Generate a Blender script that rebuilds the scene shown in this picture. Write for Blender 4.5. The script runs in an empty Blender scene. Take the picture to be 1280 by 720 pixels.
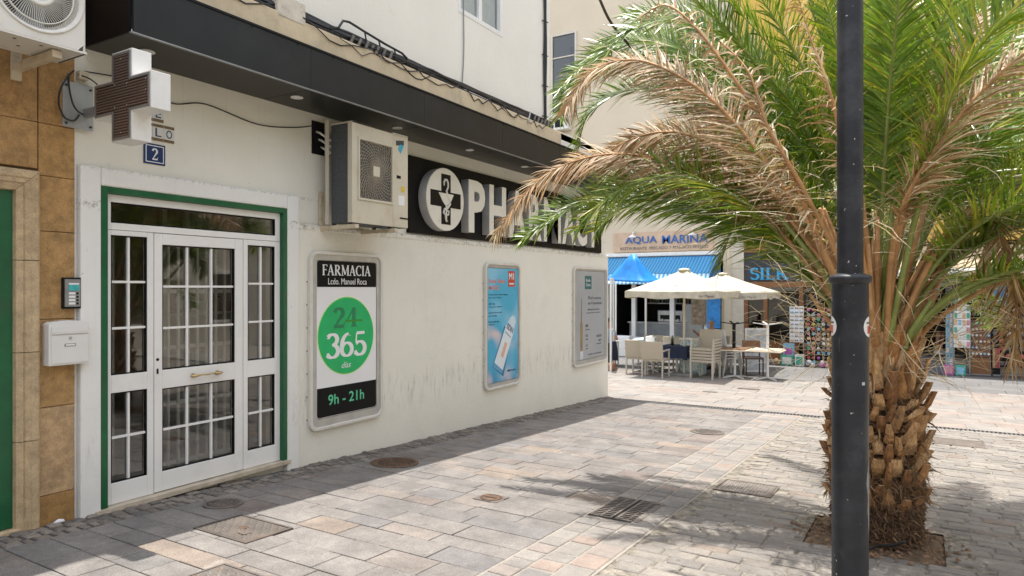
import bpy, bmesh, math, random
from mathutils import Vector, Matrix, Quaternion
random.seed(7)
sc = bpy.context.scene
COL = sc.collection
PI = math.pi

# ---------------------------------------------------------------- camera
cam = bpy.data.objects.new('camera', bpy.data.cameras.new('camera'))
COL.objects.link(cam)
cam.location = (0, 0, 1.48)
cam.rotation_euler = (math.radians(90), 0, math.radians(31.1))
cam.data.sensor_width = 36
cam.data.lens = 36 * 853 / 1280
cam.data.clip_start = 0.05
cam.data.clip_end = 500
sc.camera = cam

# ---------------------------------------------------------------- sky + sun
SUN = Vector((-0.085, 0.085, 1.0)).normalized()        # direction towards the sun, almost overhead
el = math.asin(SUN.z)
world = bpy.data.worlds.new('World'); sc.world = world; world.use_nodes = True
nt = world.node_tree
sky = nt.nodes.new('ShaderNodeTexSky'); sky.sky_type = 'NISHITA'; sky.sun_disc = False
sky.sun_elevation = el; sky.sun_rotation = math.atan2(SUN.x, SUN.y)
sky.dust_density = 1.5; sky.ozone_density = 0.6
hs = nt.nodes.new('ShaderNodeHueSaturation'); hs.inputs['Saturation'].default_value = 0.42     # hazy coastal sky
nt.links.new(sky.outputs[0], hs.inputs['Color'])
bg = nt.nodes['Background']; nt.links.new(hs.outputs[0], bg.inputs[0]); bg.inputs[1].default_value = 0.15
sd = bpy.data.lights.new('sun', 'SUN'); sd.energy = 2.25; sd.angle = math.radians(0.5); sd.color = (1, 0.955, 0.89)
sun = bpy.data.objects.new('sun', sd); COL.objects.link(sun)
sun.rotation_euler = SUN.to_track_quat('Z', 'Y').to_euler()
sc.view_settings.view_transform = 'Standard'; sc.view_settings.look = 'None'
sc.view_settings.gamma = 1; sc.view_settings.exposure = 1.64

# ---------------------------------------------------------------- materials
def nodes(name):
    m = bpy.data.materials.new(name); m.use_nodes = True
    t = m.node_tree; return m, t, t.nodes['Principled BSDF']
def N(t, kind, **kw):
    n = t.nodes.new('ShaderNode' + kind)
    for k, v in kw.items():
        if k in n.inputs: n.inputs[k].default_value = v
        else: setattr(n, k, v)
    return n
def ramp(t, fac, stops, interp='LINEAR'):
    r = t.nodes.new('ShaderNodeValToRGB'); t.links.new(fac, r.inputs[0]); r.color_ramp.interpolation = interp
    e = r.color_ramp.elements
    while len(e) < len(stops): e.new(0.5)
    for q, (p, c) in zip(e, stops): q.position = p; q.color = (*c, 1) if len(c) == 3 else c
    return r.outputs[0]
def mixc(t, fac, a, b, mode='MIX'):
    m = t.nodes.new('ShaderNodeMix'); m.data_type = 'RGBA'; m.blend_type = mode
    for i, v in ((0, fac), (6, a), (7, b)):
        if hasattr(v, 'is_output'): t.links.new(v, m.inputs[i])
        elif i == 0: m.inputs[0].default_value = v
        else: m.inputs[i].default_value = (*v, 1)
    return m.outputs[2]
def coords(t, scale=(1, 1, 1), kind='Object'):
    tc = N(t, 'TexCoord'); mp = N(t, 'Mapping'); mp.inputs['Scale'].default_value = scale
    t.links.new(tc.outputs[kind], mp.inputs[0]); return mp.outputs[0]
def noise(t, vec, scale, detail=4, rough=0.6):
    n = N(t, 'TexNoise', Scale=scale, Detail=detail, Roughness=rough); t.links.new(vec, n.inputs['Vector']); return n.outputs[0]
def bump(t, b, h, strength, dist=0.01):
    n = N(t, 'Bump', Strength=strength, Distance=dist); t.links.new(h, n.inputs['Height']); t.links.new(n.outputs[0], b.inputs['Normal'])
MC = {}
def mat(name, col, rough=0.6, var=0.12, scale=3.0, bmp=0.0, bscale=60, metal=0.0, stretch=(1, 1, 1), dirt=None, dscale=4, damt=0.5, spec=0.5, coat=0):
    if name in MC: return MC[name]
    m, t, b = nodes(name)
    v = coords(t, stretch)
    n = noise(t, v, scale, 6)
    lo = tuple(c * (1 - var) for c in col); hi = tuple(min(1, c * (1 + var)) for c in col)
    c = ramp(t, n, [(0.3, lo), (0.7, hi)])
    if dirt:
        d = noise(t, v, dscale, 8, 0.7)
        f = ramp(t, d, [(0.52, (0, 0, 0)), (0.72, (damt,) * 3)])
        c = mixc(t, f, c, dirt)
    t.links.new(c, b.inputs['Base Color'])
    rr = N(t, 'MapRange'); t.links.new(n, rr.inputs[0]); rr.inputs[3].default_value = max(0, rough - 0.08); rr.inputs[4].default_value = min(1, rough + 0.08)
    t.links.new(rr.outputs[0], b.inputs['Roughness'])
    b.inputs['Metallic'].default_value = metal; b.inputs['Specular IOR Level'].default_value = spec
    b.inputs['Coat Weight'].default_value = coat
    if bmp: bump(t, b, noise(t, v, bscale, 5), bmp, 0.01)
    MC[name] = m; return m
def palette_mat(name, stops, rough=0.75, bmp=0.4, bscale=90, speck=0.25, patch=0.2, interp='CONSTANT', patchscale=3, stains=False):
    """stone pieces: every piece (object or loose island) draws its own colour"""
    m, t, b = nodes(name)
    oi = N(t, 'ObjectInfo'); ge = N(t, 'NewGeometry')
    ad = N(t, 'Math', operation='ADD'); t.links.new(oi.outputs['Random'], ad.inputs[0]); t.links.new(ge.outputs['Random Per Island'], ad.inputs[1])
    fr = N(t, 'Math', operation='FRACT'); t.links.new(ad.outputs[0], fr.inputs[0])
    c = ramp(t, fr.outputs[0], stops, interp)
    pos = ge.outputs['Position']
    n1 = noise(t, pos, 110, 4, 0.8); n2 = noise(t, pos, patchscale, 6, 0.65); n3 = noise(t, pos, 22, 5, 0.7)
    c = mixc(t, 1.0, c, ramp(t, n1, [(0.3, (1 - speck,) * 3), (0.7, (1 + speck * 0.4,) * 3)]), 'MULTIPLY')
    c = mixc(t, 1.0, c, ramp(t, n2, [(0.3, (1 - patch,) * 3), (0.65, (1.0, 0.99, 0.97))]), 'MULTIPLY')
    c = mixc(t, 1.0, c, ramp(t, n3, [(0.35, (0.86,) * 3), (0.6, (1.0,) * 3)]), 'MULTIPLY')
    if stains:                                       # gum spots, pale scrapes and dark footworn patches
        c = mixc(t, ramp(t, noise(t, pos, 19, 1, 0.3), [(0.76, (0, 0, 0)), (0.78, (.55,) * 3)]), c, (.10, .09, .08))
        c = mixc(t, ramp(t, noise(t, pos, 2.4, 9, 0.8), [(0.60, (0, 0, 0)), (0.70, (.4,) * 3)]), c, (.50, .47, .43))
    t.links.new(c, b.inputs['Base Color']); b.inputs['Roughness'].default_value = rough
    b.inputs['Specular IOR Level'].default_value = 0.3
    bump(t, b, noise(t, pos, bscale, 6, 0.7), bmp, 0.006)
    return m

def plaster(name, col, stain=0.5):
    m, t, b = nodes(name)
    ge = N(t, 'NewGeometry'); pos = ge.outputs['Position']
    n = noise(t, pos, 1.1, 8, 0.6)
    c = ramp(t, n, [(0.3, tuple(x * 0.92 for x in col)), (0.7, col)])
    mp = N(t, 'Mapping'); mp.inputs['Scale'].default_value = (1, 7, 1.3); t.links.new(pos, mp.inputs[0])
    st = noise(t, mp.outputs[0], 2.2, 9, 0.72)
    sep = N(t, 'SeparateXYZ'); t.links.new(pos, sep.inputs[0])
    # scuffs rubbed on the lower wall at hand-truck height, and grime just above the paving
    band = ramp(t, sep.outputs[2], [(0.0, (0, 0, 0)), (0.12, (0.15,) * 3), (0.33, (1, 1, 1)), (0.5, (0.5,) * 3), (0.62, (0, 0, 0))])
    f = mixc(t, 1.0, band, ramp(t, st, [(0.50, (0, 0, 0)), (0.64, (stain,) * 3)]), 'MULTIPLY')
    c = mixc(t, f, c, (0.36, 0.33, 0.31))
    st2 = noise(t, mp.outputs[0], 5.5, 6, 0.8)
    c = mixc(t, ramp(t, st2, [(0.62, (0, 0, 0)), (0.78, (0.3,) * 3)]), c, tuple(x * 0.72 for x in col))
    # drips running down from the ledge, hairline cracks
    mp3 = N(t, 'Mapping'); mp3.inputs['Scale'].default_value = (1, 16, 0.7); t.links.new(pos, mp3.inputs[0])
    dr_ = noise(t, mp3.outputs[0], 1.6, 4, 0.6)
    top = ramp(t, sep.outputs[2], [(0.35, (0, 0, 0)), (1.0, (.25,) * 3)]) if stain else ramp(t, sep.outputs[2], [(0, (0, 0, 0)), (1, (.05,) * 3)])
    c = mixc(t, mixc(t, 1.0, top, ramp(t, dr_, [(0.60, (0, 0, 0)), (0.74, (1, 1, 1))]), 'MULTIPLY'), c, tuple(x * 0.62 for x in col))
    vo = N(t, 'TexVoronoi', Scale=1.1); vo.feature = 'DISTANCE_TO_EDGE'; mp4 = N(t, 'Mapping'); t.links.new(pos, mp4.inputs[0])
    wob = N(t, 'TexNoise', Scale=3.0, Detail=6.0); t.links.new(pos, wob.inputs['Vector'])
    va_ = N(t, 'VectorMath', operation='ADD'); t.links.new(mp4.outputs[0], va_.inputs[0]); t.links.new(wob.outputs[1], va_.inputs[1]); t.links.new(va_.outputs[0], vo.inputs['Vector'])
    cr_ = mixc(t, 1.0, ramp(t, vo.outputs['Distance'], [(0.0, (1, 1, 1)), (0.004, (0, 0, 0))]), ramp(t, noise(t, pos, 0.7, 2), [(0.5, (0, 0, 0)), (0.6, (.45,) * 3)]), 'MULTIPLY')
    c = mixc(t, cr_, c, (0.33, 0.3, 0.26))
    if stain:                                        # lichen and soot along the top edges of the ledge and the door surround
        zm = N(t, 'Math', operation='MULTIPLY'); zm.inputs[1].default_value = 0.4; t.links.new(sep.outputs[2], zm.inputs[0])
        eb = ramp(t, zm.outputs[0], [(.806, (0, 0, 0)), (.824, (1, 1, 1)), (.839, (1, 1, 1)), (.842, (0, 0, 0)), (.925, (0, 0, 0)), (.932, (1, 1, 1)), (.94, (0, 0, 0))])
        c = mixc(t, mixc(t, 1.0, eb, ramp(t, noise(t, pos, 24, 8, .8), [(.50, (0, 0, 0)), (.62, (.8,) * 3)]), 'MULTIPLY'), c, (.20, .17, .12))
        gb = ramp(t, noise(t, pos, 1.7, 9, .75), [(.54, (0, 0, 0)), (.70, (.35,) * 3)])
        c = mixc(t, gb, c, tuple(x * .80 for x in col))
    spots = noise(t, pos, 34, 3, 0.5)
    c = mixc(t, ramp(t, spots, [(0.72, (0, 0, 0)), (0.76, (0.45,) * 3)]), c, (0.3, 0.27, 0.22))
    t.links.new(c, b.inputs['Base Color']); b.inputs['Roughness'].default_value = 0.85; b.inputs['Specular IOR Level'].default_value = 0.25
    bump(t, b, noise(t, pos, 26, 8, 0.6), 0.28, 0.012)
    return m
def glass_mat(name, tint=(0.32, 0.33, 0.33), refl=0.95, base=0.07):
    m, t, b = nodes(name)
    out = t.nodes['Material Output']
    tr = N(t, 'BsdfTransparent', Color=(*tint, 1)); gl = N(t, 'BsdfGlossy', Roughness=0.012, Color=(refl, refl, refl, 1))
    fr = N(t, 'Fresnel', IOR=1.62); ge = N(t, 'NewGeometry')
    nb = N(t, 'Bump', Strength=0.05, Distance=0.02); t.links.new(noise(t, ge.outputs['Position'], 1.7, 2), nb.inputs['Height'])
    t.links.new(nb.outputs[0], gl.inputs['Normal'])
    ad = N(t, 'Math', operation='ADD'); ad.inputs[1].default_value = base; t.links.new(fr.outputs[0], ad.inputs[0])
    nb2 = N(t, 'Math', operation='SUBTRACT'); nb2.inputs[0].default_value = 1.0; t.links.new(ge.outputs['Backfacing'], nb2.inputs[1])
    fm = N(t, 'Math', operation='MULTIPLY'); t.links.new(ad.outputs[0], fm.inputs[0]); t.links.new(nb2.outputs[0], fm.inputs[1])     # only the outer face mirrors
    mx = N(t, 'MixShader'); t.links.new(fm.outputs[0], mx.inputs[0]); t.links.new(tr.outputs[0], mx.inputs[1]); t.links.new(gl.outputs[0], mx.inputs[2])
    t.links.new(mx.outputs[0], out.inputs[0]); return m

def leaf_mat(name, cols, trans=0.45, rough=0.4):
    m, t, b = nodes(name); out = t.nodes['Material Output']
    ge = N(t, 'NewGeometry')
    n2 = noise(t, ge.outputs['Position'], 5, 3)
    k = ramp(t, ge.outputs['Random Per Island'], [(i / max(1, len(cols) - 1), c) for i, c in enumerate(cols)])
    c = mixc(t, 1.0, k, ramp(t, n2, [(0.3, (0.75,) * 3), (0.7, (1.15,) * 3)]), 'MULTIPLY')
    t.links.new(c, b.inputs['Base Color']); b.inputs['Roughness'].default_value = rough
    tl = N(t, 'BsdfTranslucent'); t.links.new(mixc(t, 1.0, c, (1.5, 1.5, 0.9), 'MULTIPLY'), tl.inputs[0])
    mx = N(t, 'MixShader'); mx.inputs[0].default_value = trans
    t.links.new(b.outputs[0], mx.inputs[1]); t.links.new(tl.outputs[0], mx.inputs[2]); t.links.new(mx.outputs[0], out.inputs[0])
    return m
def emit_mat(name, col, s):
    m, t, b = nodes(name); b.inputs['Base Color'].default_value = (*col, 1)
    b.inputs['Emission Color'].default_value = (*col, 1); b.inputs['Emission Strength'].default_value = s; return m

# ---------------------------------------------------------------- object helpers
ORG = {}
def tag(o, label=None, cat=None, group=None, kind=None):
    if label: o['label'] = label
    if cat: o['category'] = cat
    if group: o['group'] = group
    if kind: o['kind'] = kind
    return o
def thing(name, loc=(0, 0, 0), label=None, cat=None, group=None, kind=None):
    o = bpy.data.objects.new(name, None); o.empty_display_size = 0.1
    COL.objects.link(o); o.location = loc; ORG[o.name] = Vector(loc)
    return tag(o, label, cat, group, kind)
def place(name, me, parent=None, world=True):
    o = bpy.data.objects.new(name, me); COL.objects.link(o)
    if parent:
        o.parent = parent
        if world: o.location = -ORG.get(parent.name, Vector())
    return o
class G:
    def __init__(s): s.v = []; s.f = []; s.m = []
    def add(s, vs, fs, m=0):
        k = len(s.v); s.v += [tuple(v) for v in vs]; s.f += [tuple(i + k for i in f) for f in fs]; s.m += [m] * len(fs); return s
    def box(s, x0, x1, y0, y1, z0, z1, m=0):
        return s.add([(x0,y0,z0),(x1,y0,z0),(x1,y1,z0),(x0,y1,z0),(x0,y0,z1),(x1,y0,z1),(x1,y1,z1),(x0,y1,z1)],
              [(0,3,2,1),(4,5,6,7),(0,1,5,4),(1,2,6,5),(2,3,7,6),(3,0,4,7)], m)
    def beam(s, a, b, w, h, up=(0, 0, 1), m=0):
        a, b = Vector(a), Vector(b); d = (b - a).normalized(); u = Vector(up)
        if abs(d.dot(u)) > 0.98: u = Vector((1, 0, 0))
        r = d.cross(u).normalized() * w / 2; u = r.cross(d).normalized() * h / 2
        return s.add([a-r-u,a+r-u,b+r-u,b-r-u,a-r+u,a+r+u,b+r+u,b-r+u],
              [(0,3,2,1),(4,5,6,7),(0,1,5,4),(1,2,6,5),(2,3,7,6),(3,0,4,7)], m)
    def tube(s, pts, r, n=6, m=0, cap=True):
        pts = [Vector(p) for p in pts]; rs = r if isinstance(r, (list, tuple)) else [r] * len(pts)
        k = len(s.v); u = None
        for i, p in enumerate(pts):
            d = (pts[min(i + 1, len(pts) - 1)] - pts[max(i - 1, 0)]).normalized()
            if u is None: u = d.orthogonal().normalized()
            u = (u - d * u.dot(d)).normalized(); w = d.cross(u)
            for j in range(n):
                a = 2 * PI * j / n; s.v.append(tuple(p + (u * math.cos(a) + w * math.sin(a)) * rs[i]))
        for i in range(len(pts) - 1):
            for j in range(n):
                q = (j + 1) % n; s.f.append((k+i*n+j, k+i*n+q, k+(i+1)*n+q, k+(i+1)*n+j)); s.m.append(m)
        if cap:
            s.f.append(tuple(k + j for j in range(n))[::-1]); s.m.append(m)
            s.f.append(tuple(k + (len(pts) - 1) * n + j for j in range(n))); s.m.append(m)
        return s
    def lathe(s, prof, c=(0, 0, 0), n=24, m=0, axis='z', cap=True):
        k = len(s.v); c = Vector(c)
        for r, h in prof:
            for j in range(n):
                a = 2 * PI * j / n; p = (r * math.cos(a), r * math.sin(a), h)
                if axis == 'x': p = (h, p[0], p[1])
                if axis == 'y': p = (p[1], h, p[0])
                s.v.append(tuple(c + Vector(p)))
        for i in range(len(prof) - 1):
            for j in range(n):
                q = (j + 1) % n; s.f.append((k+i*n+j, k+i*n+q, k+(i+1)*n+q, k+(i+1)*n+j)); s.m.append(m)
        if cap:
            s.f.append(tuple(k + j for j in range(n))[::-1]); s.f.append(tuple(k + (len(prof) - 1) * n + j for j in range(n))); s.m += [m, m]
        return s
    def prism(s, pts, a, b, axis='x', m=0, hole=None):
        """pts: outline in the two other axes; extruded from a to b along axis; hole: inner outline with as many points"""
        def P(u, v, h):
            return (h, u, v) if axis == 'x' else ((u, h, v) if axis == 'y' else (u, v, h))
        n = len(pts); k = len(s.v)
        s.v += [P(*p, a) for p in pts] + [P(*p, b) for p in pts]; F = []
        F += [(k+i, k+(i+1)%n, k+n+(i+1)%n, k+n+i) for i in range(n)]
        if hole:
            s.v += [P(*p, a) for p in hole] + [P(*p, b) for p in hole]; h = k + 2 * n
            F += [(h+(i+1)%n, h+i, h+n+i, h+n+(i+1)%n) for i in range(n)]
            F += [(k+(i+1)%n, k+i, h+i, h+(i+1)%n) for i in range(n)]
            F += [(k+n+i, k+n+(i+1)%n, h+n+(i+1)%n, h+n+i) for i in range(n)]
        else: F += [tuple(k+i for i in range(n))[::-1], tuple(k+n+i for i in range(n))]
        s.f += F; s.m += [m] * len(F); return s
    def mesh(s, name, mats, smooth=False, fix=True):
        me = bpy.data.meshes.new(name); me.from_pydata(s.v, [], s.f)
        for x in (mats if isinstance(mats, (list, tuple)) else [mats]): me.materials.append(x)
        if len(me.materials) > 1: me.polygons.foreach_set('material_index', s.m)
        if fix:
            bm = bmesh.new(); bm.from_mesh(me); bmesh.ops.recalc_face_normals(bm, faces=bm.faces); bm.to_mesh(me); bm.free()
        if smooth: me.polygons.foreach_set('use_smooth', [True] * len(me.polygons))
        me.update(); return me
    def build(s, name, mats, parent=None, bevel=0, seg=2, smooth=False, fix=True, label=None, kind=None):
        o = place(name, s.mesh(name, mats, smooth, fix), parent)
        if bevel:
            b = o.modifiers.new('bevel', 'BEVEL'); b.width = bevel; b.segments = seg; b.limit_method = 'ANGLE'; b.angle_limit = 0.7
        if smooth == 'angle' : pass
        return tag(o, label, kind=kind)
def rrect(cy, cz, w, h, r, n=6):
    P = []
    for qx, qz, a0 in ((1, 1, 0), (-1, 1, 90), (-1, -1, 180), (1, -1, 270)):
        for i in range(n + 1):
            a = math.radians(a0 + 90 * i / n); P.append((cy + qx * (w / 2 - r) + r * math.cos(a), cz + qz * (h / 2 - r) + r * math.sin(a)))
    return P
def copy_tree(o, parent=None):
    c = o.copy(); COL.objects.link(c); c.parent = parent
    for ch in [x for x in KIDS.get(o.name, [])]: copy_tree(ch, c)
    return c
KIDS = {}
def kids(root):                                   # record children once so copying stays fast
    def walk(o):
        KIDS[o.name] = list(o.children)
        for c in o.children: walk(c)
    walk(root)
def text(s, name, m, o, right, up, w=None, h=None, ext=0.002, parent=None, bold=0.0, cx=False, shear=0):
    """lettering as real extruded mesh: o = lower left corner (or centre if cx), fitted to width w and height h"""
    cu = bpy.data.curves.new('t', 'FONT'); cu.body = s; cu.size = 1; cu.offset = bold; cu.shear = shear; cu.resolution_u = 3
    cu.extrude = 0.5
    to = bpy.data.objects.new('t', cu); COL.objects.link(to)
    dg = bpy.context.evaluated_depsgraph_get(); me = bpy.data.meshes.new_from_object(to.evaluated_get(dg))
    bpy.data.objects.remove(to); bpy.data.curves.remove(cu)
    xs = [v.co.x for v in me.vertices]; ys = [v.co.y for v in me.vertices]
    x0, x1, y0, y1 = min(xs), max(xs), min(ys), max(ys)
    sy = h / (y1 - y0) if h else w / (x1 - x0); sx = w / (x1 - x0) if w else sy
    R, U = Vector(right), Vector(up); Nn = R.cross(U); o = Vector(o)
    if cx: o = o - R * (x1 - x0) * sx / 2 - U * (y1 - y0) * sy / 2
    for v in me.vertices:
        c = v.co; v.co = o + R * (c.x - x0) * sx + U * (c.y - y0) * sy + Nn * (c.z + 0.5) * ext
    me.materials.clear(); me.materials.append(m); me.name = name
    return place(name, me, parent)
# thick/thin serif letters drawn as strokes in a 0..1 box: (x0,y0,x1,y1,width) ; arcs as polylines
def arc(cx, cy, rx, ry, a0, a1, w0, w1, n=10):
    P = []
    for i in range(n + 1):
        a = math.radians(a0 + (a1 - a0) * i / n); P.append((cx + rx * math.cos(a), cy + ry * math.sin(a), w0 + (w1 - w0) * abs(math.cos(a))))
    return P
TH, TN = 0.17, 0.06
def _l(*s): return [[(a, b, w), (c, d, w)] for a, b, c, d, w in s]
SER = {
 'F': (0.62, _l((.18,0,.18,1,TH),(.18,.97,.6,.97,TN),(.18,.52,.48,.52,TN),(.04,.025,.34,.025,.05),(.04,.97,.2,.97,.05),(.6,.97,.6,.8,.05),(.48,.6,.48,.43,.05))),
 'A': (0.86, _l((.12,.0,.42,1,TN+.02),(.4,1,.7,0,TH),(.2,.34,.6,.34,TN),(.0,.025,.26,.025,.05),(.56,.025,.86,.025,.05))),
 'R': (0.84, _l((.18,0,.18,1,TH),(.04,.025,.34,.025,.05),(.04,.97,.3,.97,.05),(.18,.48,.36,.48,TN),(.36,.48,.7,.03,TH),(.68,.025,.84,.025,.05)) + [arc(.3,.73,.28,.24,90,-90,TN,TH)]),
 'M': (1.02, _l((.16,0,.16,1,TN+.02),(.16,1,.5,.1,TH),(.5,.1,.84,1,TN),(.86,0,.86,1,TH),(.02,.025,.3,.025,.05),(.02,.975,.2,.975,.05),(.7,.025,1.0,.025,.05),(.84,.975,1.0,.975,.05))),
 'C': (0.78, [arc(.44,.5,.36,.47,50,310,TN,TH,18)] + _l((.7,.95,.7,.7,.05))),
 'I': (0.38, _l((.18,0,.18,1,TH),(.04,.025,.33,.025,.05),(.04,.975,.33,.975,.05))),
 'S': (0.62, [arc(.3,.74,.22,.23,40,270,TN,TH,12), arc(.3,.27,.24,.24,90,-140,TN,TH,12)] + _l((.5,.95,.5,.75,.05),(.06,.25,.06,.04,.05))),
 'L': (0.66, _l((.18,0,.18,1,TH),(.04,.975,.33,.975,.05),(.04,.03,.6,.03,TN),(.6,.03,.6,.22,.05))),
 'K': (0.84, _l((.18,0,.18,1,TH),(.04,.025,.33,.025,.05),(.04,.975,.33,.975,.05),(.2,.4,.7,.97,TN),(.34,.55,.72,.03,TH),(.6,.025,.84,.025,.05),(.58,.975,.82,.975,.05))),
 '2': (0.62, [arc(.3,.74,.2,.23,170,-50,.08,.17,12) , [(.42,.56,.13),(.1,.06,.05)]] + _l((.06,.06,.54,.06,.12),(.54,.03,.56,.25,.04))),
 '4': (0.66, _l((.42,0,.42,1,TH),(.42,1,.06,.32,TN),(.04,.31,.62,.31,TN),(.28,.025,.58,.025,.05))),
 '1': (0.40, _l((.2,0,.2,1,TH),(.06,.025,.36,.025,.05),(.2,.97,.05,.82,TN))),
 '3': (0.62, [arc(.27,.76,.22,.22,150,-90,.07,.18,12), arc(.27,.27,.26,.26,90,-150,.07,.19,12)] + _l((.07,.84,.07,.8,.1),(.06,.2,.06,.16,.1))),
 '6': (0.66, [arc(.32,.3,.24,.28,0,360,.06,.18,18), arc(.42,.42,.34,.55,180,95,.06,.18,8)] + _l((.46,.9,.46,.88,.1))),
 '5': (0.62, _l((.14,.97,.52,.97,.1),(.13,.97,.1,.55,.06),(.06,.2,.06,.15,.1)) + [arc(.28,.3,.26,.29,130,-150,.07,.19,14)]),
}
def serif(s, name, m, o, right, up, w, h, ext, parent):
    R, U = Vector(right), Vector(up); Nn = R.cross(U); o = Vector(o)
    tot = sum(SER[c][0] for c in s); k = w / tot; g = G(); x = 0; lift = 0
    for c in s:
        for st in SER[c][1]:
            lift += 0.00003
            for (ax, ay, aw), (bx, by, bw) in zip(st[:-1], st[1:]):
                dx, dy = (bx - ax) * k, (by - ay) * h; L = math.hypot(dx, dy) or 1; nx, ny = -dy / L, dx / L
                e = 0.0 if len(st) == 2 else 0.012
                P = []
                for (px, py, pw, sg) in ((ax, ay, aw, -1), (bx, by, bw, 1)):
                    for q in (1, -1):
                        P.append(((x + px * k) + nx * q * pw * k * 0.5 + dx / L * e * sg * k, py * h + ny * q * pw * k * 0.5 + dy / L * e * sg * k))
                A, B, C_, D = P[0], P[1], P[3], P[2]
                vs = [o + R * p[0] + U * p[1] + Nn * z for z in (0, ext + lift) for p in (A, B, C_, D)]
                g.add(vs, [(0,3,2,1),(4,5,6,7),(0,1,5,4),(1,2,6,5),(2,3,7,6),(3,0,4,7)]); lift += 0.000004
        x += SER[c][0] * k
    return g.build(name, m, parent)
def gz(y): return -0.045 * y if y < 15 else -0.675 - 0.012 * (y - 15)
TILT = -math.atan(0.045)
X, Y, Z = Vector((1, 0, 0)), Vector((0, 1, 0)), Vector((0, 0, 1))

# common materials
M_cream = plaster('painted_plaster_offwhite', (0.80, 0.775, 0.685), 0.6)
M_white = plaster('painted_plaster_upper', (0.82, 0.785, 0.70), 0.0)
M_trim = plaster('painted_moulding', (0.80, 0.79, 0.75), 0.3)
M_alu = mat('white_lacquered_aluminium', (0.78, 0.77, 0.74), 0.35, 0.04, 2, dirt=(0.5, 0.47, 0.42), dscale=3, damt=0.25)
M_green = mat('green_door_paint', (0.006, 0.10, 0.035), 0.35, 0.25, 5, dirt=(0.05, 0.06, 0.04), damt=0.5)
M_black = mat('black_panel', (0.012, 0.012, 0.013), 0.5, 0.2, 4, spec=.15)
M_grey = mat('grey_metal', (0.3, 0.3, 0.3), 0.45, 0.15, 6, metal=0.6)
M_steel = mat('brushed_steel', (0.55, 0.55, 0.54), 0.3, 0.1, 8, metal=1.0)
M_cable = mat('cable_rubber', (0.014, 0.014, 0.015), 0.55, 0.3, 9)
M_whitep = mat('white_plastic', (0.75, 0.74, 0.70), 0.4, 0.05, 4, dirt=(0.45, 0.38, 0.28), dscale=5, damt=0.35)
M_brass = mat('brass', (0.6, 0.45, 0.22), 0.3, 0.15, 20, metal=1.0)
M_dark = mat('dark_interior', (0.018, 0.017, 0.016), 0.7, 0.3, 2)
M_pw = mat('print_white', (0.78, 0.78, 0.78), 0.45, 0.03, 2)
M_pk = mat('print_black', (0.008, 0.008, 0.008), 0.4, 0.1, 2, spec=.12)
# ================================================================ GROUND
M_bed = mat('dark_joint_bed', (0.075, 0.068, 0.06), 0.95, 0.3, 30, 0.5, 120)
M_mortar = palette_mat('pale_joint_mortar', [(0, (0.38, 0.345, 0.30)), (1, (0.38, 0.345, 0.30))], 0.9, 0.5, 120, 0.3, 0.3)
M_mortar2 = palette_mat('worn_sett_mortar', [(0, (0.40, 0.36, 0.30)), (1, (0.40, 0.36, 0.30))], 0.9, 0.8, 60, 0.5, 0.8, 'LINEAR', 14)
M_slab = palette_mat('paving_slab_stone', [(0, (.275,.254,.238)), (.18, (.29,.268,.25)), (.34, (.252,.237,.226)), (.48, (.28,.258,.24)), (.6, (.30,.264,.238)), (.70, (.265,.247,.235)), (.80, (.275,.232,.212)), (.87, (.255,.240,.235)), (.93, (.325,.268,.225)), (.965, (.235,.205,.19))], patch=0.42, speck=0.5, stains=True)
M_slabf = palette_mat('far_slab_stone', [(0, (.315,.285,.258)), (.3, (.33,.305,.278)), (.5, (.30,.268,.243)), (.7, (.285,.27,.252)), (.85, (.335,.28,.245))], patch=0.3, speck=0.3, bmp=0.2, stains=True)
M_slabg = palette_mat('grey_street_slab_stone', [(0, (.19,.185,.18)), (.3, (.215,.21,.205)), (.6, (.175,.175,.175)), (.8, (.20,.195,.19))], patch=0.2, bmp=0.2)
M_sett = palette_mat('sett_stone', [(0, (.315,.288,.258)), (.2, (.29,.266,.243)), (.4, (.33,.30,.268)), (.55, (.27,.25,.23)), (.7, (.305,.275,.245)), (.85, (.34,.31,.275)), (.95, (.29,.24,.205))], patch=0.32, speck=0.4, bmp=0.6, stains=True)
M_band = palette_mat('border_sett_stone', [(0, (.30,.275,.25)), (.25, (.325,.30,.275)), (.45, (.27,.255,.24)), (.65, (.335,.29,.26)), (.8, (.31,.285,.26)), (.93, (.345,.275,.235))], patch=0.3, speck=0.35)
M_cob = palette_mat('cobble_stone', [(0, (.23,.205,.18)), (.3, (.29,.255,.22)), (.5, (.20,.185,.17)), (.7, (.26,.22,.185)), (.85, (.33,.29,.25))], patch=0.3, speck=0.4, bmp=0.8)
M_soil = mat('dry_soil', (0.13, 0.085, 0.05), 0.95, 0.4, 14, 1.0, 60)

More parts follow.
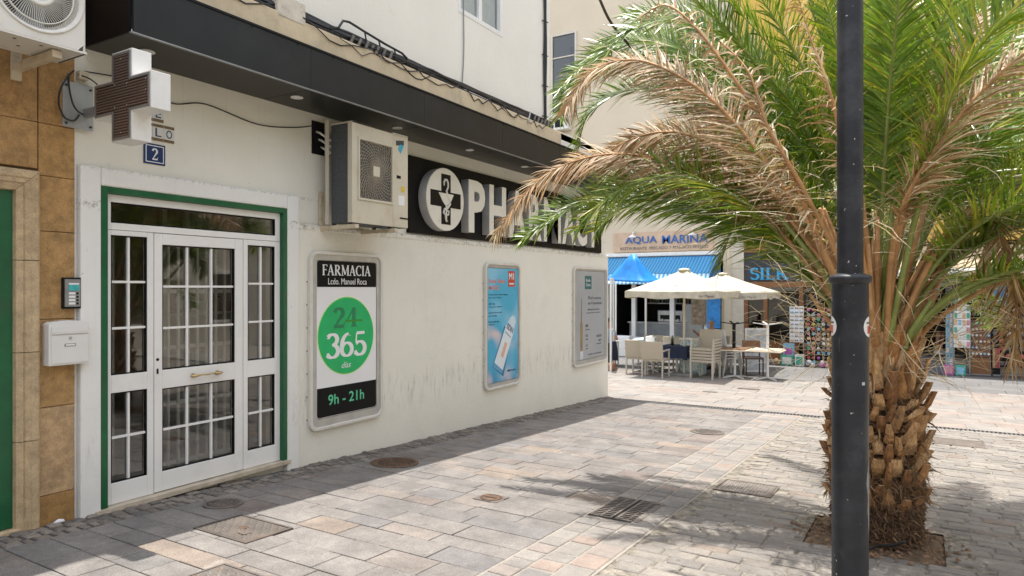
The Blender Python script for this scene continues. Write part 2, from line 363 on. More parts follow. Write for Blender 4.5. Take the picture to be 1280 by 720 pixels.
def sheet(name, x0, x1, ys, dz, m, parent=None, kind='structure'):
    g = G()
    for y in ys: g.v += [(x0, y, gz(y) + dz), (x1, y, gz(y) + dz)]
    for i in range(len(ys) - 1): g.f.append((2*i, 2*i+1, 2*i+3, 2*i+2)); g.m.append(0)
    return g.build(name, m, parent, kind=kind)
sheet('ground', -70, 70, [-60, -20, 0, 5, 10, 15, 22, 40, 80], -0.03, M_bed)
slab_pave = sheet('pavement', -4.74, -2.170, [-3, 0, 5, 11.42], -0.010, M_bed)
band_pave = sheet('pavement', -2.168, -1.612, [-3, 0, 5, 11.42], -0.004, M_mortar)
sett_pave = sheet('pavement', -1.615, 9.0, [-3, 0, 4.94], -0.0075, M_mortar2)
g = G()                                          # setts bed with the planting hole left open
for (x0, x1, y0, y1) in ((-1.615, -0.70, 4.94, 5.70), (0.12, 9, 4.94, 5.70), (-1.615, 9, 5.70, 11.42)):
    g.add([(x0, y0, gz(y0) - .0065), (x1, y0, gz(y0) - .0065), (x1, y1, gz(y1) - .0065), (x0, y1, gz(y1) - .0065)], [(0, 1, 2, 3)])
g.build('pavement', M_mortar2, kind='structure')
cob_pave = sheet('pavement', -5.05, -4.742, [-3, 0, 5, 11.42], -0.008, M_bed)
far_pave = sheet('plaza', -16, 12, [11.62, 15, 17.3], -0.010, M_mortar)
street = sheet('street', -16, 12, [17.302, 20.6], -0.012, M_bed)
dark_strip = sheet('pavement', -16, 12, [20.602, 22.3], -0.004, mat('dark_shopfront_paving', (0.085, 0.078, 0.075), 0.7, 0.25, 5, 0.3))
PM = {}
def stone_mesh(L, W, H, mname, m, ch=0.006, rnd=0.0, key=0):
    k = (round(L, 2), round(W, 2), mname, key)
    if k in PM: return PM[k]
    rr = random.Random(hash(k) & 0xffff if False else int(L * 1000) * 31 + int(W * 1000) * 7 + key)
    g = G(); J = [(rr.uniform(-rnd, rnd), rr.uniform(-rnd, rnd)) for _ in range(4)]
    def ring(i, z):
        return [(sx * (L / 2 - i) + J[q][0], sy * (W / 2 - i) + J[q][1], z) for q, (sx, sy) in enumerate(((-1, -1), (1, -1), (1, 1), (-1, 1)))]
    g.v = ring(0, -H) + ring(0, -ch * .7) + ring(ch, 0)
    for a in (0, 4):
        g.f += [(a + i, a + (i + 1) % 4, a + 4 + (i + 1) % 4, a + 4 + i) for i in range(4)]
    g.f.append((8, 9, 10, 11)); g.m = [0] * len(g.f)
    PM[k] = g.mesh(mname, m, fix=False); return PM[k]
def lay(name, parent, me, x, y, dz, rz=0):
    o = bpy.data.objects.new(name, me); COL.objects.link(o); o.parent = parent
    o.location = (x, y, gz(y) + dz); o.rotation_euler = (TILT if y < 15 else -0.012, 0, rz); return o
def stuff_stones(name, parent, items, m, H=0.03, ch=0.004):
    g = G()
    for (x, y, L, W, dz) in items:
        t = (-0.045 if y < 15 else -0.012); z = gz(y) + dz; k = len(g.v)
        for i, zz in ((0, -H), (0, -ch), (ch, 0)):
            for sx, sy in ((-1, -1), (1, -1), (1, 1), (-1, 1)):
                dy = sy * (W / 2 - i); g.v.append((x + sx * (L / 2 - i), y + dy, z + zz + t * dy))
        for a in (k, k + 4): g.f += [(a + i, a + (i + 1) % 4, a + 4 + (i + 1) % 4, a + 4 + i) for i in range(4)]
        g.f.append((k + 8, k + 9, k + 10, k + 11)); g.m += [0] * 9
    return g.build(name, m, parent, fix=False, kind='stuff')
RGT, FWD = Vector((0.8563, 0.5165, 0)), Vector((-0.5165, 0.8563, 0))
def inview(x, y, mx=0.80):
    p = Vector((x, y, 0)); d = p.dot(FWD)
    return d > 2.6 and abs(p.dot(RGT) / d) < mx and (1.48 - gz(y)) / d < 0.47
def q(v, s): return round(v / s) * s
COVERS = [(-3.91, 2.99, .27, .20), (-1.95, 4.96, .22, .32), (-3.2, 2.28, .24, .22), (-1.33, 6.2, .27, .24), (-2.97, 4.6, .12, .11)]
def covered(x, y, L, W):
    return any(abs(x - cx) < (L / 2 + hx - .03) and abs(y - cy) < (W / 2 + hy - .03) for cx, cy, hx, hy in COVERS[:0])
rs = random.Random(3)
# slabs, courses across the street
y = 0.9; ns = 0
while y < 11.40:
    W = q(rs.choice([.18, .22, .25, .28]), .01); W = min(W, 11.41 - y)
    if W < .08: break
    x = -4.735 - rs.uniform(0, .3) * 0
    first = True
    while x < -2.17:
        L = rs.choice([.30, .38, .44, .50, .58]) * (rs.uniform(.4, .9) if first else 1); L = q(L, .02); first = False
        if -2.165 - (x + L) < .18: L = -2.165 - x
        if inview(x + L / 2, y + W / 2) or y < 2.2:
            lay('slab', slab_pave, stone_mesh(L - .007, W - .007, .03, 'slab', M_slab, .004, .002), x + L / 2, y + W / 2, rs.uniform(-.0025, .0015)); ns += 1
        x += L
    y += W
# border of three rows of small setts
rows = [(-2.15, .155), (-1.985, .165), (-1.81, .18)]; items = []
for rx, rw in rows:
    y = 2.5 + rs.uniform(0, .1)
    while y < 11.3:
        L = rs.uniform(.13, .26) if rx > -2 else rs.uniform(.12, .2)
        items.append((rx + rw / 2, y + L / 2, rw - .006, L - .014, rs.uniform(-.002, .003))); y += L
items = [i for i in items if inview(i[0], i[1]) and not (abs(i[0] + 1.95) < .2 and abs(i[1] - 4.96) < .32)]
for i in items[:300]:
    lay('sett', band_pave, stone_mesh(q(i[2], .005), q(i[3], .02), .03, 'sett', M_band, .006, .003), i[0], i[1], i[4] + .002)
if items[300:]: stuff_stones('far_setts', band_pave, items[300:], M_band)
# setts round the palm
items = []; y = 1.6; k = 0
while y < 11.38:
    W = rs.uniform(.095, .135); x = -1.60 + (k % 2) * .1 - rs.uniform(0, .08)
    while x < 8.5:
        L = rs.uniform(.15, .30); cx, cy = x + L / 2, y + W / 2
        if x > -1.62 and not (abs(cx + .29) < .40 + L / 2 and abs(cy - 5.32) < .38 + W / 2) and inview(cx, cy, .78) and not (abs(cx + 1.33) < .25 and abs(cy - 6.2) < .22):
            gap = rs.uniform(.006, .02) + (.012 if rs.random() < .25 else 0)
            items.append((cx, cy, L - gap, W - rs.uniform(.006, .016), rs.uniform(-.004, .004)))
        x += L
    y += W; k += 1
items.sort(key=lambda i: (Vector((i[0], i[1], 0))).dot(FWD))
for i in items[:300]:
    lay('sett', sett_pave, stone_mesh(q(i[2], .02), q(i[3], .01), .03, 'sett', M_sett, .008, .006, rs.randint(0, 3)), i[0], i[1], i[4], rs.uniform(-.02, .02))
stuff_stones('setts', sett_pave, items[300:], M_sett)
# wall-side strip of small cobbles
items = []
for c in range(3):
    y = 1.2 + .03 * c
    while y < 11.4:
        L = rs.uniform(.06, .115); w = rs.uniform(.075, .095)
        items.append((-4.985 + c * .1 + rs.uniform(-.008, .008), y + L / 2, w, L - .014, rs.uniform(-.004, .010))); y += L
items = [i for i in items if not ((i[0] + 4.5) ** 2 + (i[1] - 3.3) ** 2 < .03)]
items.sort(key=lambda i: (Vector((i[0], i[1], 0))).dot(FWD))
vis = [i for i in items if inview(i[0], i[1], .78)]
for i in vis[:300]:
    lay('cobble', cob_pave, stone_mesh(q(i[2], .01), q(i[3], .01), .03, 'cobble', M_cob, .012, .006, rs.randint(0, 3)), i[0], i[1], i[4], rs.uniform(-.1, .1))
stuff_stones('cobbles', cob_pave, vis[300:] + [i for i in items if i not in vis], M_cob, ch=.01)
# plaza beyond the drain, then the grey street
y = 11.64; n = 0; rest = []
while y < 17.28:
    W = min(rs.choice([.34, .42, .5]), 17.3 - y); x = -11 + rs.uniform(-.4, 0)
    while x < 5.5:
        L = rs.choice([.5, .6, .8, .9]); it = (x + L / 2, y + W / 2, L - .008, W - .008, rs.uniform(-.002, .002))
        if inview(it[0], it[1], .8) and W > .05: rest.append(it)
        x += L
    y += W
for i in rest[:300]: lay('slab', far_pave, stone_mesh(q(i[2], .01), q(i[3], .01), .03, 'slab', M_slabf, .004), i[0], i[1], i[4])
if rest[300:]: stuff_stones('far_slabs', far_pave, rest[300:], M_slabf)
y = 17.32; rest = []
while y < 20.55:
    W = min(.55, 20.6 - y); x = -11 + rs.uniform(-.4, 0)
    while x < 6:
        L = rs.choice([.8, 1.0, 1.1]); it = (x + L / 2, y + W / 2, L - .012, W - .012, rs.uniform(-.002, .002))
        if inview(it[0], it[1], .8) and W > .1: rest.append(it)
        x += L
    y += W
for i in rest: lay('slab', street, stone_mesh(q(i[2], .01), q(i[3], .01), .03, 'slab', M_slabg, .004), i[0], i[1], i[4])

# drainage channel
dr = thing('drain_channel', (-4.7, 11.52, gz(11.52)), 'long slotted metal drain running across the paving past the building corner', 'drain')
g = G(); z = gz(11.52)
g.box(-5.0, 9, 11.425, 11.445, z - .04, z + .003); g.box(-5.0, 9, 11.595, 11.615, z - .04, z + .001); g.build('rail', M_grey, dr)
g = G(); x = -4.98
while x < 9: g.box(x, x + .022, 11.446, 11.594, z - .03, z); x += .05
g.build('grating', mat('drain_metal', (.12, .115, .11), .6, .3, 9, metal=.3), dr, kind='stuff')

# covers in the paving
M_iron = mat('weathered_cast_iron', (0.15, 0.13, 0.115), 0.6, 0.35, 9, 0.4, 120, metal=0.3, dirt=(.22,.13,.08), dscale=12, damt=.7)
M_rust = mat('rusty_cast_iron', (0.115, 0.07, 0.045), 0.75, 0.4, 12, 0.6, 120, metal=0.2, dirt=(.2,.13,.09), dscale=9, damt=.6)
M_plate = mat('checker_plate_steel', (0.13, 0.11, 0.095), 0.5, 0.25, 7, 0.3, 150, metal=0.35, dirt=(.25,.16,.11), dscale=6, damt=.5)
def cover(name, x, y, label, cat='manhole cover'):
    o = thing(name, (x, y, gz(y)), label, cat); o.rotation_euler = (TILT, 0, 0); ORG[o.name] = Vector(); return o
def sqcover(x, y, hx, hy, m, label, step=.05, bump_=True, name='access_cover'):
    o = cover(name, x, y, label)
    g = G(); P = [(-hx, -hy), (hx, -hy), (hx, hy), (-hx, hy)]; Q = [(-hx + .018, -hy + .018), (hx - .018, -hy + .018), (hx - .018, hy - .018), (-hx + .018, hy - .018)]
    g.prism(P, -.02, .007, 'z', 0, Q); g.build('frame', m, o)
    g = G(); g.box(-hx + .023, hx - .023, -hy + .023, hy - .023, -.02, .005); g.build('plate', m, o)
    if bump_:
        g = G(); i = 0; u = -hx + .05
        while u < hx - .04:
            w = -hy + .05; j = 0
            while w < hy - .04:
                a = .014 if (i + j) % 2 else .005; b = .019 - a
                g.add([(u - a, w - b, .005), (u + a, w - b, .005), (u + a, w + b, .005), (u - a, w + b, .005), (u, w, .0115)], [(0,1,4),(1,2,4),(2,3,4),(3,0,4)])
                w += step * .72; j += 1
            u += step * .72; i += 1
        g.build('raised_pattern', mat('worn_steel_studs', (.23,.205,.18), .4, .2, 5, metal=.5), o, fix=False, kind='stuff')
    return o
o = sqcover(-3.91, 2.99, .27, .19, M_plate, 'square checker plate steel cover in the paving near the white door')
G().lathe([(.035, .005), (.035, .009), (.0, .009)], (0, 0, 0), 10, cap=False).build('lifting_eye', M_rust, o)
G().box(.07, .14, -.10, -.05, .005, .012).build('name_plate', M_plate, o)
sqcover(-3.22, 2.30, .24, .22, M_iron, 'dark square cover cut by the bottom edge of the photo', bump_=True)
sqcover(-1.33, 6.2, .24, .22, M_iron, 'dull grey square cover among the setts left of the palm trunk', step=.04)
sqcover(.35, 10.2, .3, .28, M_iron, 'dark square cover in the setts behind the palm trunk', bump_=False)
sqcover(-3.2, 15.1, .22, .1, M_iron, 'narrow flat cover in the pale slabs before the cafe tables', bump_=False)
sqcover(-3.7, 13.9, .14, .08, M_iron, 'tiny rectangular cover in the pale slabs beyond the drain', bump_=False)
o = cover('water_meter_cover', -2.97, 4.6, 'small square iron cover with a round lid in the grey slabs')
g = G(); g.prism([(-.11, -.1), (.11, -.1), (.11, .1), (-.11, .1)], -.02, .005, 'z'); g.build('frame', M_iron, o)
g = G(); g.lathe([(.09, .005), (.09, .011), (.078, .012), (.074, .007), (.0, .007)], n=20, cap=False); g.box(-.05, .05, -.008, .008, .007, .012); g.build('lid', M_rust, o)
def rcover(x, y, r, m, label, pat='rings'):
    o = cover('manhole_cover', x, y, label)
    G().lathe([(r, -.02), (r, .008), (r - .03, .008), (r - .03, -.0), (r - .035, -.01)], n=32, cap=False).build('frame', m, o)
    G().lathe([(r - .036, -.015), (r - .036, .006), (0.001, .006)], n=32, cap=False).build('lid', m, o)
    g = G()
    if pat == 'rings':
        for rr_ in (r * .72, r * .45, r * .22): g.lathe([(rr_, .006), (rr_, .011), (rr_ - .012, .011), (rr_ - .012, .006)], n=24, cap=False)
        for a in range(12):
            c, s_ = math.cos(a * PI / 6), math.sin(a * PI / 6); g.beam((c * r * .48, s_ * r * .48, .008), (c * r * .70, s_ * r * .70, .008), .012, .006)
    else:
        u = -r
        while u < r:
            w = -r
            while w < r:
                if u * u + w * w < (r - .06) ** 2: g.box(u, u + .018, w, w + .018, .006, .011)
                w += .034
            u += .034
    g.build('raised_pattern', m, o, kind='stuff'); return o
rcover(-4.52, 3.28, .145, M_iron, 'small round iron cover beside the cobbles under the white door')
rcover(-4.43, 5.12, .235, M_rust, 'rusty brown round manhole cover in the shade by the wall', 'studs')
rcover(-2.42, 8.95, .22, M_iron, 'distant round cover where the grey slabs meet the border setts', 'studs')
# black storm grate in two halves
o = cover('storm_grate', -1.95, 4.96, 'black slotted storm grate in two halves in the border setts', 'grate')
G().box(-.2, .2, -.31, .31, -.02, -.002).build('pit_shade', mat('pit_shade_black', (.006, .006, .006), .9), o)  # flat black plate under the bars, painted as the shade of the pit
for s_ in (0, 1):
    g = G(); x0, x1 = (-.195, -.012) if s_ == 0 else (.012, .195)
    g.prism([(x0, -.3), (x1, -.3), (x1, .3), (x0, .3)], -.002, .006, 'z', 0, [(x0 + .018, -.28), (x1 - .018, -.28), (x1 - .018, .28), (x0 + .018, .28)])
    for k in range(11):
        yy = -.25 + k * .05; g.beam((x0 + .01, yy - .01, .002), (x1 - .01, yy + .022, .002), .017, .007)
    g.beam(((x0 + x1) / 2, -.29, .0015), ((x0 + x1) / 2, .29, .0015), .014, .005)
    g.build('grate_half', M_iron, o)

# planting hole
g = G(); n = 14
for i in range(n + 1):
    for j in range(n + 1):
        x = -.70 + .82 * i / n; yy = 4.94 + .76 * j / n; e = min(i, j, n - i, n - j)
        g.v.append((x, yy, gz(yy) - .028 + (0.016 + .018 * rs.random() if e > 0 else 0.008)))
for i in range(n):
    for j in range(n): a = i * (n + 1) + j; g.f.append((a, a + n + 1, a + n + 2, a + 1)); g.m.append(0)
g.build('soil', M_soil, kind='structure')
g = G()
for i in range(260):
    a = rs.uniform(0, 2 * PI); r = rs.uniform(.26, .55); x, yy = -.28 + r * math.cos(a), 5.31 + r * math.sin(a) * .9
    s_ = rs.uniform(.006, .022); zz = gz(yy) + .004
    g.add([(x - s_, yy, zz), (x, yy - s_, zz), (x + s_, yy, zz), (x, yy + s_, zz), (x, yy, zz + s_ * .8)], [(0,1,4),(1,2,4),(2,3,4),(3,0,4)])
tag(g.build('debris', mat('bark_debris', (.2, .12, .07), .9, .4, 30), fix=False), 'crumbled bark and soil bits lying round the foot of the palm', 'debris', kind='stuff')
tag(G().tube([(-5.0, 2.33, gz(2.3) + .004), (-4.985, 2.355, gz(2.3) + .014), (-4.99, 2.385, gz(2.4) + .012), (-5.0, 2.40, gz(2.4) + .004)], [.006, .016, .013, .005], 7).build('crumpled_paper', M_pw, smooth=True),
    'small crumpled white paper on the ground at the foot of the ochre stone wall', 'litter')

# ================================================================ STONE HOUSE AT THE LEFT
M_stone = palette_mat('ochre_stone_tile', [(0, (.52,.31,.12)), (.25, (.58,.36,.16)), (.5, (.47,.27,.10)), (.75, (.56,.36,.17)), (.9, (.62,.42,.23))], .7, .45, 40, .35, .42, 'LINEAR', 13)
M_mould = palette_mat('travertine_moulding', [(0, (.64,.48,.29)), (1, (.70,.54,.34))], .75, .9, 55, .3, .35, 'LINEAR', 9)
sh = thing('stone_house', (-5.03, 2.0, 0), 'ochre stone clad house wall with a green door at the left edge', 'building')
G().box(-9, -5.06, -4.0, 2.48, -.5, 6.4).build('wall', mat('stone_backing', (.2, .14, .08), .9), sh)
zs = [-.2, .09, .68, 1.27, 1.86, 2.23, 2.58, 3.10, 3.43, 3.9, 4.5, 5.1, 5.7, 6.3]
for a, b in zip(zs[:-1], zs[1:]):
    for (y0, y1) in ((2.255, 2.483), (1.6, 2.252), (.95, 1.598), (-.6, .948), (-2.2, -.602), (-3.8, -2.202)):
        if y1 < 2.3 and b < 2.3 and y0 > .9: continue
        aa = max(a, 2.27) if (y1 < 2.3 and y0 > .9) else a
        if b - aa < .05: continue
        G().box(-5.06, -5.03 + rs.uniform(-.0015, .002), y0, y1 - .003, aa + .002, b - .002).build('tile', M_stone, sh, bevel=.003, seg=1)
# moulded door surround
prof = [(-5.05, 2.25), (-5.0, 2.25), (-4.985, 2.235), (-4.985, 2.20), (-4.995, 2.19), (-4.995, 2.165), (-5.005, 2.158), (-4.995, 2.15), (-5.012, 2.115), (-5.05, 2.11)]
for a, b in ((-.1, .478), (.482, 1.058), (1.062, 1.658), (1.662, 2.13)):
    g = G(); n = len(prof); zt = [b + (p[1] - 2.13) * (1 if b > 2 else 0) for p in prof]
    g.v = [(p[0], p[1], a) for p in prof] + [(p[0], p[1], z_) for p, z_ in zip(prof, zt)]
    g.f = [(i, (i + 1) % n, n + (i + 1) % n, n + i) for i in range(n)] + [tuple(range(n))[::-1], tuple(range(n, 2 * n))]; g.m = [0] * len(g.f)
    g.build('moulding', M_mould, sh, bevel=.002, seg=1)
g = G(); n = len(prof)
g.v = [(p[0], p[1] - .003, p[1]) for p in prof] + [(p[0], 1.0, p[1]) for p in prof]
g.f = [(i, (i + 1) % n, n + (i + 1) % n, n + i) for i in range(n)] + [tuple(range(n)), tuple(range(n, 2 * n))]; g.m = [0] * len(g.f)
g.build('lintel', M_mould, sh)
d = G().box(-5.10, -5.045, 1.0, 2.112, -.07, 2.14).build('door', M_green, sh, bevel=.003)
g = G()
for (y0, y1, z0, z1) in ((1.1, 2.0, 1.2, 2.0), (1.1, 2.0, .1, 1.05)):
    g.prism([(y0, z0), (y1, z0), (y1, z1), (y0, z1)], -5.045, -5.035, 'x', 0, [(y0 + .03, z0 + .03), (y1 - .03, z0 + .03), (y1 - .03, z1 - .03), (y0 + .03, z1 - .03)])
g.build('panel_moulding', M_green, d)
G().box(-5.12, -5.0, 1.0, 2.2, -.14, -.075).build('doorstep', M_mould, sh, bevel=.005)

# ================================================================ PHARMACY BUILDING
pb = thing('pharmacy_building', (-5.03, 2.49, 0), 'off white plastered pharmacy building with dark canopy and white glazed door', 'building')
WB = -5.06
# wall pieces round the door opening (y 2.64..4.30, z -.09..2.21)
g = G()
g.box(-5.30, WB, 2.486, 2.64, -.4, 3.17); g.box(-5.30, WB, 2.64, 4.30, 2.21, 3.17); g.box(-5.30, WB, 4.30, 11.77, 2.09, 4.0)
g.box(-5.30, WB, 4.30, 4.72, 2.0, 2.09); g.box(-5.30, WB, 2.64, 4.30, -.5, -.11)
g.box(-12, -5.30, 11.5, 11.77, -.9, 4.0)
g.build('wall', M_cream, pb)
# lower wall, 3 cm proud with a rounded ledge
g = G()
pts = [(-5.30, -.9), (-5.03, -.9), (-5.03, 2.03), (-5.022, 2.045), (-5.022, 2.075), (-5.035, 2.095), (-5.30, 2.10)]
g.prism([(p[0], p[1]) for p in pts], 4.44, 11.8, 'y'); g.build('lower_wall', M_cream, pb, bevel=.004)
g = G(); g.box(-5.30, -5.032, 4.30, 4.438, -.5, 2.0); g.build('lower_wall', M_cream, pb)
# white moulded door surround
g = G()
g.box(-5.06, -4.995, 2.502, 2.642, -.3, 2.338); g.box(-5.06, -4.995, 4.298, 4.436, -.3, 2.338); g.box(-5.06, -4.996, 2.642, 4.298, 2.208, 2.338)
g.build('door_surround', M_trim, pb, bevel=.012)
g = G(); g.box(-5.07, -5.045, 2.486, 2.5, -.3, 2.5); g.build('corner_strip', M_trim, pb)
for z_, y0 in ((.72, 4.30), (1.45, 4.30), (.5, 2.505), (1.3, 2.505)):
    pass
# green lining and door set
g = G()
g.box(-5.16, -5.0, 2.642, 2.69, -.095, 2.207); g.box(-5.16, -5.0, 4.252, 4.297, -.095, 2.207); g.box(-5.16, -5.001, 2.69, 4.252, 2.162, 2.207)
g.build('green_door_lining', M_green, pb, bevel=.003)
G().box(-5.2, -4.985, 2.60, 4.33, -.135, -.097).build('threshold', mat('stone_sill', (.5, .43, .33), .7, .2, 12, .3), pb, bevel=.004)
DX0, DX1 = -5.10, -5.045
M_glass = glass_mat('door_glass', (.82, .82, .80))
def panel(name, y0, y1, z0, z1, wins, parent, fr=True):
    """a glazed frame: windows = (y0,y1,z0,z1,cols,rows)"""
    g = G(); ys = [y0, y1]
    # stiles and rails as bars around the windows
    W = sorted(wins, key=lambda w: w[2]); g.box(DX0, DX1, y0, W[0][0], z0, z1); g.box(DX0, DX1, W[0][1], y1, z0, z1)
    prev = z0
    for w in W: g.box(DX0, DX1 - .0006, w[0], w[1], prev, w[2]); prev = w[3]
    g.box(DX0, DX1 - .0006, W[0][0], W[0][1], prev, z1)
    f = g.build(name, M_alu, parent, bevel=.0025, seg=1)
    for (a, b, c, d_, nc, nr) in wins:
        bead = G().prism([(a, c), (b, c), (b, d_), (a, d_)], DX1 - .03, DX1 - .006, 'x', 0, [(a + .009, c + .009), (b - .009, c + .009), (b - .009, d_ - .009), (a + .009, d_ - .009)])
        bead.build('gasket', M_pk, f)
        for i in range(nc):
            for j in range(nr):
                w_, h_ = (b - a) / nc, (d_ - c) / nr
                G().box(DX1 - .034, DX1 - .03, a + i * w_ + .001, a + (i + 1) * w_ - .001, c + j * h_ + .001, c + (j + 1) * h_ - .001).build('pane', M_glass, f)
        if nc * nr > 1:
            for i in range(1, nc): yy = a + (b - a) * i / nc; G().box(DX1 - .03, DX1 - .012, yy - .0085, yy + .0085, c + .002, d_ - .002).build('glazing_bar', M_alu, f)
            for j in range(1, nr): zz = c + (d_ - c) * j / nr; G().box(DX1 - .0295, DX1 - .0115, a + .002, b - .002, zz - .0085, zz + .0085).build('glazing_bar', M_alu, f)
    return f
panel('transom_window', 2.69, 4.252, 1.905, 2.161, [(2.735, 4.20, 1.955, 2.105, 1, 1)], pb)
panel('side_light', 2.69, 3.055, -.094, 1.902, [(2.735, 3.005, .06, .715, 2, 2), (2.735, 3.005, .845, 1.865, 2, 3)], pb)
leaf = panel('door_leaf', 3.06, 3.855, -.09, 1.90, [(3.125, 3.775, .06, .70, 3, 2), (3.125, 3.775, .845, 1.815, 3, 3)], pb)
panel('side_light', 3.86, 4.252, -.094, 1.902, [(3.905, 4.195, .06, .70, 2, 2), (3.905, 4.195, .845, 1.855, 2, 3)], pb)
g = G()
for yy in (3.38, 3.60): g.lathe([(.0, 0), (.018, .002), (.018, .008), (.008, .012), (.008, .03)], (DX1, yy, .775), 12, axis='x', cap=False)
g.tube([(DX1 + .03, 3.34, .775), (DX1 + .036, 3.38, .775), (DX1 + .03, 3.44, .777), (DX1 + .034, 3.49, .775), (DX1 + .03, 3.54, .777), (DX1 + .036, 3.60, .775), (DX1 + .03, 3.64, .775)], [.003, .014, .006, .008, .006, .014, .003], 10)
g.build('handle', M_brass, leaf, smooth=True)
g = G(); g.lathe([(.011, 0), (.011, .006), (0.001, .007)], (DX1, 3.085, .93), 10, axis='x', cap=False); g.box(DX1, DX1 + .004, 3.078, 3.092, .82, .86); g.build('lock', M_black, leaf)
# dark entrance hall behind the glass
hall = G(); hall.box(-8.2, -5.305, 2.0, 5.0, -.2, -.1)
hall.box(-8.25, -8.2, 2.0, 5.0, -.2, 2.6); hall.box(-8.2, -5.31, 1.95, 2.0, -.2, 2.6); hall.box(-8.2, -5.31, 5.0, 5.05, -.2, 2.6); hall.box(-8.2, -5.31, 2, 5, 2.6, 2.65)
hall.build('entrance_hall', mat('hall_paint', (.60, .57, .52), .7, .2, 2), pb)
g = G()
for yy in (4.1, 4.35, 4.6): g.beam((-6.6, yy, -.1), (-6.6, yy, 2.3), .05, .05)
for zz in (.5, 1.2, 1.9): g.box(-6.9, -6.5, 4.0, 4.9, zz, zz + .025)
g.build('shelf', M_alu, pb)
g = G()                                            # white lattice of the inner door
for k in range(9): g.beam((-5.75, 3.52 + k * .095, -.1), (-5.75, 3.52 + k * .095, 1.95), .022, .02)
for zz in (-.08, .45, .95, 1.45, 1.93): g.beam((-5.77, 3.48, zz), (-5.77, 4.32, zz), .02, .035)
g.build('inner_lattice', M_alu, pb)
g = G(); n_ = 0; yy = 2.72
while yy < 3.05: g.box(-5.62, -5.61, yy, yy + .028, -.05, 1.95); yy += .04
g.build('blind', mat('blind_slats', (.5, .5, .48), .7), pb, kind='stuff')
g = G()
for zz in (.525, 1.225, 1.925):
    yy = 4.05
    while yy < 4.85: w = rs.uniform(.05, .11); g.box(-6.85, -6.6, yy, yy + w, zz, zz + rs.uniform(.1, .28)); yy += w + .012
g.build('boxes', palette_mat('box_print', [(0, (.5,.5,.5)), (.3, (.1,.3,.35)), (.5, (.5,.3,.1)), (.7, (.4,.1,.1)), (.85, (.2,.35,.2))], .5, 0, patch=.1), pb, kind='stuff')
# thin black plate on the wall, painting the shade inside the vent recess
G().box(-5.065, -5.052, 4.64, 4.80, 2.78, 3.10).build('vent_recess_shade', M_black, pb)

# upper storeys, set at the roof slab above the canopy
UX = -4.80
WY0, WY1, WZ0, WZ1 = 6.70, 7.71, 4.81, 6.0
g = G()
for (a, b, c, d_) in ((2.49, WY0, 3.86, 7.4), (WY1, 9.05, 3.86, 7.4), (WY0, WY1, 3.86, WZ0), (WY0, WY1, WZ1, 7.4)): g.box(-5.3, UX, a, b, c, d_)
g.box(-12, -5.3, 2.49, 2.8, 3.9, 7.4); g.box(-12, -5.3, 8.75, 9.05, 3.9, 7.4); g.box(-12, -4.8, 2.49, 9.05, 7.401, 7.5)
g.build('upper_wall', M_white, pb)
G().box(-5.3, -4.62, 2.49, 9.08, 3.50, 3.80).build('roof_slab', mat('cream_render', (.60, .49, .33), .85, .12, 4, .3, 80, dirt=(.3,.26,.2), dscale=5, damt=.5), pb, bevel=.01)
G().box(-12, -5.06, 9.05, 11.77, 3.9, 4.02).build('flat_roof', M_white, pb)
w = thing('dummy'); bpy.data.objects.remove(w)
wf = G()
wf.prism([(WY0, WZ0), (WY1, WZ0), (WY1, WZ1), (WY0, WZ1)], -4.88, -4.80 + .006, 'x', 0, [(WY0 + .06, WZ0 + .06), (WY1 - .06, WZ0 + .06), (WY1 - .06, WZ1 - .06), (WY0 + .06, WZ1 - .06)])
wf.box(-4.875, -4.81, 7.17, 7.24, WZ0 + .061, WZ1 - .061)
win = wf.build('window', M_alu, pb, bevel=.004)
M_wglass = glass_mat('window_glass', (.85, .87, .87), .35, .02)
for (a, b) in ((WY0 + .062, 7.168), (7.242, WY1 - .062)): G().box(-4.85, -4.845, a, b, WZ0 + .062, WZ1 - .062).build('pane', M_wglass, win)
g = G(); yy = WY0 + .07
i = 0
while yy < WY1 - .07:
    g.v += [(-4.87 - .008 * math.sin(i * 1.3), yy, WZ0), (-4.87 - .008 * math.sin(i * 1.3), yy, WZ1)]; yy += .02; i += 1
g.f = [(2 * j, 2 * j + 2, 2 * j + 3, 2 * j + 1) for j in range(i - 1)]; g.m = [0] * (i - 1)
g.build('curtain', mat('net_curtain', (.85, .85, .83), .9, .05, 4), win)
G().box(-6.5, -6.4, 6, 8.5, 4, 6.6).build('room_wall', mat('room_wall_paint', (.4, .38, .34), .8), pb)
# block on the slab
tag(G().box(-4.9, -4.615, 3.87, 4.17, 3.76, 3.955).add([], []).build('concrete_block', mat('painted_block', (.62, .56, .46), .85, .15, 7, .4, 50, dirt=(.2,.17,.13), dscale=10, damt=.6), bevel=.012),
    'cream painted concrete block standing on the slab above the canopy', 'block')

# canopy
cn = thing('canopy', (-4.75, 2.56, 3.17), 'long dark grey metal canopy over the pharmacy shopfront', 'canopy')
M_can = mat('dark_canopy_metal', (0.020, 0.021, 0.021), 0.45, 0.2, 2.0, dirt=(.032, .032, .032), dscale=2.5, damt=.6, spec=.22)
M_can2 = mat('canopy_soffit_metal', (0.022, 0.023, 0.022), 0.35, 0.12, 1.0, spec=.25)
ys = [2.56, 4.08, 5.62, 7.16, 8.7, 10.24, 11.79]
for a, b in zip(ys[:-1], ys[1:]):
    G().box(-4.475, -4.455, a + .001, b - .002, 3.172, 3.515).build('fascia_panel', M_can, cn)
    G().box(-5.06, -4.476, a + .003, b - .004, 3.168, 3.18).build('soffit_panel', M_can2, cn)
G().box(-5.06, -4.476, 2.545, 2.56, 3.166, 3.515).build('end_panel', mat('black_gloss_panel', (.006, .006, .007), .4, spec=.12), cn)
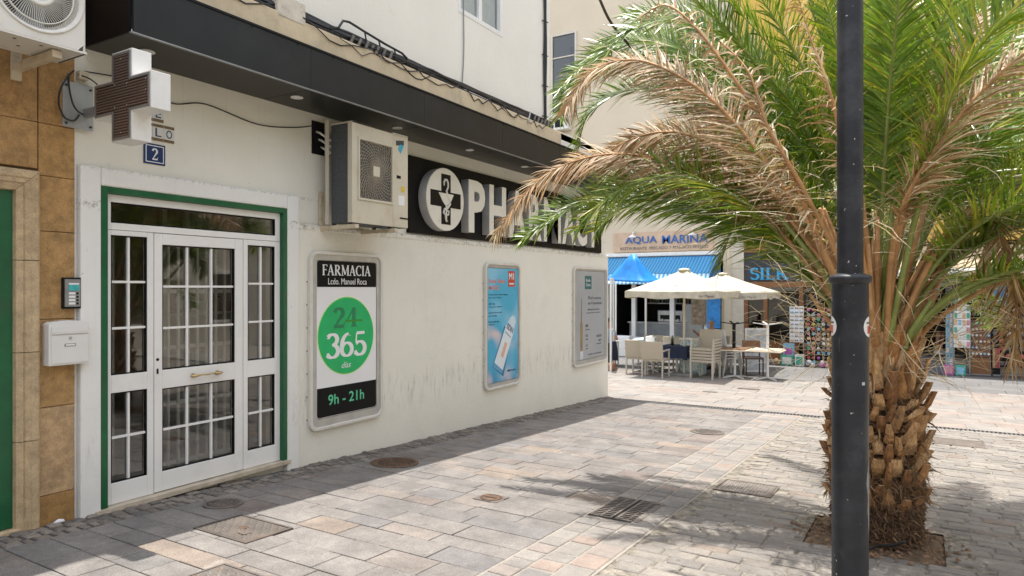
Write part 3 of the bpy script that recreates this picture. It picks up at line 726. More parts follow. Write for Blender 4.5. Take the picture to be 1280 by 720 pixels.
g = G(); g.box(-4.477, -4.450, 2.543, 11.8, 3.160, 3.1675); g.build('edge_trim', M_grey, cn)
g = G(); g.box(-5.06, -4.447, 2.54, 11.8, 3.517, 3.535)
g.build('top_flashing', M_black, cn)
g = G(); y = 2.9
while y < 11.5: g.lathe([(.008, -.02), (.008, .003), (.0, .006)], (-4.455, y, 3.505), 6, axis='x', cap=False); y += rs.uniform(.35, .6)
g.build('bolts', M_black, cn, kind='stuff')
for yy in (2.82, 4.18, 5.52, 6.86, 8.2, 9.5, 10.8):
    r_ = G().lathe([(.052, 3.1675), (.055, 3.160), (.042, 3.157), (.038, 3.165)], (-4.74, yy, 0), 18, cap=False).build('downlight', M_whitep, cn)
    G().lathe([(.037, 3.1665), (.02, 3.1645), (.001, 3.1645)], (-4.74, yy, 0), 14, cap=False).build('lens', M_pw, r_)
# ================================================================ THINGS ON THE SHOPFRONT
def face_mats(o, side, axis=0, sign=1):
    me = o.data; me.materials.append(side)
    for p in me.polygons: p.material_index = 0 if p.normal[axis] * sign > 0.7 else 1
# black sign board with raised letters
sg = thing('shop_sign', (-5.03, 6.05, 2.11), 'long black sign board with raised cream letters reading PHARMACY', 'shop sign')
G().box(-5.06, -5.018, 6.05, 11.47, 2.112, 2.998).build('board', mat('sign_board_black', (.010, .0095, .009), .5, .3, 3, spec=.12), sg, bevel=.004)
M_let = mat('cream_letter_face', (.74, .71, .62), .5, .04, 3, dirt=(.42, .33, .2), dscale=6, damt=.35)
M_lside = mat('grey_letter_return', (.42, .42, .42), .5, .12, 4)
for ch, y0, y1 in (('P', 7.07, 7.45), ('H', 7.55, 7.97), ('A', 8.03, 8.52), ('R', 8.60, 8.99), ('M', 9.06, 9.62), ('A', 9.67, 10.15), ('C', 10.18, 10.60), ('Y', 10.60, 11.08)):
    l = text(ch, 'letter', M_let, (-5.017, y0, 2.185), Y, Z, w=y1 - y0, h=.665, ext=.115, parent=sg, bold=.004 if ch == 'M' else .035); face_mats(l, M_lside)
dk = G().lathe([(.375, -5.017), (.375, -4.905), (.37, -4.90), (.0, -4.90)], (0, 6.59, 2.54), 56, axis='x', cap=False).build('disc', M_let, sg); face_mats(dk, M_lside)
g = G(); a, b = .30, .092
P = [(b, -b), (a, -b), (a, b), (b, b), (b, a), (-b, a), (-b, b), (-a, b), (-a, -b), (-b, -b), (-b, -a), (b, -a)]
g.prism([(6.59 + p[0], 2.54 + p[1]) for p in P], -4.90, -4.896, 'x'); g.build('cross_emblem', M_pk, dk)
g = G(); cy, cz, xx = 6.59, 2.54, -4.892
g.prism([(cy - .15, cz + .07), (cy + .15, cz + .07), (cy + .10, cz - .01), (cy + .03, cz - .06), (cy - .02, cz - .07), (cy - .07, cz - .03)], -4.896, -4.892, 'x')
g.prism([(cy - .012, cz - .06), (cy + .02, cz - .06), (cy + .012, cz - .27), (cy - .006, cz - .27)], -4.896, -4.8921, 'x')
sn = [(-.045, .16), (-.05, .20), (-.03, .235), (.005, .235), (.03, .20), (.03, .15), (.0, .10), (.02, .05), (.06, .0), (.07, -.05), (.02, -.10), (-.04, -.12), (-.06, -.16), (-.02, -.19), (.04, -.18), (.05, -.14), (.01, -.125), (-.02, -.20), (-.01, -.25), (.03, -.26)]
g.tube([(xx, cy + u, cz + v) for u, v in sn], [.006] + [.013] * 8 + [.016] * 4 + [.011] * 6 + [.004], 6)
g.build('chalice_and_serpent', M_let, dk)

# wall display frames
M_frame = mat('display_frame', (.66, .64, .58), .55, .06, 4, dirt=(.35, .3, .22), dscale=7, damt=.45)
M_fin = mat('brushed_frame_inner', (.46, .45, .42), .4, .15, 5, .15, 70, metal=.4)
def display(y0, y1, z0, z1, iy0, iy1, iz0, iz1, label, m):
    o = thing('display_case', (-5.03, y0, z0), label, 'display case', 'advert cases on the pharmacy wall')
    cy, cz, w, h = (y0 + y1) / 2, (z0 + z1) / 2, y1 - y0, z1 - z0
    g = G(); g.prism(rrect(cy, cz, w, h, .09), -5.032, -4.985, 'x', 0, rrect(cy, cz, w - .07, h - .07, .07)); g.build('outer_frame', M_frame, o, bevel=.008)
    iw, ih, icy, icz = iy1 - iy0, iz1 - iz0, (iy0 + iy1) / 2, (iz0 + iz1) / 2
    g = G(); g.prism(rrect(cy, cz, w - .066, h - .066, .065), -5.03, -5.0, 'x', 0, rrect(icy, icz, iw + .012, ih + .012, .028)); g.build('inner_frame', M_fin, o)
    G().prism(rrect(icy, icz, iw, ih, .03), -5.03, -5.004, 'x').build('poster', m, o)
    g = G(); z = z0 + .12
    while z < z1 - .1:
        for yy in (y0 - .006, y1 + .006): g.lathe([(.006, -5.03), (.006, -5.026), (.0, -5.025)], (0, yy, z), 6, axis='x', cap=False)
        z += .22
    g.build('screws', M_cable, o, kind='stuff'); return o
PX = -5.004
# 1: pharmacy hours
o = display(4.56, 5.58, .10, 1.84, 4.655, 5.485, .215, 1.745, 'wall display with green disc showing 24, 365 and opening hours 9h - 21h', M_pw)
G().prism(rrect(5.07, 1.6175, .824, .255, .03), PX, PX + .0025, 'x').build('header', M_pk, o)
G().box(PX, PX + .002, 4.658, 5.482, 1.49, 1.56).build('header', M_pk, o)
serif('FARMACIA', 'lettering', M_pw, (PX + .003, 4.72, 1.605), Y, Z, .68, .105, .001, o)
text('Lcdo. Manuel Roca', 'lettering', M_pw, (PX + .003, 4.80, 1.515), Y, Z, w=.54, h=.062, ext=.001, parent=o)
G().prism(rrect(5.07, .345, .824, .25, .03), PX, PX + .0025, 'x').build('footer', M_pk, o)
G().box(PX, PX + .002, 4.658, 5.482, .40, .505).build('footer', M_pk, o)
text('9h - 21h', 'lettering', emit_mat('faded_green_letters', (.10, .55, .30), 0.0), (PX + .003, 4.80, .325), Y, Z, w=.50, h=.105, ext=.001, parent=o, bold=.012)
circ = lambda r, n=48, cy=5.055, cz=1.0: [(cy + r * math.cos(2 * PI * i / n), cz + r * math.sin(2 * PI * i / n)) for i in range(n)]
G().prism(circ(.392), PX, PX + .0015, 'x').build('disc_rim', mat('yellow_green_print', (.35, .75, .08), .4, .02), o)
G().prism(circ(.384), PX, PX + .003, 'x').build('disc', mat('green_print', (.0, .42, .12), .4, .12, 5), o)
M_g2 = mat('dark_green_print', (.008, .20, .08), .4, .05)
serif('24', 'lettering', M_g2, (PX + .0035, 4.86, 1.085), Y, Z, .36, .195, .001, o)
G().box(PX + .003, PX + .0052, 5.03, 5.27, 1.135, 1.158).build('stroke', mat('mid_green_print', (.03, .25, .02), .4, .05), o)
serif('365', 'lettering', M_pw, (PX + .0035, 4.775, .79), Y, Z, .56, .235, .001, o)
text('días', 'lettering', M_pw, (PX + .0035, 4.98, .675), Y, Z, w=.13, h=.06, ext=.001, parent=o, shear=.35)
# 2: sun cream advert
def poster_blue():
    m, t, b = nodes('blue_advert_print'); ge = N(t, 'NewGeometry'); pos = ge.outputs['Position']
    sep = N(t, 'SeparateXYZ'); t.links.new(pos, sep.inputs[0])
    n = noise(t, pos, 1.6, 2, .4)
    base = ramp(t, sep.outputs[2], [(.2, (.02, .25, .45)), (.45, (.05, .38, .60)), (1.0, (.08, .42, .62)), ])
    c = mixc(t, ramp(t, n, [(.50, (0, 0, 0)), (.66, (.6,) * 3)]), base, (.35, .62, .78))
    # skin-coloured swirls of the photograph on the advert
    vn = noise(t, pos, 2.6, 1, .3)
    zb = ramp(t, sep.outputs[2], [(.25, (.7, .7, .7)), (.45, (0, 0, 0)), (.6, (.1, .1, .1)), (.85, (1, 1, 1)), (1.1, (.2, .2, .2)), (1.15, (0, 0, 0))])
    c = mixc(t, mixc(t, 1.0, zb, ramp(t, vn, [(.47, (0, 0, 0)), (.60, (.85,) * 3)]), 'MULTIPLY'), c, (.80, .58, .55))
    t.links.new(c, b.inputs['Base Color']); b.inputs['Roughness'].default_value = .3; return m
o = display(7.59, 8.52, .10, 1.83, 7.665, 8.46, .19, 1.75, 'wall display with a bright blue advert of a slanting white tube', poster_blue())
M_blu, M_red, M_nav = mat('pale_blue_print', (.35, .60, .78), .35, .06), mat('red_print', (.55, .06, .03), .4, .05), mat('navy_print', (.01, .03, .10), .4, .05)
M_tw = mat('tube_white_print', (.70, .76, .80), .3, .05)
G().box(PX, PX + .002, 8.19, 8.37, 1.50, 1.72).build('logo', M_red, o)
text('M1', 'lettering', M_pw, (PX + .003, 8.21, 1.60), Y, Z, w=.13, h=.09, ext=.001, parent=o, bold=.03)
G().box(PX + .002, PX + .003, 8.215, 8.345, 1.53, 1.55).build('print_line', M_pw, o)
M_salm = mat('salmon_print', (.75, .22, .14), .4, .05)
text('Fusion Water', 'lettering', M_salm, (PX, 7.69, 1.545), Y, Z, w=.42, h=.06, ext=.002, parent=o, bold=.01)
text('MAGIC', 'lettering', M_salm, (PX, 7.69, 1.455), Y, Z, w=.27, h=.06, ext=.002, parent=o, bold=.01)
for z_, s_, w_ in ((1.375, 'Fotoprotector facial ultraligero', .50), (1.335, 'para uso diario', .32), (1.25, 'SPF 50', .15), (1.21, 'Textura ligera', .34), (1.13, 'Rápida absorción', .33), (1.09, 'no irrita', .2), (1.01, 'Protección alta', .26), (.975, 'diaria', .14)):
    text(s_, 'lettering', M_nav, (PX, 7.69, z_), Y, Z, w=w_, h=.024, ext=.002, parent=o)
ax = Vector((0, .40, .68)).normalized(); pr = Vector((0, ax.z, -ax.y)); c0 = Vector((PX, 7.80, .40))
def tp(u, v, e): p = c0 + ax * u + pr * v; return (PX + e, p.y, p.z)
def flat(name, uv, e0, e1, m):
    g = G(); n = len(uv); g.v = [tp(u, v, e0) for u, v in uv] + [tp(u, v, e1) for u, v in uv]
    g.f = [tuple(range(n)), tuple(range(n, 2 * n))] + [(i, (i + 1) % n, n + (i + 1) % n, n + i) for i in range(n)]; g.m = [0] * len(g.f); return g.build(name, m, o)
flat('tube_shadow', [(.0, -.02), (.62, -.03), (.68, .2), (.0, .3)], 0, .0015, mat('deep_blue_print', (.01, .16, .33), .35, .1))
flat('tube_body', [(.02, -.01), (.66, .0), (.68, .23), (.06, .24)], 0, .003, M_tw)
flat('tube_cap', [(.66, .015), (.80, .05), (.86, .10), (.86, .16), (.82, .21), (.68, .215)], 0, .003, mat('cap_print', (.62, .74, .82), .3, .04))
flat('tube_label', [(.22, .09), (.44, .09), (.44, .16), (.22, .16)], .003, .004, mat('peach_print', (.70, .42, .28), .4, .1))
flat('tube_base', [(.0, -.01), (.07, -.01), (.07, .24), (.02, .24)], .003, .004, mat('tube_blue_print', (.10, .33, .52), .3, .1))
text('ISDIN', 'lettering', M_nav, tp(.62, .03, .003), -pr * -1, ax, w=.18, h=.085, ext=.001, parent=o, bold=.02)
text('FOTOPROTECTOR', 'lettering', M_nav, tp(.55, .03, .003), pr, ax, w=.17, h=.022, ext=.001, parent=o)
G().box(PX, PX + .002, 8.17, 8.25, .305, .33).build('logo', M_nav, o)
text('Isdin', 'lettering', M_nav, (PX, 8.27, .305), Y, Z, w=.12, h=.028, ext=.002, parent=o, bold=.01)
# 3: grey serum advert
M_gp = mat('grey_advert_print', (.36, .375, .385), .3, .14, .8)
o = display(10.28, 11.69, .14, 1.84, 10.40, 11.58, .25, 1.77, 'wall display with a pale grey advert of a slim golden ampoule', M_gp)
M_teal = mat('teal_print', (.02, .13, .13), .4, .05); M_dt = mat('dark_text_print', (.05, .05, .055), .5, .05); M_gold = mat('gold_print', (.30, .20, .09), .35, .3, 6)
G().box(PX, PX + .002, 10.73, 11.0, 1.46, 1.69).build('logo', M_teal, o)
text('Endo', 'lettering', M_pw, (PX + .003, 10.77, 1.59), Y, Z, w=.18, h=.05, ext=.001, parent=o)
text('Care', 'lettering', M_pw, (PX + .003, 10.77, 1.51), Y, Z, w=.18, h=.05, ext=.001, parent=o)
for z_, y_, s_, w_, h_ in ((1.28, 10.86, 'Piel nueva', .55, .055), (1.19, 10.86, 'en 4 semanas', .58, .055), (1.09, 10.84, 'Hidratación intensa', .5, .03), (1.03, 10.80, 'reparación y firmeza', .58, .03), (.80, 10.74, '+8%', .12, .05), (.75, 10.76, 'firmeza', .16, .025), (.63, 10.74, '+23', .11, .05), (.58, 10.76, 'brillo', .1, .025), (.46, 10.74, '-12', .10, .05), (.41, 10.76, 'poros', .1, .025), (.60, 11.22, 'NUEVO', .22, .045), (.53, 11.30, 'SERUM', .12, .03), (.47, 11.22, 'ampollas', .2, .03), (.31, 10.85, 'Consulte a su farmacéutico', .6, .025)):
    text(s_, 'lettering', M_dt, (PX, y_, z_), Y, Z, w=w_, h=h_, ext=.002, parent=o)
G().prism([(10.545, .34), (10.635, .34), (10.635, .85), (10.61, .92), (10.598, 1.30), (10.586, 1.30), (10.57, .92), (10.545, .85)], PX, PX + .003, 'x').build('ampoule', M_gold, o)
G().box(PX, PX + .004, 10.53, 10.65, .255, .40).build('ampoule_base', mat('white_base_print', (.6, .6, .62), .4), o)

# house number and name tiles
hn = thing('house_number', (-5.06, 2.98, 2.43), 'small blue enamel plate with a white number 2', 'house number')
G().box(-5.06, -5.05, 2.982, 3.152, 2.428, 2.585).build('plate', mat('blue_enamel', (.012, .035, .13), .25, .1), hn, bevel=.002)
g = G(); g.prism([(2.995, 2.441), (3.139, 2.441), (3.139, 2.572), (2.995, 2.572)], -5.05, -5.0485, 'x', 0, [(3.001, 2.447), (3.133, 2.447), (3.133, 2.566), (3.001, 2.566)]); g.build('border_line', M_pw, hn)
serif('2', 'numeral', M_pw, (-5.0495, 3.042, 2.462), Y, Z, .052, .088, .001, hn)
tl = thing('name_tiles', (-5.06, 3.0, 2.61), 'row of white tiles with blue letters LLO and brown edging, half behind the cross', 'tile sign')
M_tile = mat('white_glazed_tile', (.66, .65, .62), .25, .05); M_tb = mat('brown_tile_band', (.16, .10, .04), .35, .5, 60); M_tl = mat('tile_blue_paint', (.05, .07, .16), .3)
for i, ch in enumerate('LLO'):
    y0 = 2.965 + i * .088
    k = G().box(-5.06, -5.051, y0, y0 + .086, 2.612, 2.742).build('tile', M_tile, tl, bevel=.0015)
    for z_ in (2.613, 2.719): G().box(-5.051, -5.0502, y0 + .001, y0 + .085, z_, z_ + .022).build('edging', M_tb, k)
    text(ch, 'lettering', M_tl, (-5.051, y0 + .018, 2.645), Y, Z, w=.05, h=.066, ext=.001, parent=k, bold=.015)
for i, ch in enumerate('DE'):
    y0 = 2.965 + i * .088
    k = G().box(-5.06, -5.051, y0, y0 + .086, 2.758, 2.885).build('tile', M_tile, tl, bevel=.0015)
    G().box(-5.051, -5.0502, y0 + .001, y0 + .085, 2.759, 2.782).build('edging', M_tb, k)
    text(ch, 'lettering', M_tl, (-5.051, y0 + .02, 2.79), Y, Z, w=.045, h=.066, ext=.001, parent=k, bold=.015)

# intercom and letter box
ic = thing('intercom', (-5.03, 2.39, 1.34), 'grey door intercom with four white bell labels in a dark frame', 'intercom')
G().box(-5.03, -4.998, 2.392, 2.508, 1.338, 1.552).build('frame', M_black, ic, bevel=.004)
G().box(-4.998, -4.994, 2.400, 2.500, 1.352, 1.540).build('face_plate', M_grey, ic)
G().box(-4.994, -4.992, 2.425, 2.49, 1.462, 1.502).build('logo_card', mat('turquoise_card', (.05, .42, .42), .4, .3, 30), ic)
G().box(-4.994, -4.9925, 2.425, 2.49, 1.503, 1.514).build('card_edge', M_pw, ic)
for i in range(4):
    z = 1.436 - i * .023; G().box(-4.994, -4.992, 2.425, 2.466, z, z + .015).build('name_card', M_pw, ic); G().box(-4.994, -4.989, 2.474, 2.486, z, z + .013).build('button', M_black, ic)
lb = thing('letter_box', (-5.03, 2.28, .96), 'white steel letter box with a curved lid on the ochre stone', 'letter box')
M_lb = mat('white_enamel_steel', (.70, .69, .66), .3, .04, 4)
g = G(); g.prism([(2.275, .962), (2.53, .962), (2.53, 1.24), (2.50, 1.253), (2.40, 1.262), (2.30, 1.253), (2.275, 1.24)], -5.028, -4.94, 'x'); g.build('body', M_lb, lb, bevel=.004)
G().box(-4.94, -4.935, 2.29, 2.522, .975, 1.165).build('door', M_lb, lb, bevel=.002)
G().box(-4.94, -4.928, 2.288, 2.524, 1.172, 1.182).box(-4.94, -4.932, 2.29, 2.522, 1.183, 1.222).build('flap', M_lb, lb, bevel=.0015)
G().lathe([(.010, -4.935), (.010, -4.930), (.0, -4.929)], (0, 2.405, 1.142), 12, axis='x', cap=False).build('lock', M_steel, lb)
l = G().box(-4.935, -4.932, 2.37, 2.44, 1.088, 1.106).build('name_plate', M_grey, lb); G().box(-4.932, -4.931, 2.376, 2.434, 1.092, 1.102).build('card', M_pw, l)

# ---------------------------------------------------------------- air conditioners
M_ac = mat('aged_ac_enamel', (.58, .53, .42), .45, .07, 3, dirt=(.42, .30, .17), dscale=4, damt=.45)
M_ac1 = mat('white_ac_enamel', (.66, .64, .58), .42, .05, 3, dirt=(.40, .28, .18), dscale=5, damt=.5)
M_fin2 = mat('condenser_fins', (.085, .095, .10), .6, .3, 40, .5, 200, metal=.3)
M_brk = mat('cream_bracket_steel', (.58, .50, .36), .5, .1, 8, dirt=(.3, .16, .07), dscale=12, damt=.8)
def spiral_grille(cx, cy, cz, r, nr, nrad, twist, m, parent, name='fan_guard', wire=.0028):
    g = G()
    for i in range(1, nr + 1):
        rr = r * i / nr; n = 28 if rr > .1 else 16
        g.tube([(cx, cy + rr * math.cos(2 * PI * k / n), cz + rr * math.sin(2 * PI * k / n)) for k in range(n + 1)], wire * .7, 4, cap=False)
    for i in range(nrad):
        a = 2 * PI * i / nrad
        g.tube([(cx + .004, cy + r * s_ * math.cos(a + twist * s_), cz + r * s_ * math.sin(a + twist * s_)) for s_ in (.14, .35, .55, .78, 1)], wire, 4, cap=False)
    return g.build(name, m, parent)
ac = thing('air_conditioner', (-4.74, 4.71, 2.08), 'large yellowed air conditioner on wall brackets beside the black sign', 'air conditioner')
x0, x1, y0, y1, z0, z1 = -4.885, -4.60, 4.715, 5.525, 2.10, 3.055
g = G(); g.box(x0 + .004, x1 - .02, y0 + .012, y1, z0, z1 - .012); g.build('side_coil', M_fin2, ac)
# front panel with a square fan opening
fy0, fy1, fz0, fz1 = 4.80, 5.285, 2.33, 2.91
g = G()
for (a, b, c, d_) in ((y0, fy0, z0, z1), (fy0, fy1, z0, fz0), (fy0, fy1, fz1, z1), (fy1, y1 - .235, z0, z1)): g.box(x1 - .02, x1, a, b, c, d_)
g.box(x1 - .055, x1 - .02, y0, y0 + .012, z0, z1); g.box(x0, x1, y0 + .001, y1, z1 - .012, z1 + .001)
g.build('front_panel', M_ac, ac)
s2 = G().box(x0, x1 - .001, y1 - .232, y1 + .004, z0 + .002, z1 - .013).build('service_panel', M_ac, ac, bevel=.006)
G().prism([(5.34, 2.98), (5.46, 3.0), (5.46, 2.955), (5.34, 2.93)], -4.601, -4.598, 'x').build('badge', mat('badge_dark', (.03, .05, .06), .4), s2)
G().prism([(5.37, 2.90), (5.41, 2.86), (5.46, 2.95), (5.40, 2.95)], -4.601, -4.597, 'x').build('badge', mat('badge_cyan', (.03, .36, .52), .4), s2)
G().box(-4.601, -4.597, 5.35, 5.41, 2.60, 2.63).build('handle_slot', M_black, s2)
G().box(-4.601, -4.598, 5.42, 5.475, 2.47, 2.525).build('warning_sticker', mat('yellow_sticker', (.6, .45, .05), .5), s2)
G().box(-4.601, -4.598, 5.38, 5.47, 2.33, 2.43).build('sticker', M_pw, s2)
G().box(-4.601, -4.597, 5.40, 5.52, 2.19, 2.205).build('panel_gap', M_black, s2)
fr = G().prism([(fy0 - .01, fz0 - .01), (fy1 + .01, fz0 - .01), (fy1 + .01, fz1 + .01), (fy0 - .01, fz1 + .01)], x1 - .015, x1 + .012, 'x', 0, [(fy0 + .012, fz0 + .012), (fy1 - .012, fz0 + .012), (fy1 - .012, fz1 - .012), (fy0 + .012, fz1 - .012)]).build('fan_frame', M_ac, ac, bevel=.004)
G().box(x1 - .12, x1 - .10, fy0 + .0, fy1 - .0, fz0, fz1).build('fan_recess', mat('fan_recess_dark', (.05, .035, .025), .8, .3, 8), ac)
M_guard = mat('guard_wire_rusty', (.45, .38, .28), .5, .2, 20, dirt=(.2, .1, .05), dscale=14, damt=.8)
cy, cz = (fy0 + fy1) / 2, (fz0 + fz1) / 2
g = G()
for i in range(1, 17):
    rr = .025 * i; n = 26; pts = []
    for k in range(n + 1):
        pts.append((x1 + .002, min(max(cy + rr * math.cos(2 * PI * k / n) * .98, fy0 + .01), fy1 - .01), min(max(cz + rr * 1.1 * math.sin(2 * PI * k / n), fz0 + .01), fz1 - .01)))
    g.tube(pts, .0017, 4, cap=False)
for i in range(40):
    a = 2 * PI * i / 40; pts = []
    for s_ in (.04, .1, .17, .24, .30, .37):
        pts.append((x1 + .006, min(max(cy + s_ * math.cos(a + s_ * 3), fy0 + .01), fy1 - .01), min(max(cz + s_ * 1.1 * math.sin(a + s_ * 3), fz0 + .01), fz1 - .01)))
    g.tube(pts, .0024, 4, cap=False)
g.build('fan_guard', M_guard, ac)
g = G()
for k in range(4):
    a = k * PI / 2 + .4
    g.add([(x1 - .09, cy, cz), (x1 - .09, cy + .22 * math.cos(a), cz + .22 * math.sin(a)), (x1 - .05, cy + .24 * math.cos(a + .7), cz + .24 * math.sin(a + .7)), (x1 - .06, cy + .12 * math.cos(a + 1.1), cz + .12 * math.sin(a + 1.1))], [(0, 1, 2, 3)])
g.build('fan_blades', mat('fan_blade_dark', (.12, .11, .10), .5), ac)
G().box(x1 + .003, x1 + .012, cy - .045, cy + .045, cz - .05, cz + .05).build('guard_hub', M_ac, ac, bevel=.003)
g = G(); g.beam((-4.90, 4.69, 2.09), (-4.90, 4.69, 3.09), .02, .03); g.build('side_rail', M_ac, ac)
for yy in (4.74, 5.30):
    g = G(); g.beam((-5.03, yy, 2.062), (-4.56, yy, 2.062), .05, .038); g.box(-5.045, -5.025, yy - .02, yy + .02, 2.03, 2.42 if yy < 5 else 2.1); g.build('bracket', M_brk, ac, bevel=.003)
g = G()
for yy in (4.74, 5.30): g.lathe([(.022, 2.081), (.022, 2.098)], (-4.65, yy, 0), 10); g.lathe([(.022, 2.081), (.022, 2.098)], (-4.86, yy, 0), 10)
g.build('rubber_feet', M_cable, ac)
g = G()
for k in range(3): g.tube([(-5.06, 4.70 + k * .03, 3.0 - k * .07), (-5.0, 4.69 + k * .02, 2.98 - k * .07), (-4.9, 4.74, 2.9 - k * .06)], .011, 6)
g.build('pipe', M_whitep, ac)

a1 = thing('air_conditioner', (-4.6, 1.8, 2.93), 'white air conditioner with a round radial fan guard at the top left corner', 'air conditioner')
x0, x1, y0, y1, z0, z1 = -4.78, -4.45, 1.38, 2.262, 2.93, 3.58
FY, FZ, FR = 2.0, 3.235, .25
g = G(); n = 40                                    # front with a round hole
out = []
for i in range(n):
    a = 2 * PI * i / n + PI / 4; c, s_ = math.cos(a), math.sin(a); hy0, hy1 = y0 - FY, y1 - .012 - FY; hz0, hz1 = z0 + .012 - FZ, z1 - FZ
    k = min((hy1 if c > 0 else hy0) / c if abs(c) > 1e-6 else 9, (hz1 if s_ > 0 else hz0) / s_ if abs(s_) > 1e-6 else 9)
    out.append((FY + c * k, FZ + s_ * k))
g.prism(out, x1 - .012, x1, 'x', 0, [(FY + FR * math.cos(2 * PI * i / n + PI / 4), FZ + FR * math.sin(2 * PI * i / n + PI / 4)) for i in range(n)])
g.build('front_panel', M_ac1, a1)
G().box(x0, x1 - .013, y1 - .012, y1, z0, z1).box(x0, x1 + .002, y1 - .0125, y1 + .003, z0, z0 + .012).build('side_panel', M_ac1, a1)
G().box(x0, x1 - .001, y0, y1 - .0125, z0, z0 + .0115).build('base_pan', M_ac1, a1)
G().box(x0, x1, y0, y1, z1, z1 + .01).build('lid', M_ac1, a1)
g = G()
for i in range(7): g.lathe([(.011, z0 - .0008), (.0, z0 - .001)], (-4.52 - (i % 2) * .12, 1.62 + i * .07, 0), 8, cap=False)
g.build('drain_holes', M_black, a1)
G().box(x0, x0 + .02, y0, y1 - .0125, z0 + .0116, z1).build('rear_coil', M_fin2, a1)
G().lathe([(FR, x1 - .006), (FR + .002, x1 + .006), (FR - .01, x1 + .008), (FR - .03, x1 - .02), (FR - .045, x1 - .05)], (0, FY, FZ), 44, axis='x', cap=False).build('fan_ring', M_ac1, a1, smooth=True)
g = G()
for i in range(84):
    a = 2 * PI * i / 84
    g.tube([(x1 - .01, FY + r_ * math.cos(a + tw), FZ + r_ * math.sin(a + tw)) for r_, tw in ((.085, 0), (.14, .06), (.185, .11))], .0018, 4, cap=False)
for i in range(110):
    a = 2 * PI * i / 110
    g.tube([(x1 - .012 , FY + r_ * math.cos(a), FZ + r_ * math.sin(a)) for r_ in (.193, .243)], .0016, 4, cap=False)
g.build('fan_guard', M_ac1, a1, kind='stuff')
g = G(); g.lathe([(.188, x1 - .016), (.188, x1 - .004), (.194, x1 - .004), (.194, x1 - .016)], (0, FY, FZ), 40, axis='x', cap=False)
g.lathe([(.09, x1 - .02), (.09, x1 - .002), (.075, x1 - .0), (.07, x1 - .006), (.055, x1 - .006), (.05, x1 - .001), (.0, x1 + .0)], (0, FY, FZ), 30, axis='x', cap=False)
g.build('guard_hub', M_ac1, a1, smooth=True)
G().lathe([(.26, -4.70), (.0, -4.69)], (0, FY, FZ), 24, axis='x', cap=False).build('fan_recess', mat('fan_recess_grey', (.10, .085, .075), .8, .2, 8), a1)
g = G()
for k in range(3):
    a = k * 2 * PI / 3
    g.add([(x1 - .12, FY, FZ), (x1 - .12, FY + .2 * math.cos(a), FZ + .2 * math.sin(a)), (x1 - .08, FY + .22 * math.cos(a + .8), FZ + .22 * math.sin(a + .8)), (x1 - .09, FY + .1 * math.cos(a + 1.3), FZ + .1 * math.sin(a + 1.3))], [(0, 1, 2, 3)])
g.build('fan_blades', M_grey, a1)
for yy in (2.12, 1.5):
    g = G(); g.beam((-5.03, yy, 2.90), (-4.50, yy, 2.90), .055, .045); g.box(-5.03, -5.01, yy - .03, yy + .03, 2.82, 3.1); g.build('bracket', M_brk, a1, bevel=.003)

# ---------------------------------------------------------------- pharmacy cross
cr = thing('pharmacy_cross', (-5.03, 2.5, 2.74), 'white edged pharmacy cross with dark brown light panel on a wall arm', 'cross sign')
def crs(a, b, cx=-4.485, cz=2.735, v=None):
    v = v or a
    P = [(b, -b), (a, -b), (a, b), (b, b), (b, v), (-b, v), (-b, b), (-a, b), (-a, -b), (-b, -b), (-b, -v), (b, -v)]
    return [(cx + p[0], cz + p[1]) for p in P]
M_case = mat('cross_casing', (.74, .73, .70), .3, .05, 3, dirt=(.4, .36, .3), damt=.3)
G().prism(crs(.33, .118, v=.295), 2.50, 2.63, 'y').build('casing', M_case, cr, bevel=.003)
G().prism(crs(.318, .106, v=.283), 2.493, 2.5, 'y', 0, crs(.303, .091, v=.268)).build('rim', M_grey, cr)
G().prism(crs(.303, .091, v=.268), 2.497, 2.4995, 'y').build('light_panel', mat('unlit_panel', (.022, .013, .010), .45, .3, 5), cr)
g = G(); s_ = .0185
for i in range(-16, 17):
    for j in range(-14, 15):
        u, v = i * s_, j * s_
        if (abs(u) < .297 and abs(v) < .086) or (abs(u) < .086 and abs(v) < .262):
            x, z = -4.485 + u, 2.735 + v; r = .006
            g.add([(x - r, 2.497, z - r), (x + r, 2.497, z - r), (x + r, 2.497, z + r), (x - r, 2.497, z + r), (x, 2.490, z)], [(0,1,4),(1,2,4),(2,3,4),(3,0,4)])
g.build('light_dots', mat('unlit_lens', (.12, .065, .04), .35, .35, 3), cr, fix=False, kind='stuff')
g = G()
for (u, v) in ((-.28, 0), (0, .24), (.28, .0), (0, -.24), (.07, .07), (-.07, .08), (.07, -.07), (-.07, -.07), (-.29, .07), (.28, .07)):
    g.lathe([(.005, 2.4925), (.0, 2.489)], (-4.485 + u, 0, 2.735 + v), 6, axis='y', cap=False)
g.build('screw', M_steel, cr)
G().beam((-5.03, 2.55, 2.70), (-4.81, 2.55, 2.70), .035, .055, (0, 0, 1)).build('arm', M_grey, cr)
p_ = G().box(-5.058, -5.045, 2.495, 2.61, 2.60, 2.90).box(-5.03, -5.022, 2.40, 2.60, 2.585, 2.90).build('wall_plate', mat('galvanised_plate', (.40, .41, .41), .45, .15, 8, metal=.5), cr, bevel=.002)
g = G()
for yy in (2.42, 2.58):
    for zz in (2.61, 2.87): g.lathe([(.008, -5.022), (.008, -5.012), (.0, -5.010)], (0, yy, zz), 6, axis='x', cap=False)
g.build('bolt', M_cable, p_)

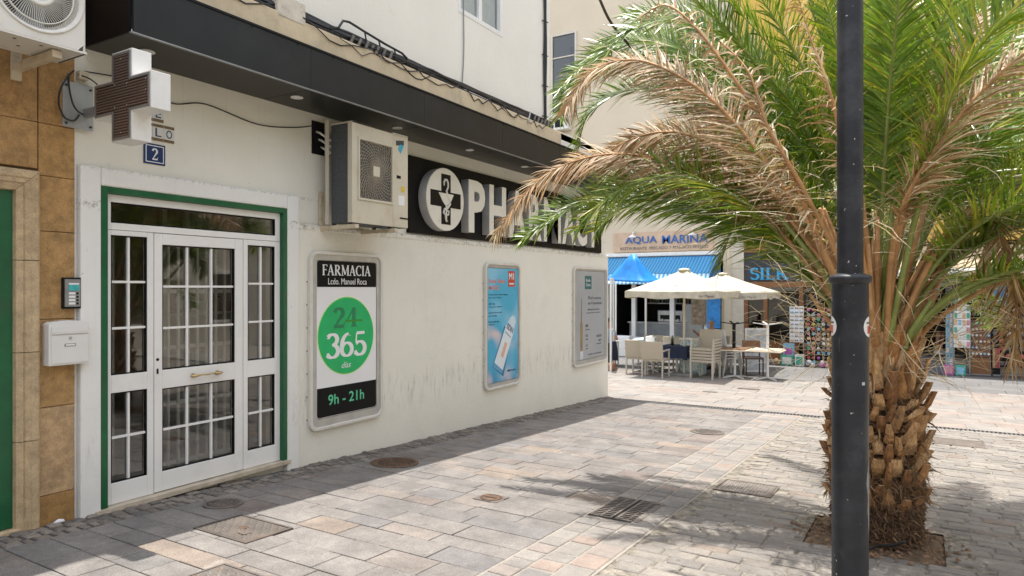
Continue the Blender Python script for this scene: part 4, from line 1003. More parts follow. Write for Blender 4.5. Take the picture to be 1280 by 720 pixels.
# ---------------------------------------------------------------- cables
def cable(name, pts, r, label, m=M_cable, cat='cable'):
    P = [Vector(p) for p in pts]; out = []
    for i in range(len(P) - 1):
        p0, p1, p2, p3 = P[max(i - 1, 0)], P[i], P[i + 1], P[min(i + 2, len(P) - 1)]
        for k in range(6):
            t = k / 6; out.append(.5 * ((2 * p1) + (-p0 + p2) * t + (2 * p0 - 5 * p1 + 4 * p2 - p3) * t * t + (-p0 + 3 * p1 - 3 * p2 + p3) * t ** 3))
    out.append(P[-1]); return tag(G().tube(out, r, 6).build(name, m, smooth=True), label, cat)
cable('cable', [(-5.02, 2.47, 2.98), (-5.0, 2.42, 2.92), (-4.99, 2.37, 2.82), (-4.99, 2.36, 2.72), (-5.0, 2.40, 2.64), (-5.0, 2.46, 2.63), (-5.01, 2.5, 2.68)], .006, 'black cable looping left round the galvanised plate of the cross')
cable('cable', [(-5.03, 2.44, 2.95), (-5.0, 2.43, 2.85), (-4.98, 2.44, 2.75), (-4.98, 2.47, 2.70), (-5.0, 2.52, 2.685)], .006, 'short black cable dropping in front of the galvanised plate')
cable('cable', [(-5.02, 2.5, 2.96), (-4.95, 2.54, 2.93), (-4.85, 2.56, 2.86), (-4.79, 2.56, 2.82)], .005, 'thin black cable running down into the left arm of the cross')
cable('cable', [(-5.04, 2.55, 3.0), (-5.04, 2.9, 3.02), (-5.05, 3.2, 2.93), (-5.05, 3.5, 2.99), (-5.05, 4.0, 2.93), (-5.05, 4.4, 2.98), (-5.055, 4.66, 3.05)], .005, 'thin black cable sagging along the cream wall under the canopy')
tag(G().box(-5.06, -5.0, 2.5, 2.56, 2.93, 2.99).build('junction_box', M_brk, bevel=.006), 'small ochre junction box beside the black cables under the canopy', 'junction box')
g = G(); rc = random.Random(11)
for k in range(15):
    yy = 2.5; pts = []; off = rc.uniform(-.03, .03); zo = rc.uniform(-.025, .03)
    while yy < 9.0:
        if 3.86 < yy < 4.2: zoff = .17
        else: zoff = 0
        pts.append((-4.68 + off + rc.uniform(-.012, .012), yy, 3.865 + zo + zoff * (.0) + .02 * math.sin(yy * 1.3 + k) + rc.uniform(-.008, .008))); yy += .32
    g.tube(pts, rc.uniform(.008, .015), 5)
for k in range(14):
    y0 = rc.uniform(2.6, 8.2); L = rc.uniform(.3, .9); pts = []
    for i in range(7): t = i / 6; pts.append((-4.60 - rc.uniform(0, .02), y0 + L * t, 3.83 - rc.uniform(.03, .07) * math.sin(PI * t) * 2))
    g.tube(pts, rc.uniform(.004, .007), 5)
g.build('cable_bundle', M_cable)
tag(bpy.data.objects['cable_bundle'], 'thick bundle of black cables lying along the slab above the canopy', 'cable bundle')
g = G()                                            # clamps and splice boxes sitting in the bundle
for ci, yy in enumerate([4.75, 4.85, 4.95, 5.02, 5.1, 5.2, 5.3] + [8.3, 8.4, 8.5, 8.6, 8.7, 8.8]):
    g = G(); g.tube([(-4.66, yy, 3.80), (-4.63, yy + .02, 3.86 + rc.uniform(0, .04))], [.018, .013], 7)
    tag(g.build('cable_clamp', mat('clamp_metal', (.22, .2, .18), .5, .3, 20, metal=.5)), ['leftmost', 'second', 'third', 'fourth', 'fifth', 'sixth', 'seventh'][ci % 7] + ' small metal clamp from the left under the bent black rail' if yy < 6 else ['leftmost', 'second', 'third', 'fourth', 'fifth', 'sixth'][ci - 7] + ' small metal clamp from the left in the bundle at the upper wall corner', 'cable clamp', 'clamps under the bent rail' if yy < 6 else 'clamps near the upper corner')
# bent black rail of pipes
rl = thing('pipe_rack', (-4.66, 4.6, 3.85), 'bent black metal rail with four rungs above the cable bundle', 'rail')
g = G(); g.tube([(-4.66, 4.50, 3.86), (-4.66, 4.60, 3.90), (-4.66, 4.66, 3.985), (-4.66, 4.74, 4.0), (-4.66, 4.95, 3.975), (-4.66, 5.25, 3.945), (-4.66, 5.5, 3.93), (-4.66, 5.58, 3.90), (-4.66, 5.58, 3.82)], .012, 8); g.build('rail', M_cable, rl, smooth=True)
for yy, zt in ((4.95, 3.97), (5.15, 3.95), (5.38, 3.935)): G().tube([(-4.66, yy, zt), (-4.655, yy + .02, 3.88), (-4.65, yy, 3.82)], .008, 6).build('rung', M_cable, rl, smooth=True)
cable('cable', [(-4.785, 6.775, 7.0), (-4.785, 6.77, 6.0), (-4.785, 6.79, 5.0), (-4.785, 6.80, 4.4), (-4.785, 6.77, 4.0), (-4.78, 6.74, 3.86)], .007, 'pale grey wire hanging down the white upper wall beside the window', mat('grey_wire', (.22, .24, .24), .5))
g = G()
for k in range(3): g.tube([(-4.78 + .01 * k, 8.84 + .012 * k + .01 * math.sin(i * 1.7 + k), 3.75 + i * .35) for i in range(11)], .011, 5)
for zz in (4.0, 4.45, 4.9, 5.4, 6.0): g.beam((-4.78, 8.78, zz), (-4.77, 8.94, zz + .015), .012, .012)
tag(g.build('corner_cable', M_cable), 'thick black cable climbing the corner of the white upper wall', 'cable')
tag(G().beam((-4.60, 8.05, 3.72), (-4.66, 8.22, 3.92), .02, .004).build('cable_strip', M_grey), 'thin grey metal strip leaning on the cables near the corner', 'strip')
cable('cable', [(-4.7, 8.85, 3.84), (-4.9, 9.3, 3.80), (-5.3, 10.2, 3.98), (-6.0, 11.5, 4.1)], .012, 'black cable trailing off the roof slab towards the palm')
# ================================================================ PALM
PC = Vector((-.28, 5.32, gz(5.32)))
palm = thing('palm_tree', PC, 'large date palm with drooping green and dried brown fronds behind the black lamp post', 'palm')
M_frg = leaf_mat('palm_leaf_green', [(.07, .14, .02), (.17, .28, .025), (.10, .18, .025), (.28, .37, .04), (.08, .15, .03)], .27, .3)
M_fry = leaf_mat('palm_leaf_yellowing', [(.14, .25, .02), (.36, .38, .04), (.20, .32, .03), (.50, .42, .06), (.12, .22, .03), (.26, .36, .05)], .3, .3)
M_frd = leaf_mat('palm_leaf_dry', [(.38, .22, .10), (.48, .30, .15), (.30, .16, .07), (.62, .48, .32), (.42, .25, .12)], .18, .5)
M_frs = leaf_mat('palm_leaf_straw', [(.62, .50, .33), (.70, .60, .44), (.50, .36, .21)], .25, .6)
M_rg = mat('rachis_green', (.22, .27, .07), .5, .2, 8)
M_rd = mat('rachis_dry', (.44, .24, .10), .6, .3, 10, .3, 60)
rp = random.Random(21)
def spline(P, n):
    P = [Vector(p) for p in P]; out = []
    for i in range(len(P) - 1):
        p0, p1, p2, p3 = P[max(i - 1, 0)], P[i], P[i + 1], P[min(i + 2, len(P) - 1)]
        for k in range(n):
            t = k / n; out.append(.5 * ((2 * p1) + (-p0 + p2) * t + (2 * p0 - 5 * p1 + 4 * p2 - p3) * t * t + (-p0 + 3 * p1 - 3 * p2 + p3) * t ** 3))
    out.append(P[-1]); return out
def frond(kind, P, step=.0130, lmax=.36, start=.36, ragged=0.0, roll=0.0):
    S = spline(P, 8); L = [0]
    for a, b in zip(S[:-1], S[1:]): L.append(L[-1] + (b - a).length)
    T = L[-1]
    def at(d):
        i = max(1, min(len(L) - 1, next((k for k, v in enumerate(L) if v >= d), len(L) - 1)))
        f = (d - L[i - 1]) / max(1e-6, L[i] - L[i - 1]); return S[i - 1].lerp(S[i], f), (S[i] - S[i - 1]).normalized()
    gl = G(); d = T * start; side0 = None; twist = rp.uniform(-.5, .5)
    dry = kind in 'db'
    while d < T * .995:
        t = d / T; p, tan = at(d)
        side = tan.cross(Z)
        if side.length < .15: side = side0 or Vector((1, 0, 0))
        side.normalize(); side0 = side
        up = side.cross(tan).normalized()
        if roll: side, up = side * math.cos(roll) + up * math.sin(roll), up * math.cos(roll) - side * math.sin(roll)
        if t > 1: break
        ll = lmax * (0.45 + 1.0 * min(1, (t - start) / .18 + .1) ) * (1 - .62 * max(0, (t - .55) / .45) ** 1.6) / 1.35
        for sg_ in (-1, 1):
            if dry and rp.random() < (.02 if kind == 'd' else .5): continue
            ang = math.radians(rp.gauss((56 - 16 * t) if dry else (66 - 24 * t), (6 if not dry else (6 if kind == 'd' else 16))))          # away from the rachis
            vee = math.radians(rp.gauss(20 if not dry else -18, 15 + (3 if dry else 0)))
            dr = (tan * math.cos(ang) + (side * sg_ * math.cos(vee) + up * math.sin(vee)) * math.sin(ang)).normalized()
            if not dry and rp.random() < .06: dr = (dr + Vector((rp.uniform(-.5, .5), rp.uniform(-.5, .5), rp.uniform(-.5, .3)))).normalized()
            l_ = ll * rp.uniform(.8, 1.12) * (1 if not dry else (rp.uniform(.65, 1.05) if kind == 'd' else rp.uniform(.3, .75))); g_ = (rp.uniform(.03, .17) if not dry else (rp.uniform(.06, .24) if kind == 'd' else rp.uniform(.3, .8)))
            w = rp.uniform(.0055, .0085) * (1 if not dry else .9)
            nrm = dr.cross(up if abs(dr.dot(up)) < .95 else side).normalized()
            nrm = (nrm * math.cos(twist + .3) + up * math.sin(rp.uniform(-.6, .6))).normalized()
            pp = p; dd = dr.copy(); k = len(gl.v); ws = (.5, 1, .72, 0)
            for s_ in range(4):
                if s_ < 3: gl.v += [tuple(pp - nrm * w * ws[s_]), tuple(pp + nrm * w * ws[s_])]
                else: gl.v.append(tuple(pp))
                pp = pp + dd * l_ / 3; dd = (dd - Z * g_ + (Vector((rp.uniform(-1, 1), rp.uniform(-1, 1), rp.uniform(-1, 1))) * (.30 if kind == 'b' else (.06 if dry else .03)))).normalized()
            m_ = 0
            if kind == 'y': m_ = 1 if rp.random() < .6 else 0
            elif kind == 'g': m_ = 1 if rp.random() < .07 else (3 if rp.random() < .02 else 0)
            else: m_ = 3 if rp.random() < .28 else 2
            for f in ((k, k+1, k+3, k+2), (k+2, k+3, k+5, k+4), (k+4, k+5, k+6)): gl.f.append(f); gl.m.append(m_)
        d += step * rp.uniform(.7, 1.3)
    lab = {'d': 'dry brown frond', 'b': 'broken dry brown frond', 'y': 'yellowing green frond'}.get(kind)
    o = gl.build('frond', [M_frg, M_fry, M_frd, M_frs], palm, fix=False, label=lab)
    nS = len(S); R_ = [max(.0035, .021 * (1 - i / nS) ** .8) for i in range(nS)]
    R_[0] = .034; R_[1] = .028
    G().tube(S, R_, 6).build('rachis', M_rd if (dry or kind == 'x') else M_rg, o, smooth=True)
    return o
FRONDS = [
    ('d', [(-0.29, 5.25, 1.04), (-0.55, 5.27, 1.42), (-0.97, 5.37, 1.96), (-1.46, 5.43, 2.33), (-1.98, 5.40, 2.57), (-2.46, 5.35, 2.60), (-2.91, 5.25, 2.42), (-3.29, 5.14, 1.94)]),
    ('d', [(-0.32, 5.18, 1.10), (-0.55, 5.04, 1.70), (-0.89, 4.95, 2.28), (-1.21, 4.93, 2.73), (-1.53, 4.92, 3.03), (-1.90, 4.93, 3.22), (-2.24, 4.90, 3.17), (-2.44, 4.84, 2.87)]),
    ('d', [(-0.30, 5.31, 1.09), (-0.69, 5.31, 1.82), (-1.06, 5.38, 2.30), (-1.43, 5.44, 2.62), (-1.82, 5.44, 2.76), (-2.21, 5.44, 2.70), (-2.43, 5.43, 2.52)]),
    ('b', [(-0.30, 5.07, 1.06), (-0.49, 4.73, 1.58), (-0.63, 4.52, 2.00), (-0.78, 4.38, 2.38), (-0.98, 4.25, 2.74), (-1.20, 4.18, 3.08), (-1.39, 4.18, 3.26), (-1.57, 4.19, 3.22)]),
    ('g', [(-0.32, 5.53, 1.14), (-0.74, 5.51, 1.96), (-1.13, 5.74, 2.83), (-1.63, 5.91, 3.43), (-2.14, 5.95, 3.72), (-2.63, 5.89, 3.66), (-2.98, 5.79, 3.34)]),
    ('g', [(-0.31, 5.42, 1.03), (-0.73, 5.40, 1.54), (-1.19, 5.47, 1.95), (-1.69, 5.64, 2.22), (-2.26, 5.65, 2.32), (-2.84, 5.64, 2.20), (-3.23, 5.53, 1.93)]),
    ('g', [(-0.32, 5.53, 1.08), (-0.84, 5.80, 2.05), (-1.31, 5.99, 2.70), (-1.80, 6.04, 3.16), (-2.34, 6.06, 3.34), (-2.76, 6.04, 3.18), (-2.91, 6.07, 2.82)]),
    ('y', [(-0.32, 5.53, 1.02), (-0.82, 5.69, 1.67), (-1.37, 5.95, 2.06), (-1.96, 6.06, 2.26), (-2.48, 6.10, 2.23), (-2.73, 6.06, 2.02)]),
    ('y', [(-0.31, 5.42, 1.03), (-0.78, 5.37, 1.71), (-1.20, 5.35, 2.15), (-1.60, 5.34, 2.35), (-1.99, 5.34, 2.37), (-2.31, 5.26, 2.18), (-2.53, 5.25, 1.96)]),
    ('g', [(-0.30, 5.42, 1.14), (-0.52, 5.52, 2.01), (-0.79, 5.48, 2.74), (-1.07, 5.31, 3.15), (-1.41, 5.11, 3.57), (-1.81, 4.86, 3.93), (-2.22, 4.61, 4.05)]),
    ('g', [(-0.27, 5.44, 1.14), (-0.38, 5.73, 2.08), (-0.55, 5.74, 2.94), (-0.77, 5.73, 3.72), (-1.05, 5.67, 4.52)]),
    ('g', [(-0.32, 5.53, 1.08), (-0.82, 5.69, 1.67), (-1.18, 5.83, 1.97), (-1.39, 5.93, 1.96), (-1.51, 5.98, 1.65)]),
    ('g', [(-0.30, 5.66, 1.07), (-0.55, 6.44, 2.02), (-0.89, 7.17, 2.87), (-1.37, 7.82, 3.39), (-1.78, 8.15, 3.24)]),
    ('g', [(-0.32, 5.64, 1.07), (-0.81, 6.05, 2.27), (-1.40, 6.40, 3.37), (-2.02, 6.49, 4.03), (-2.59, 6.49, 4.23)]),
    ('b', [(-0.27, 5.09, 1.11), (-0.34, 4.81, 1.78), (-0.43, 4.64, 2.37), (-0.50, 4.60, 2.71), (-0.62, 4.65, 3.09), (-0.71, 4.59, 3.45)]),
    ('d', [(-0.21, 5.13, 1.11), (-0.17, 4.86, 1.68), (-0.09, 4.67, 2.00), (0.11, 4.56, 2.35), (0.30, 4.56, 2.59), (0.50, 4.57, 2.76), (0.74, 4.65, 2.83)]),
    ('g', [(-0.20, 5.37, 1.04), (-0.02, 5.71, 1.59), (0.28, 6.13, 2.07), (0.60, 6.44, 2.38), (0.99, 6.78, 2.54), (1.44, 7.17, 2.37)]),
    ('d', [(-0.19, 5.14, 1.06), (0.02, 5.04, 1.61), (0.21, 4.97, 1.91), (0.35, 5.00, 1.90), (0.44, 5.06, 1.62), (0.48, 5.07, 1.29), (0.44, 5.06, 0.99)]),
    ('y', [(-0.24, 5.46, 1.09), (-0.17, 5.73, 1.95), (0.03, 6.21, 2.91), (0.31, 6.61, 3.67), (0.78, 7.12, 4.29)]),
    ('g', [(-0.24, 5.46, 1.09), (-0.26, 5.92, 1.97), (-0.26, 6.62, 3.11), (-0.22, 7.34, 4.18), (-0.03, 8.16, 4.93)]),
    ('y', [(-0.20, 5.13, 1.11), (-0.02, 4.78, 2.01), (0.17, 4.54, 2.64), (0.45, 4.48, 3.00), (0.79, 4.57, 3.20)]),
    ('g', [(-0.19, 5.38, 1.07), (0.12, 5.68, 1.65), (0.48, 6.13, 2.12), (0.92, 6.63, 2.46), (1.44, 7.17, 2.49)]),
    ('g', [(-0.21, 5.25, 1.10), (-0.02, 5.24, 1.80), (0.27, 5.30, 2.36), (0.60, 5.50, 2.77), (1.00, 5.74, 2.92)]),
    ('g', [(-0.22, 5.36, 1.12), (-0.14, 5.52, 1.82), (0.03, 5.86, 2.48), (0.39, 6.31, 3.19), (0.95, 6.88, 3.70)]),
    ('y', [(-0.25, 5.22, 1.13), (-0.27, 5.33, 1.81), (-0.33, 5.53, 2.51), (-0.43, 5.70, 3.27), (-0.56, 5.85, 4.09)]),
    ('g', [(-0.24, 5.46, 1.11), (-0.18, 5.85, 1.84), (-0.02, 6.41, 2.64), (0.27, 7.17, 3.38), (0.74, 7.92, 3.73)]),
    ('b', [(-0.29, 5.08, 1.11), (-0.45, 4.75, 1.63), (-0.64, 4.46, 2.11), (-0.80, 4.31, 2.44), (-0.91, 4.29, 2.79), (-1.10, 4.36, 3.04)]),
    ('y', [(-0.32, 5.41, 1.09), (-0.79, 5.48, 1.84), (-1.16, 5.60, 2.30), (-1.57, 5.71, 2.62), (-2.00, 5.74, 2.70), (-2.39, 5.69, 2.52), (-2.61, 5.67, 2.24)]),
    ('g', [(-0.33, 5.53, 1.08), (-0.89, 5.77, 2.11), (-1.42, 5.91, 2.91), (-1.93, 5.96, 3.38), (-2.43, 5.89, 3.51), (-2.82, 5.77, 3.36), (-2.92, 5.71, 3.06)]),
    ('g', [(-0.31, 5.65, 1.10), (-0.65, 5.68, 2.15), (-1.00, 5.70, 2.94), (-1.41, 5.58, 3.48), (-1.82, 5.44, 3.68), (-2.20, 5.33, 3.55), (-2.31, 5.26, 3.28)]),
    ('d', [(-0.21, 5.13, 1.11), (-0.15, 4.93, 1.68), (-0.06, 4.81, 2.11), (0.04, 4.81, 2.54), (0.17, 4.89, 2.92), (0.32, 5.10, 3.20)]),
    ('b', [(-0.25, 5.22, 1.10), (-0.26, 5.21, 1.70), (-0.30, 5.31, 2.25), (-0.36, 5.39, 2.83), (-0.42, 5.47, 3.32)]),
]

for k_, P_ in FRONDS:
    left = P_[-1][0] < PC.x - .8; rgt = P_[-1][0] > PC.x + .8
    frond(k_, P_, lmax=.43 if k_ == 'd' else .42, step=.0080 if k_ == 'd' else .0105, start=.30 if left else .36, roll=math.radians(rp.uniform(38, 62)) * (1 if left else (-1 if rgt else 0)))
def auto(az, el0, el1, L, kind, z0=1.0, r0=.12):
    p = PC + Vector((math.cos(az) * r0, math.sin(az) * r0, z0 + .24)); P = [p]; n = 6
    for i in range(n):
        e = math.radians(el0 + (el1 - el0) * ((i + .5) / n) ** 1.15)
        a = az + rp.uniform(-.06, .06); p = p + Vector((math.cos(a) * math.cos(e), math.sin(a) * math.cos(e), math.sin(e))) * L / n; P.append(p)
    return frond(kind, P)
# azimuths: 0 = +x (right of the palm), 90 = away down the street, 180 = towards the pharmacy wall
az = 0
for i in range(36):
    az = (i * 137.5 + rp.uniform(-9, 9)) % 360; L = rp.uniform(2.3, 3.1); kind = rp.choice('gggyyyd')
    el0 = rp.uniform(74, 88); el1 = rp.uniform(-38, 12)
    if 120 < az < 240: L = rp.uniform(1.5, 2.0); el0 = rp.uniform(83, 89); el1 = rp.uniform(20, 50)      # short ones towards the wall
    if 228 <= az < 318 or 98 < az < 150 or (150 <= az < 228 and i % 2): continue
    if 318 <= az < 350: L = rp.uniform(1.6, 2.1)
    auto(math.radians(az), el0, el1, L, kind)
for i in range(5):                                  # low, drooping, mostly dried ones to the right and behind
    az = rp.uniform(-40, 70); auto(math.radians(az), rp.uniform(55, 72), rp.uniform(-60, -30), rp.uniform(1.8, 2.5), rp.choice('dygyg'), .95)
for i in range(12):                                  # tall inner spears
    az = rp.uniform(0, 360); auto(math.radians(az), 88, rp.uniform(35, 65), rp.uniform(2.2, 2.9), rp.choice('gy'), 1.1, .05)
# bare spiny petiole bases rising out of the head
for i in range(80):
    a = rp.uniform(0, 2 * PI); lean = rp.uniform(.12, .5); h = rp.uniform(.55, 1.25); r0 = rp.uniform(.05, .20)
    b0 = PC + Vector((math.cos(a) * r0, math.sin(a) * r0, 1.05)); pts = [b0 + Vector((math.cos(a) * lean * t * t * h, math.sin(a) * lean * t * t * h, h * t)) for t in (0, .33, .66, 1)]
    G().tube(pts, [.042, .026, .019, .012], 6).build('petiole', M_rd if rp.random() < .75 else M_rg, palm, smooth=True)
G().tube(spline([(-2.15, 5.6, 3.54), (-2.26, 5.41, 3.71), (-2.32, 5.31, 3.87), (-2.4, 5.21, 4.15)], 5), .012, 6).build('dead_stalk', mat('dead_stalk_brown', (.07, .045, .03), .7, .3, 12), palm, smooth=True)
# thin straw-coloured spines and threads tangled in the crown
g = G()
for i in range(1000):
    a = rp.uniform(0, 2 * PI); r = abs(rp.gauss(.35, .3)); z = rp.uniform(1.15, 2.5); k = .4 + z * .35
    p = PC + Vector((math.cos(a) * r * k, math.sin(a) * r * k, z)); dd = Vector((math.cos(a) + rp.gauss(0, .8), math.sin(a) + rp.gauss(0, .8), rp.gauss(.1, .7))).normalized()
    l_ = rp.uniform(.12, .5); nn = dd.orthogonal().normalized() * rp.uniform(.0018, .0035); kk = len(g.v)
    for s_ in range(4):
        w = (1, .9, .6, .2)[s_]; g.v += [tuple(p - nn * w), tuple(p + nn * w)]; p = p + dd * l_ / 3; dd = (dd + Vector((rp.gauss(0, .18), rp.gauss(0, .18), -.12))).normalized()
    for s_ in range(3): g.f.append((kk + 2*s_, kk + 2*s_ + 1, kk + 2*s_ + 3, kk + 2*s_ + 2)); g.m.append(0)
g.build('dry_spines', M_frs, palm, fix=False, kind='stuff')
# trunk with its leaf bases
def bark(name, cols, bmp=.9):
    m, t, b = nodes(name); ge = N(t, 'NewGeometry'); oi = N(t, 'ObjectInfo')
    c = ramp(t, oi.outputs['Random'], [(i / (len(cols) - 1), c_) for i, c_ in enumerate(cols)])
    mp = N(t, 'Mapping'); mp.inputs['Scale'].default_value = (1, 1, .18); t.links.new(ge.outputs['Position'], mp.inputs[0])
    n = noise(t, mp.outputs[0], 85, 6, .7); n2 = noise(t, ge.outputs['Position'], 11, 4)
    c = mixc(t, 1.0, c, ramp(t, n, [(.3, (.45,) * 3), (.65, (1.25,) * 3)]), 'MULTIPLY'); c = mixc(t, 1.0, c, ramp(t, n2, [(.3, (.6,) * 3), (.6, (1.1,) * 3)]), 'MULTIPLY')
    t.links.new(c, b.inputs['Base Color']); b.inputs['Roughness'].default_value = .85; bump(t, b, n, bmp, .015); return m
M_bark = bark('palm_bark', [(.085, .045, .022), (.11, .06, .03)], 1.0)
M_boot = bark('leaf_base_fibre', [(.42, .20, .07), (.54, .28, .11), (.28, .13, .05), (.62, .37, .17)])
M_boot2 = bark('cut_leaf_base', [(.60, .36, .16), (.66, .44, .24)])
tr = G(); n = 40; rows_ = 30; V = []
for j in range(rows_ + 1):
    z = -.03 + 1.38 * j / rows_
    base = .268 + .02 * math.sin(z * 3) - (.075 * max(0, z - .95) / .4) + (.045 if z < .28 else 0)
    for i in range(n):
        a = 2 * PI * i / n; r = base * .80 + .03 * math.sin(7 * a + j) * rp.random() + rp.uniform(-.018, .018)
        tr.v.append((PC.x + r * math.cos(a), PC.y + r * math.sin(a), PC.z + z))
for j in range(rows_):
    for i in range(n): q_ = (i + 1) % n; tr.f.append((j*n+i, j*n+q_, (j+1)*n+q_, (j+1)*n+i)); tr.m.append(0)
tr.f.append(tuple(rows_ * n + i for i in range(n))); tr.m.append(0)
trunk = tr.build('trunk', M_bark, palm)
k = 0
for j in range(15):
    z = .30 + .072 * j; nn = 15
    for i in range(nn):
        a = 2 * PI * (i + .5 * (j % 2)) / nn + rp.uniform(-.09, .09)
        if j < 2 and rp.random() < .35: continue
        base = .222 - .04 * max(0, z - .85) / .4
        rad = Vector((math.cos(a), math.sin(a), 0)); tn = Vector((-math.sin(a), math.cos(a), 0))
        hh = rp.uniform(.06, .19) * (1 + .5 * (j > 9)); w0 = rp.uniform(.028, .05); w1 = w0 * rp.uniform(.25, .75); out_ = rp.uniform(.02, .12)
        th = rp.uniform(.016, .03)
        b0 = PC + rad * base + Z * (z - .03); b1 = b0 + rad * out_ + Z * hh + tn * rp.uniform(-.05, .05); mid = (b0 + b1) / 2 + rad * .018
        g = G(); L_ = [(b0, w0, th * 1.6), (mid, (w0 + w1) / 2 * 1.1, th * 1.2), (b1, w1, th)]
        for p_, w_, t_ in L_:
            g.v += [tuple(p_ - tn * w_), tuple(p_ + rad * t_ * 1.0 - tn * w_ * .5), tuple(p_ + rad * t_ + tn * w_ * .5), tuple(p_ + tn * w_), tuple(p_ - rad * t_ * .8)]
        for s_ in range(2): g.f += [(5*s_+q_, 5*s_+(q_+1)%5, 5*s_+5+(q_+1)%5, 5*s_+5+q_) for q_ in range(5)]
        g.f += [(0,1,2,3,4), (10,11,12,13,14)]; g.m = [0] * 10 + [0, 1]
        g.build('leaf_base', [M_boot, M_boot2] if rp.random() < .7 else [M_boot2, M_boot], trunk); k += 1
# shredded fibre hanging between the leaf bases, thickest where the lower trunk begins
g = G()
for i in range(7000):
    a = rp.uniform(0, 2 * PI); z = rp.choice([rp.gauss(.42, .13), rp.uniform(.2, 1.25), rp.uniform(.2, 1.25), rp.uniform(.0, .35)]); z = max(0, z); base = .262 if z < .3 else .23 + .06 * rp.random() - .08 * max(0, z - .85) / .4
    p = PC + Vector((math.cos(a) * base, math.sin(a) * base, z)); low = z < .3
    dd = Vector((math.cos(a) * rp.uniform(.2, 1), math.sin(a) * rp.uniform(.2, 1), rp.gauss(-.1, .7))) + Vector((-math.sin(a), math.cos(a), 0)) * rp.gauss(0, .8); dd.normalize()
    l_ = rp.uniform(.03, .075) if low else rp.uniform(.04, .13); nn = dd.orthogonal().normalized() * (rp.uniform(.003, .009) if rp.random() < .25 else rp.uniform(.0008, .002)); kk = len(g.v)
    for s_ in range(3):
        w = (1, .8, .2)[s_]; g.v += [tuple(p - nn * w), tuple(p + nn * w)]; p = p + dd * l_ / 2; dd = (dd + Vector((rp.gauss(0, .3), rp.gauss(0, .3), -.6))).normalized()
    for s_ in range(2): g.f.append((kk + 2*s_, kk + 2*s_ + 1, kk + 2*s_ + 3, kk + 2*s_ + 2)); g.m.append(0)
g.build('fibre', leaf_mat('trunk_fibre', [(.16, .085, .04), (.26, .15, .07), (.10, .055, .03), (.34, .22, .11)], .1, .8), trunk, fix=False, kind='stuff')
g = G()                                             # crusty old root zone
for i in range(900):
    a = rp.uniform(0, 2 * PI); z = rp.uniform(-.02, .30); r = .262 + rp.uniform(-.02, .02)
    p = PC + Vector((math.cos(a) * r, math.sin(a) * r, z)); s_ = rp.uniform(.008, .022); rad = Vector((math.cos(a), math.sin(a), 0)); tn = Vector((-math.sin(a), math.cos(a), 0))
    g.add([p - tn * s_ - Z * s_ * .6, p + tn * s_ - Z * s_ * .5, p + tn * s_ * .8 + Z * s_ * .6, p - tn * s_ * .7 + Z * s_ * .5, p + rad * s_ * rp.uniform(.8, 1.8)], [(0,1,4),(1,2,4),(2,3,4),(3,0,4)])
g.build('root_crust', M_bark, trunk, fix=False, kind='stuff')
cable('irrigation_hose', [(-.10, 4.84, PC.z + .16), (-.17, 4.88, PC.z + .11), (-.25, 4.93, PC.z + .075), (-.34, 4.93, PC.z + .02), (-.42, 4.94, PC.z - .01)][::-1], .010, 'short black irrigation hose against the palm trunk', cat='hose')

# ================================================================ LAMP POST
lp = thing('lamp_post', (-.30, 3.67, gz(3.67)), 'black painted steel lamp post with a collar, standing before the palm', 'lamp post')
def paint_black():
    m, t, b = nodes('chipped_black_paint'); ge = N(t, 'NewGeometry'); pos = ge.outputs['Position']
    n = noise(t, pos, 5, 8, .65); c = ramp(t, n, [(.3, (.014, .016, .020)), (.55, (.024, .026, .031)), (.75, (.045, .048, .054))])
    ch = noise(t, pos, 38, 3, .5); c = mixc(t, ramp(t, ch, [(.725, (0, 0, 0)), (.735, (1, 1, 1))]), c, (.42, .40, .38))
    mpz = N(t, 'Mapping'); mpz.inputs['Scale'].default_value = (9, 9, .9); mpz.inputs['Rotation'].default_value = (.2, .3, 0); t.links.new(pos, mpz.inputs[0]); c = mixc(t, ramp(t, noise(t, mpz.outputs[0], 6, 5, .7), [(.66, (0, 0, 0)), (.72, (.5,) * 3)]), c, (.12, .12, .12))
    c = mixc(t, ramp(t, noise(t, pos, 2.2, 7, .7), [(.5, (0, 0, 0)), (.75, (.55,) * 3)]), c, (.10, .105, .11))
    sep = N(t, 'SeparateXYZ'); t.links.new(pos, sep.inputs[0])
    t.links.new(c, b.inputs['Base Color']); b.inputs['Roughness'].default_value = .42; b.inputs['Specular IOR Level'].default_value = .3
    bump(t, b, noise(t, pos, 30, 5), .25, .008); return m
M_post = paint_black(); cx, cy = -.305, 3.672
zb = gz(3.67)
G().lathe([(.115, zb - .02), (.115, zb + .03), (.085, zb + .05), (.0815, zb + .06), (.0815, 1.50)], (cx, cy, 0), 40, cap=False).build('base_tube', M_post, lp, smooth=True)
G().lathe([(.0815, 1.498), (.088, 1.503), (.094, 1.512), (.0955, 1.524), (.0955, 1.532), (.090, 1.540), (.0595, 1.549), (.0585, 1.55)], (cx, cy, 0), 40, cap=False).build('collar', M_post, lp, smooth=True)
G().lathe([(.0585, 1.545), (.057, 4.2), (.05, 4.25), (.0, 4.26)], (cx, cy, 0), 36, cap=False).build('upper_tube', M_post, lp, smooth=True)
g = G(); g.tube([(cx, cy, 4.2), (cx, cy, 4.7), (cx + .1, cy - .1, 5.0)], .03, 10); g.lathe([(.0, 5.0), (.16, 5.02), (.22, 5.2), (.14, 5.38), (.0, 5.42)], (cx + .1, cy - .1, 0), 20, cap=False)
g.build('lantern', M_post, lp)
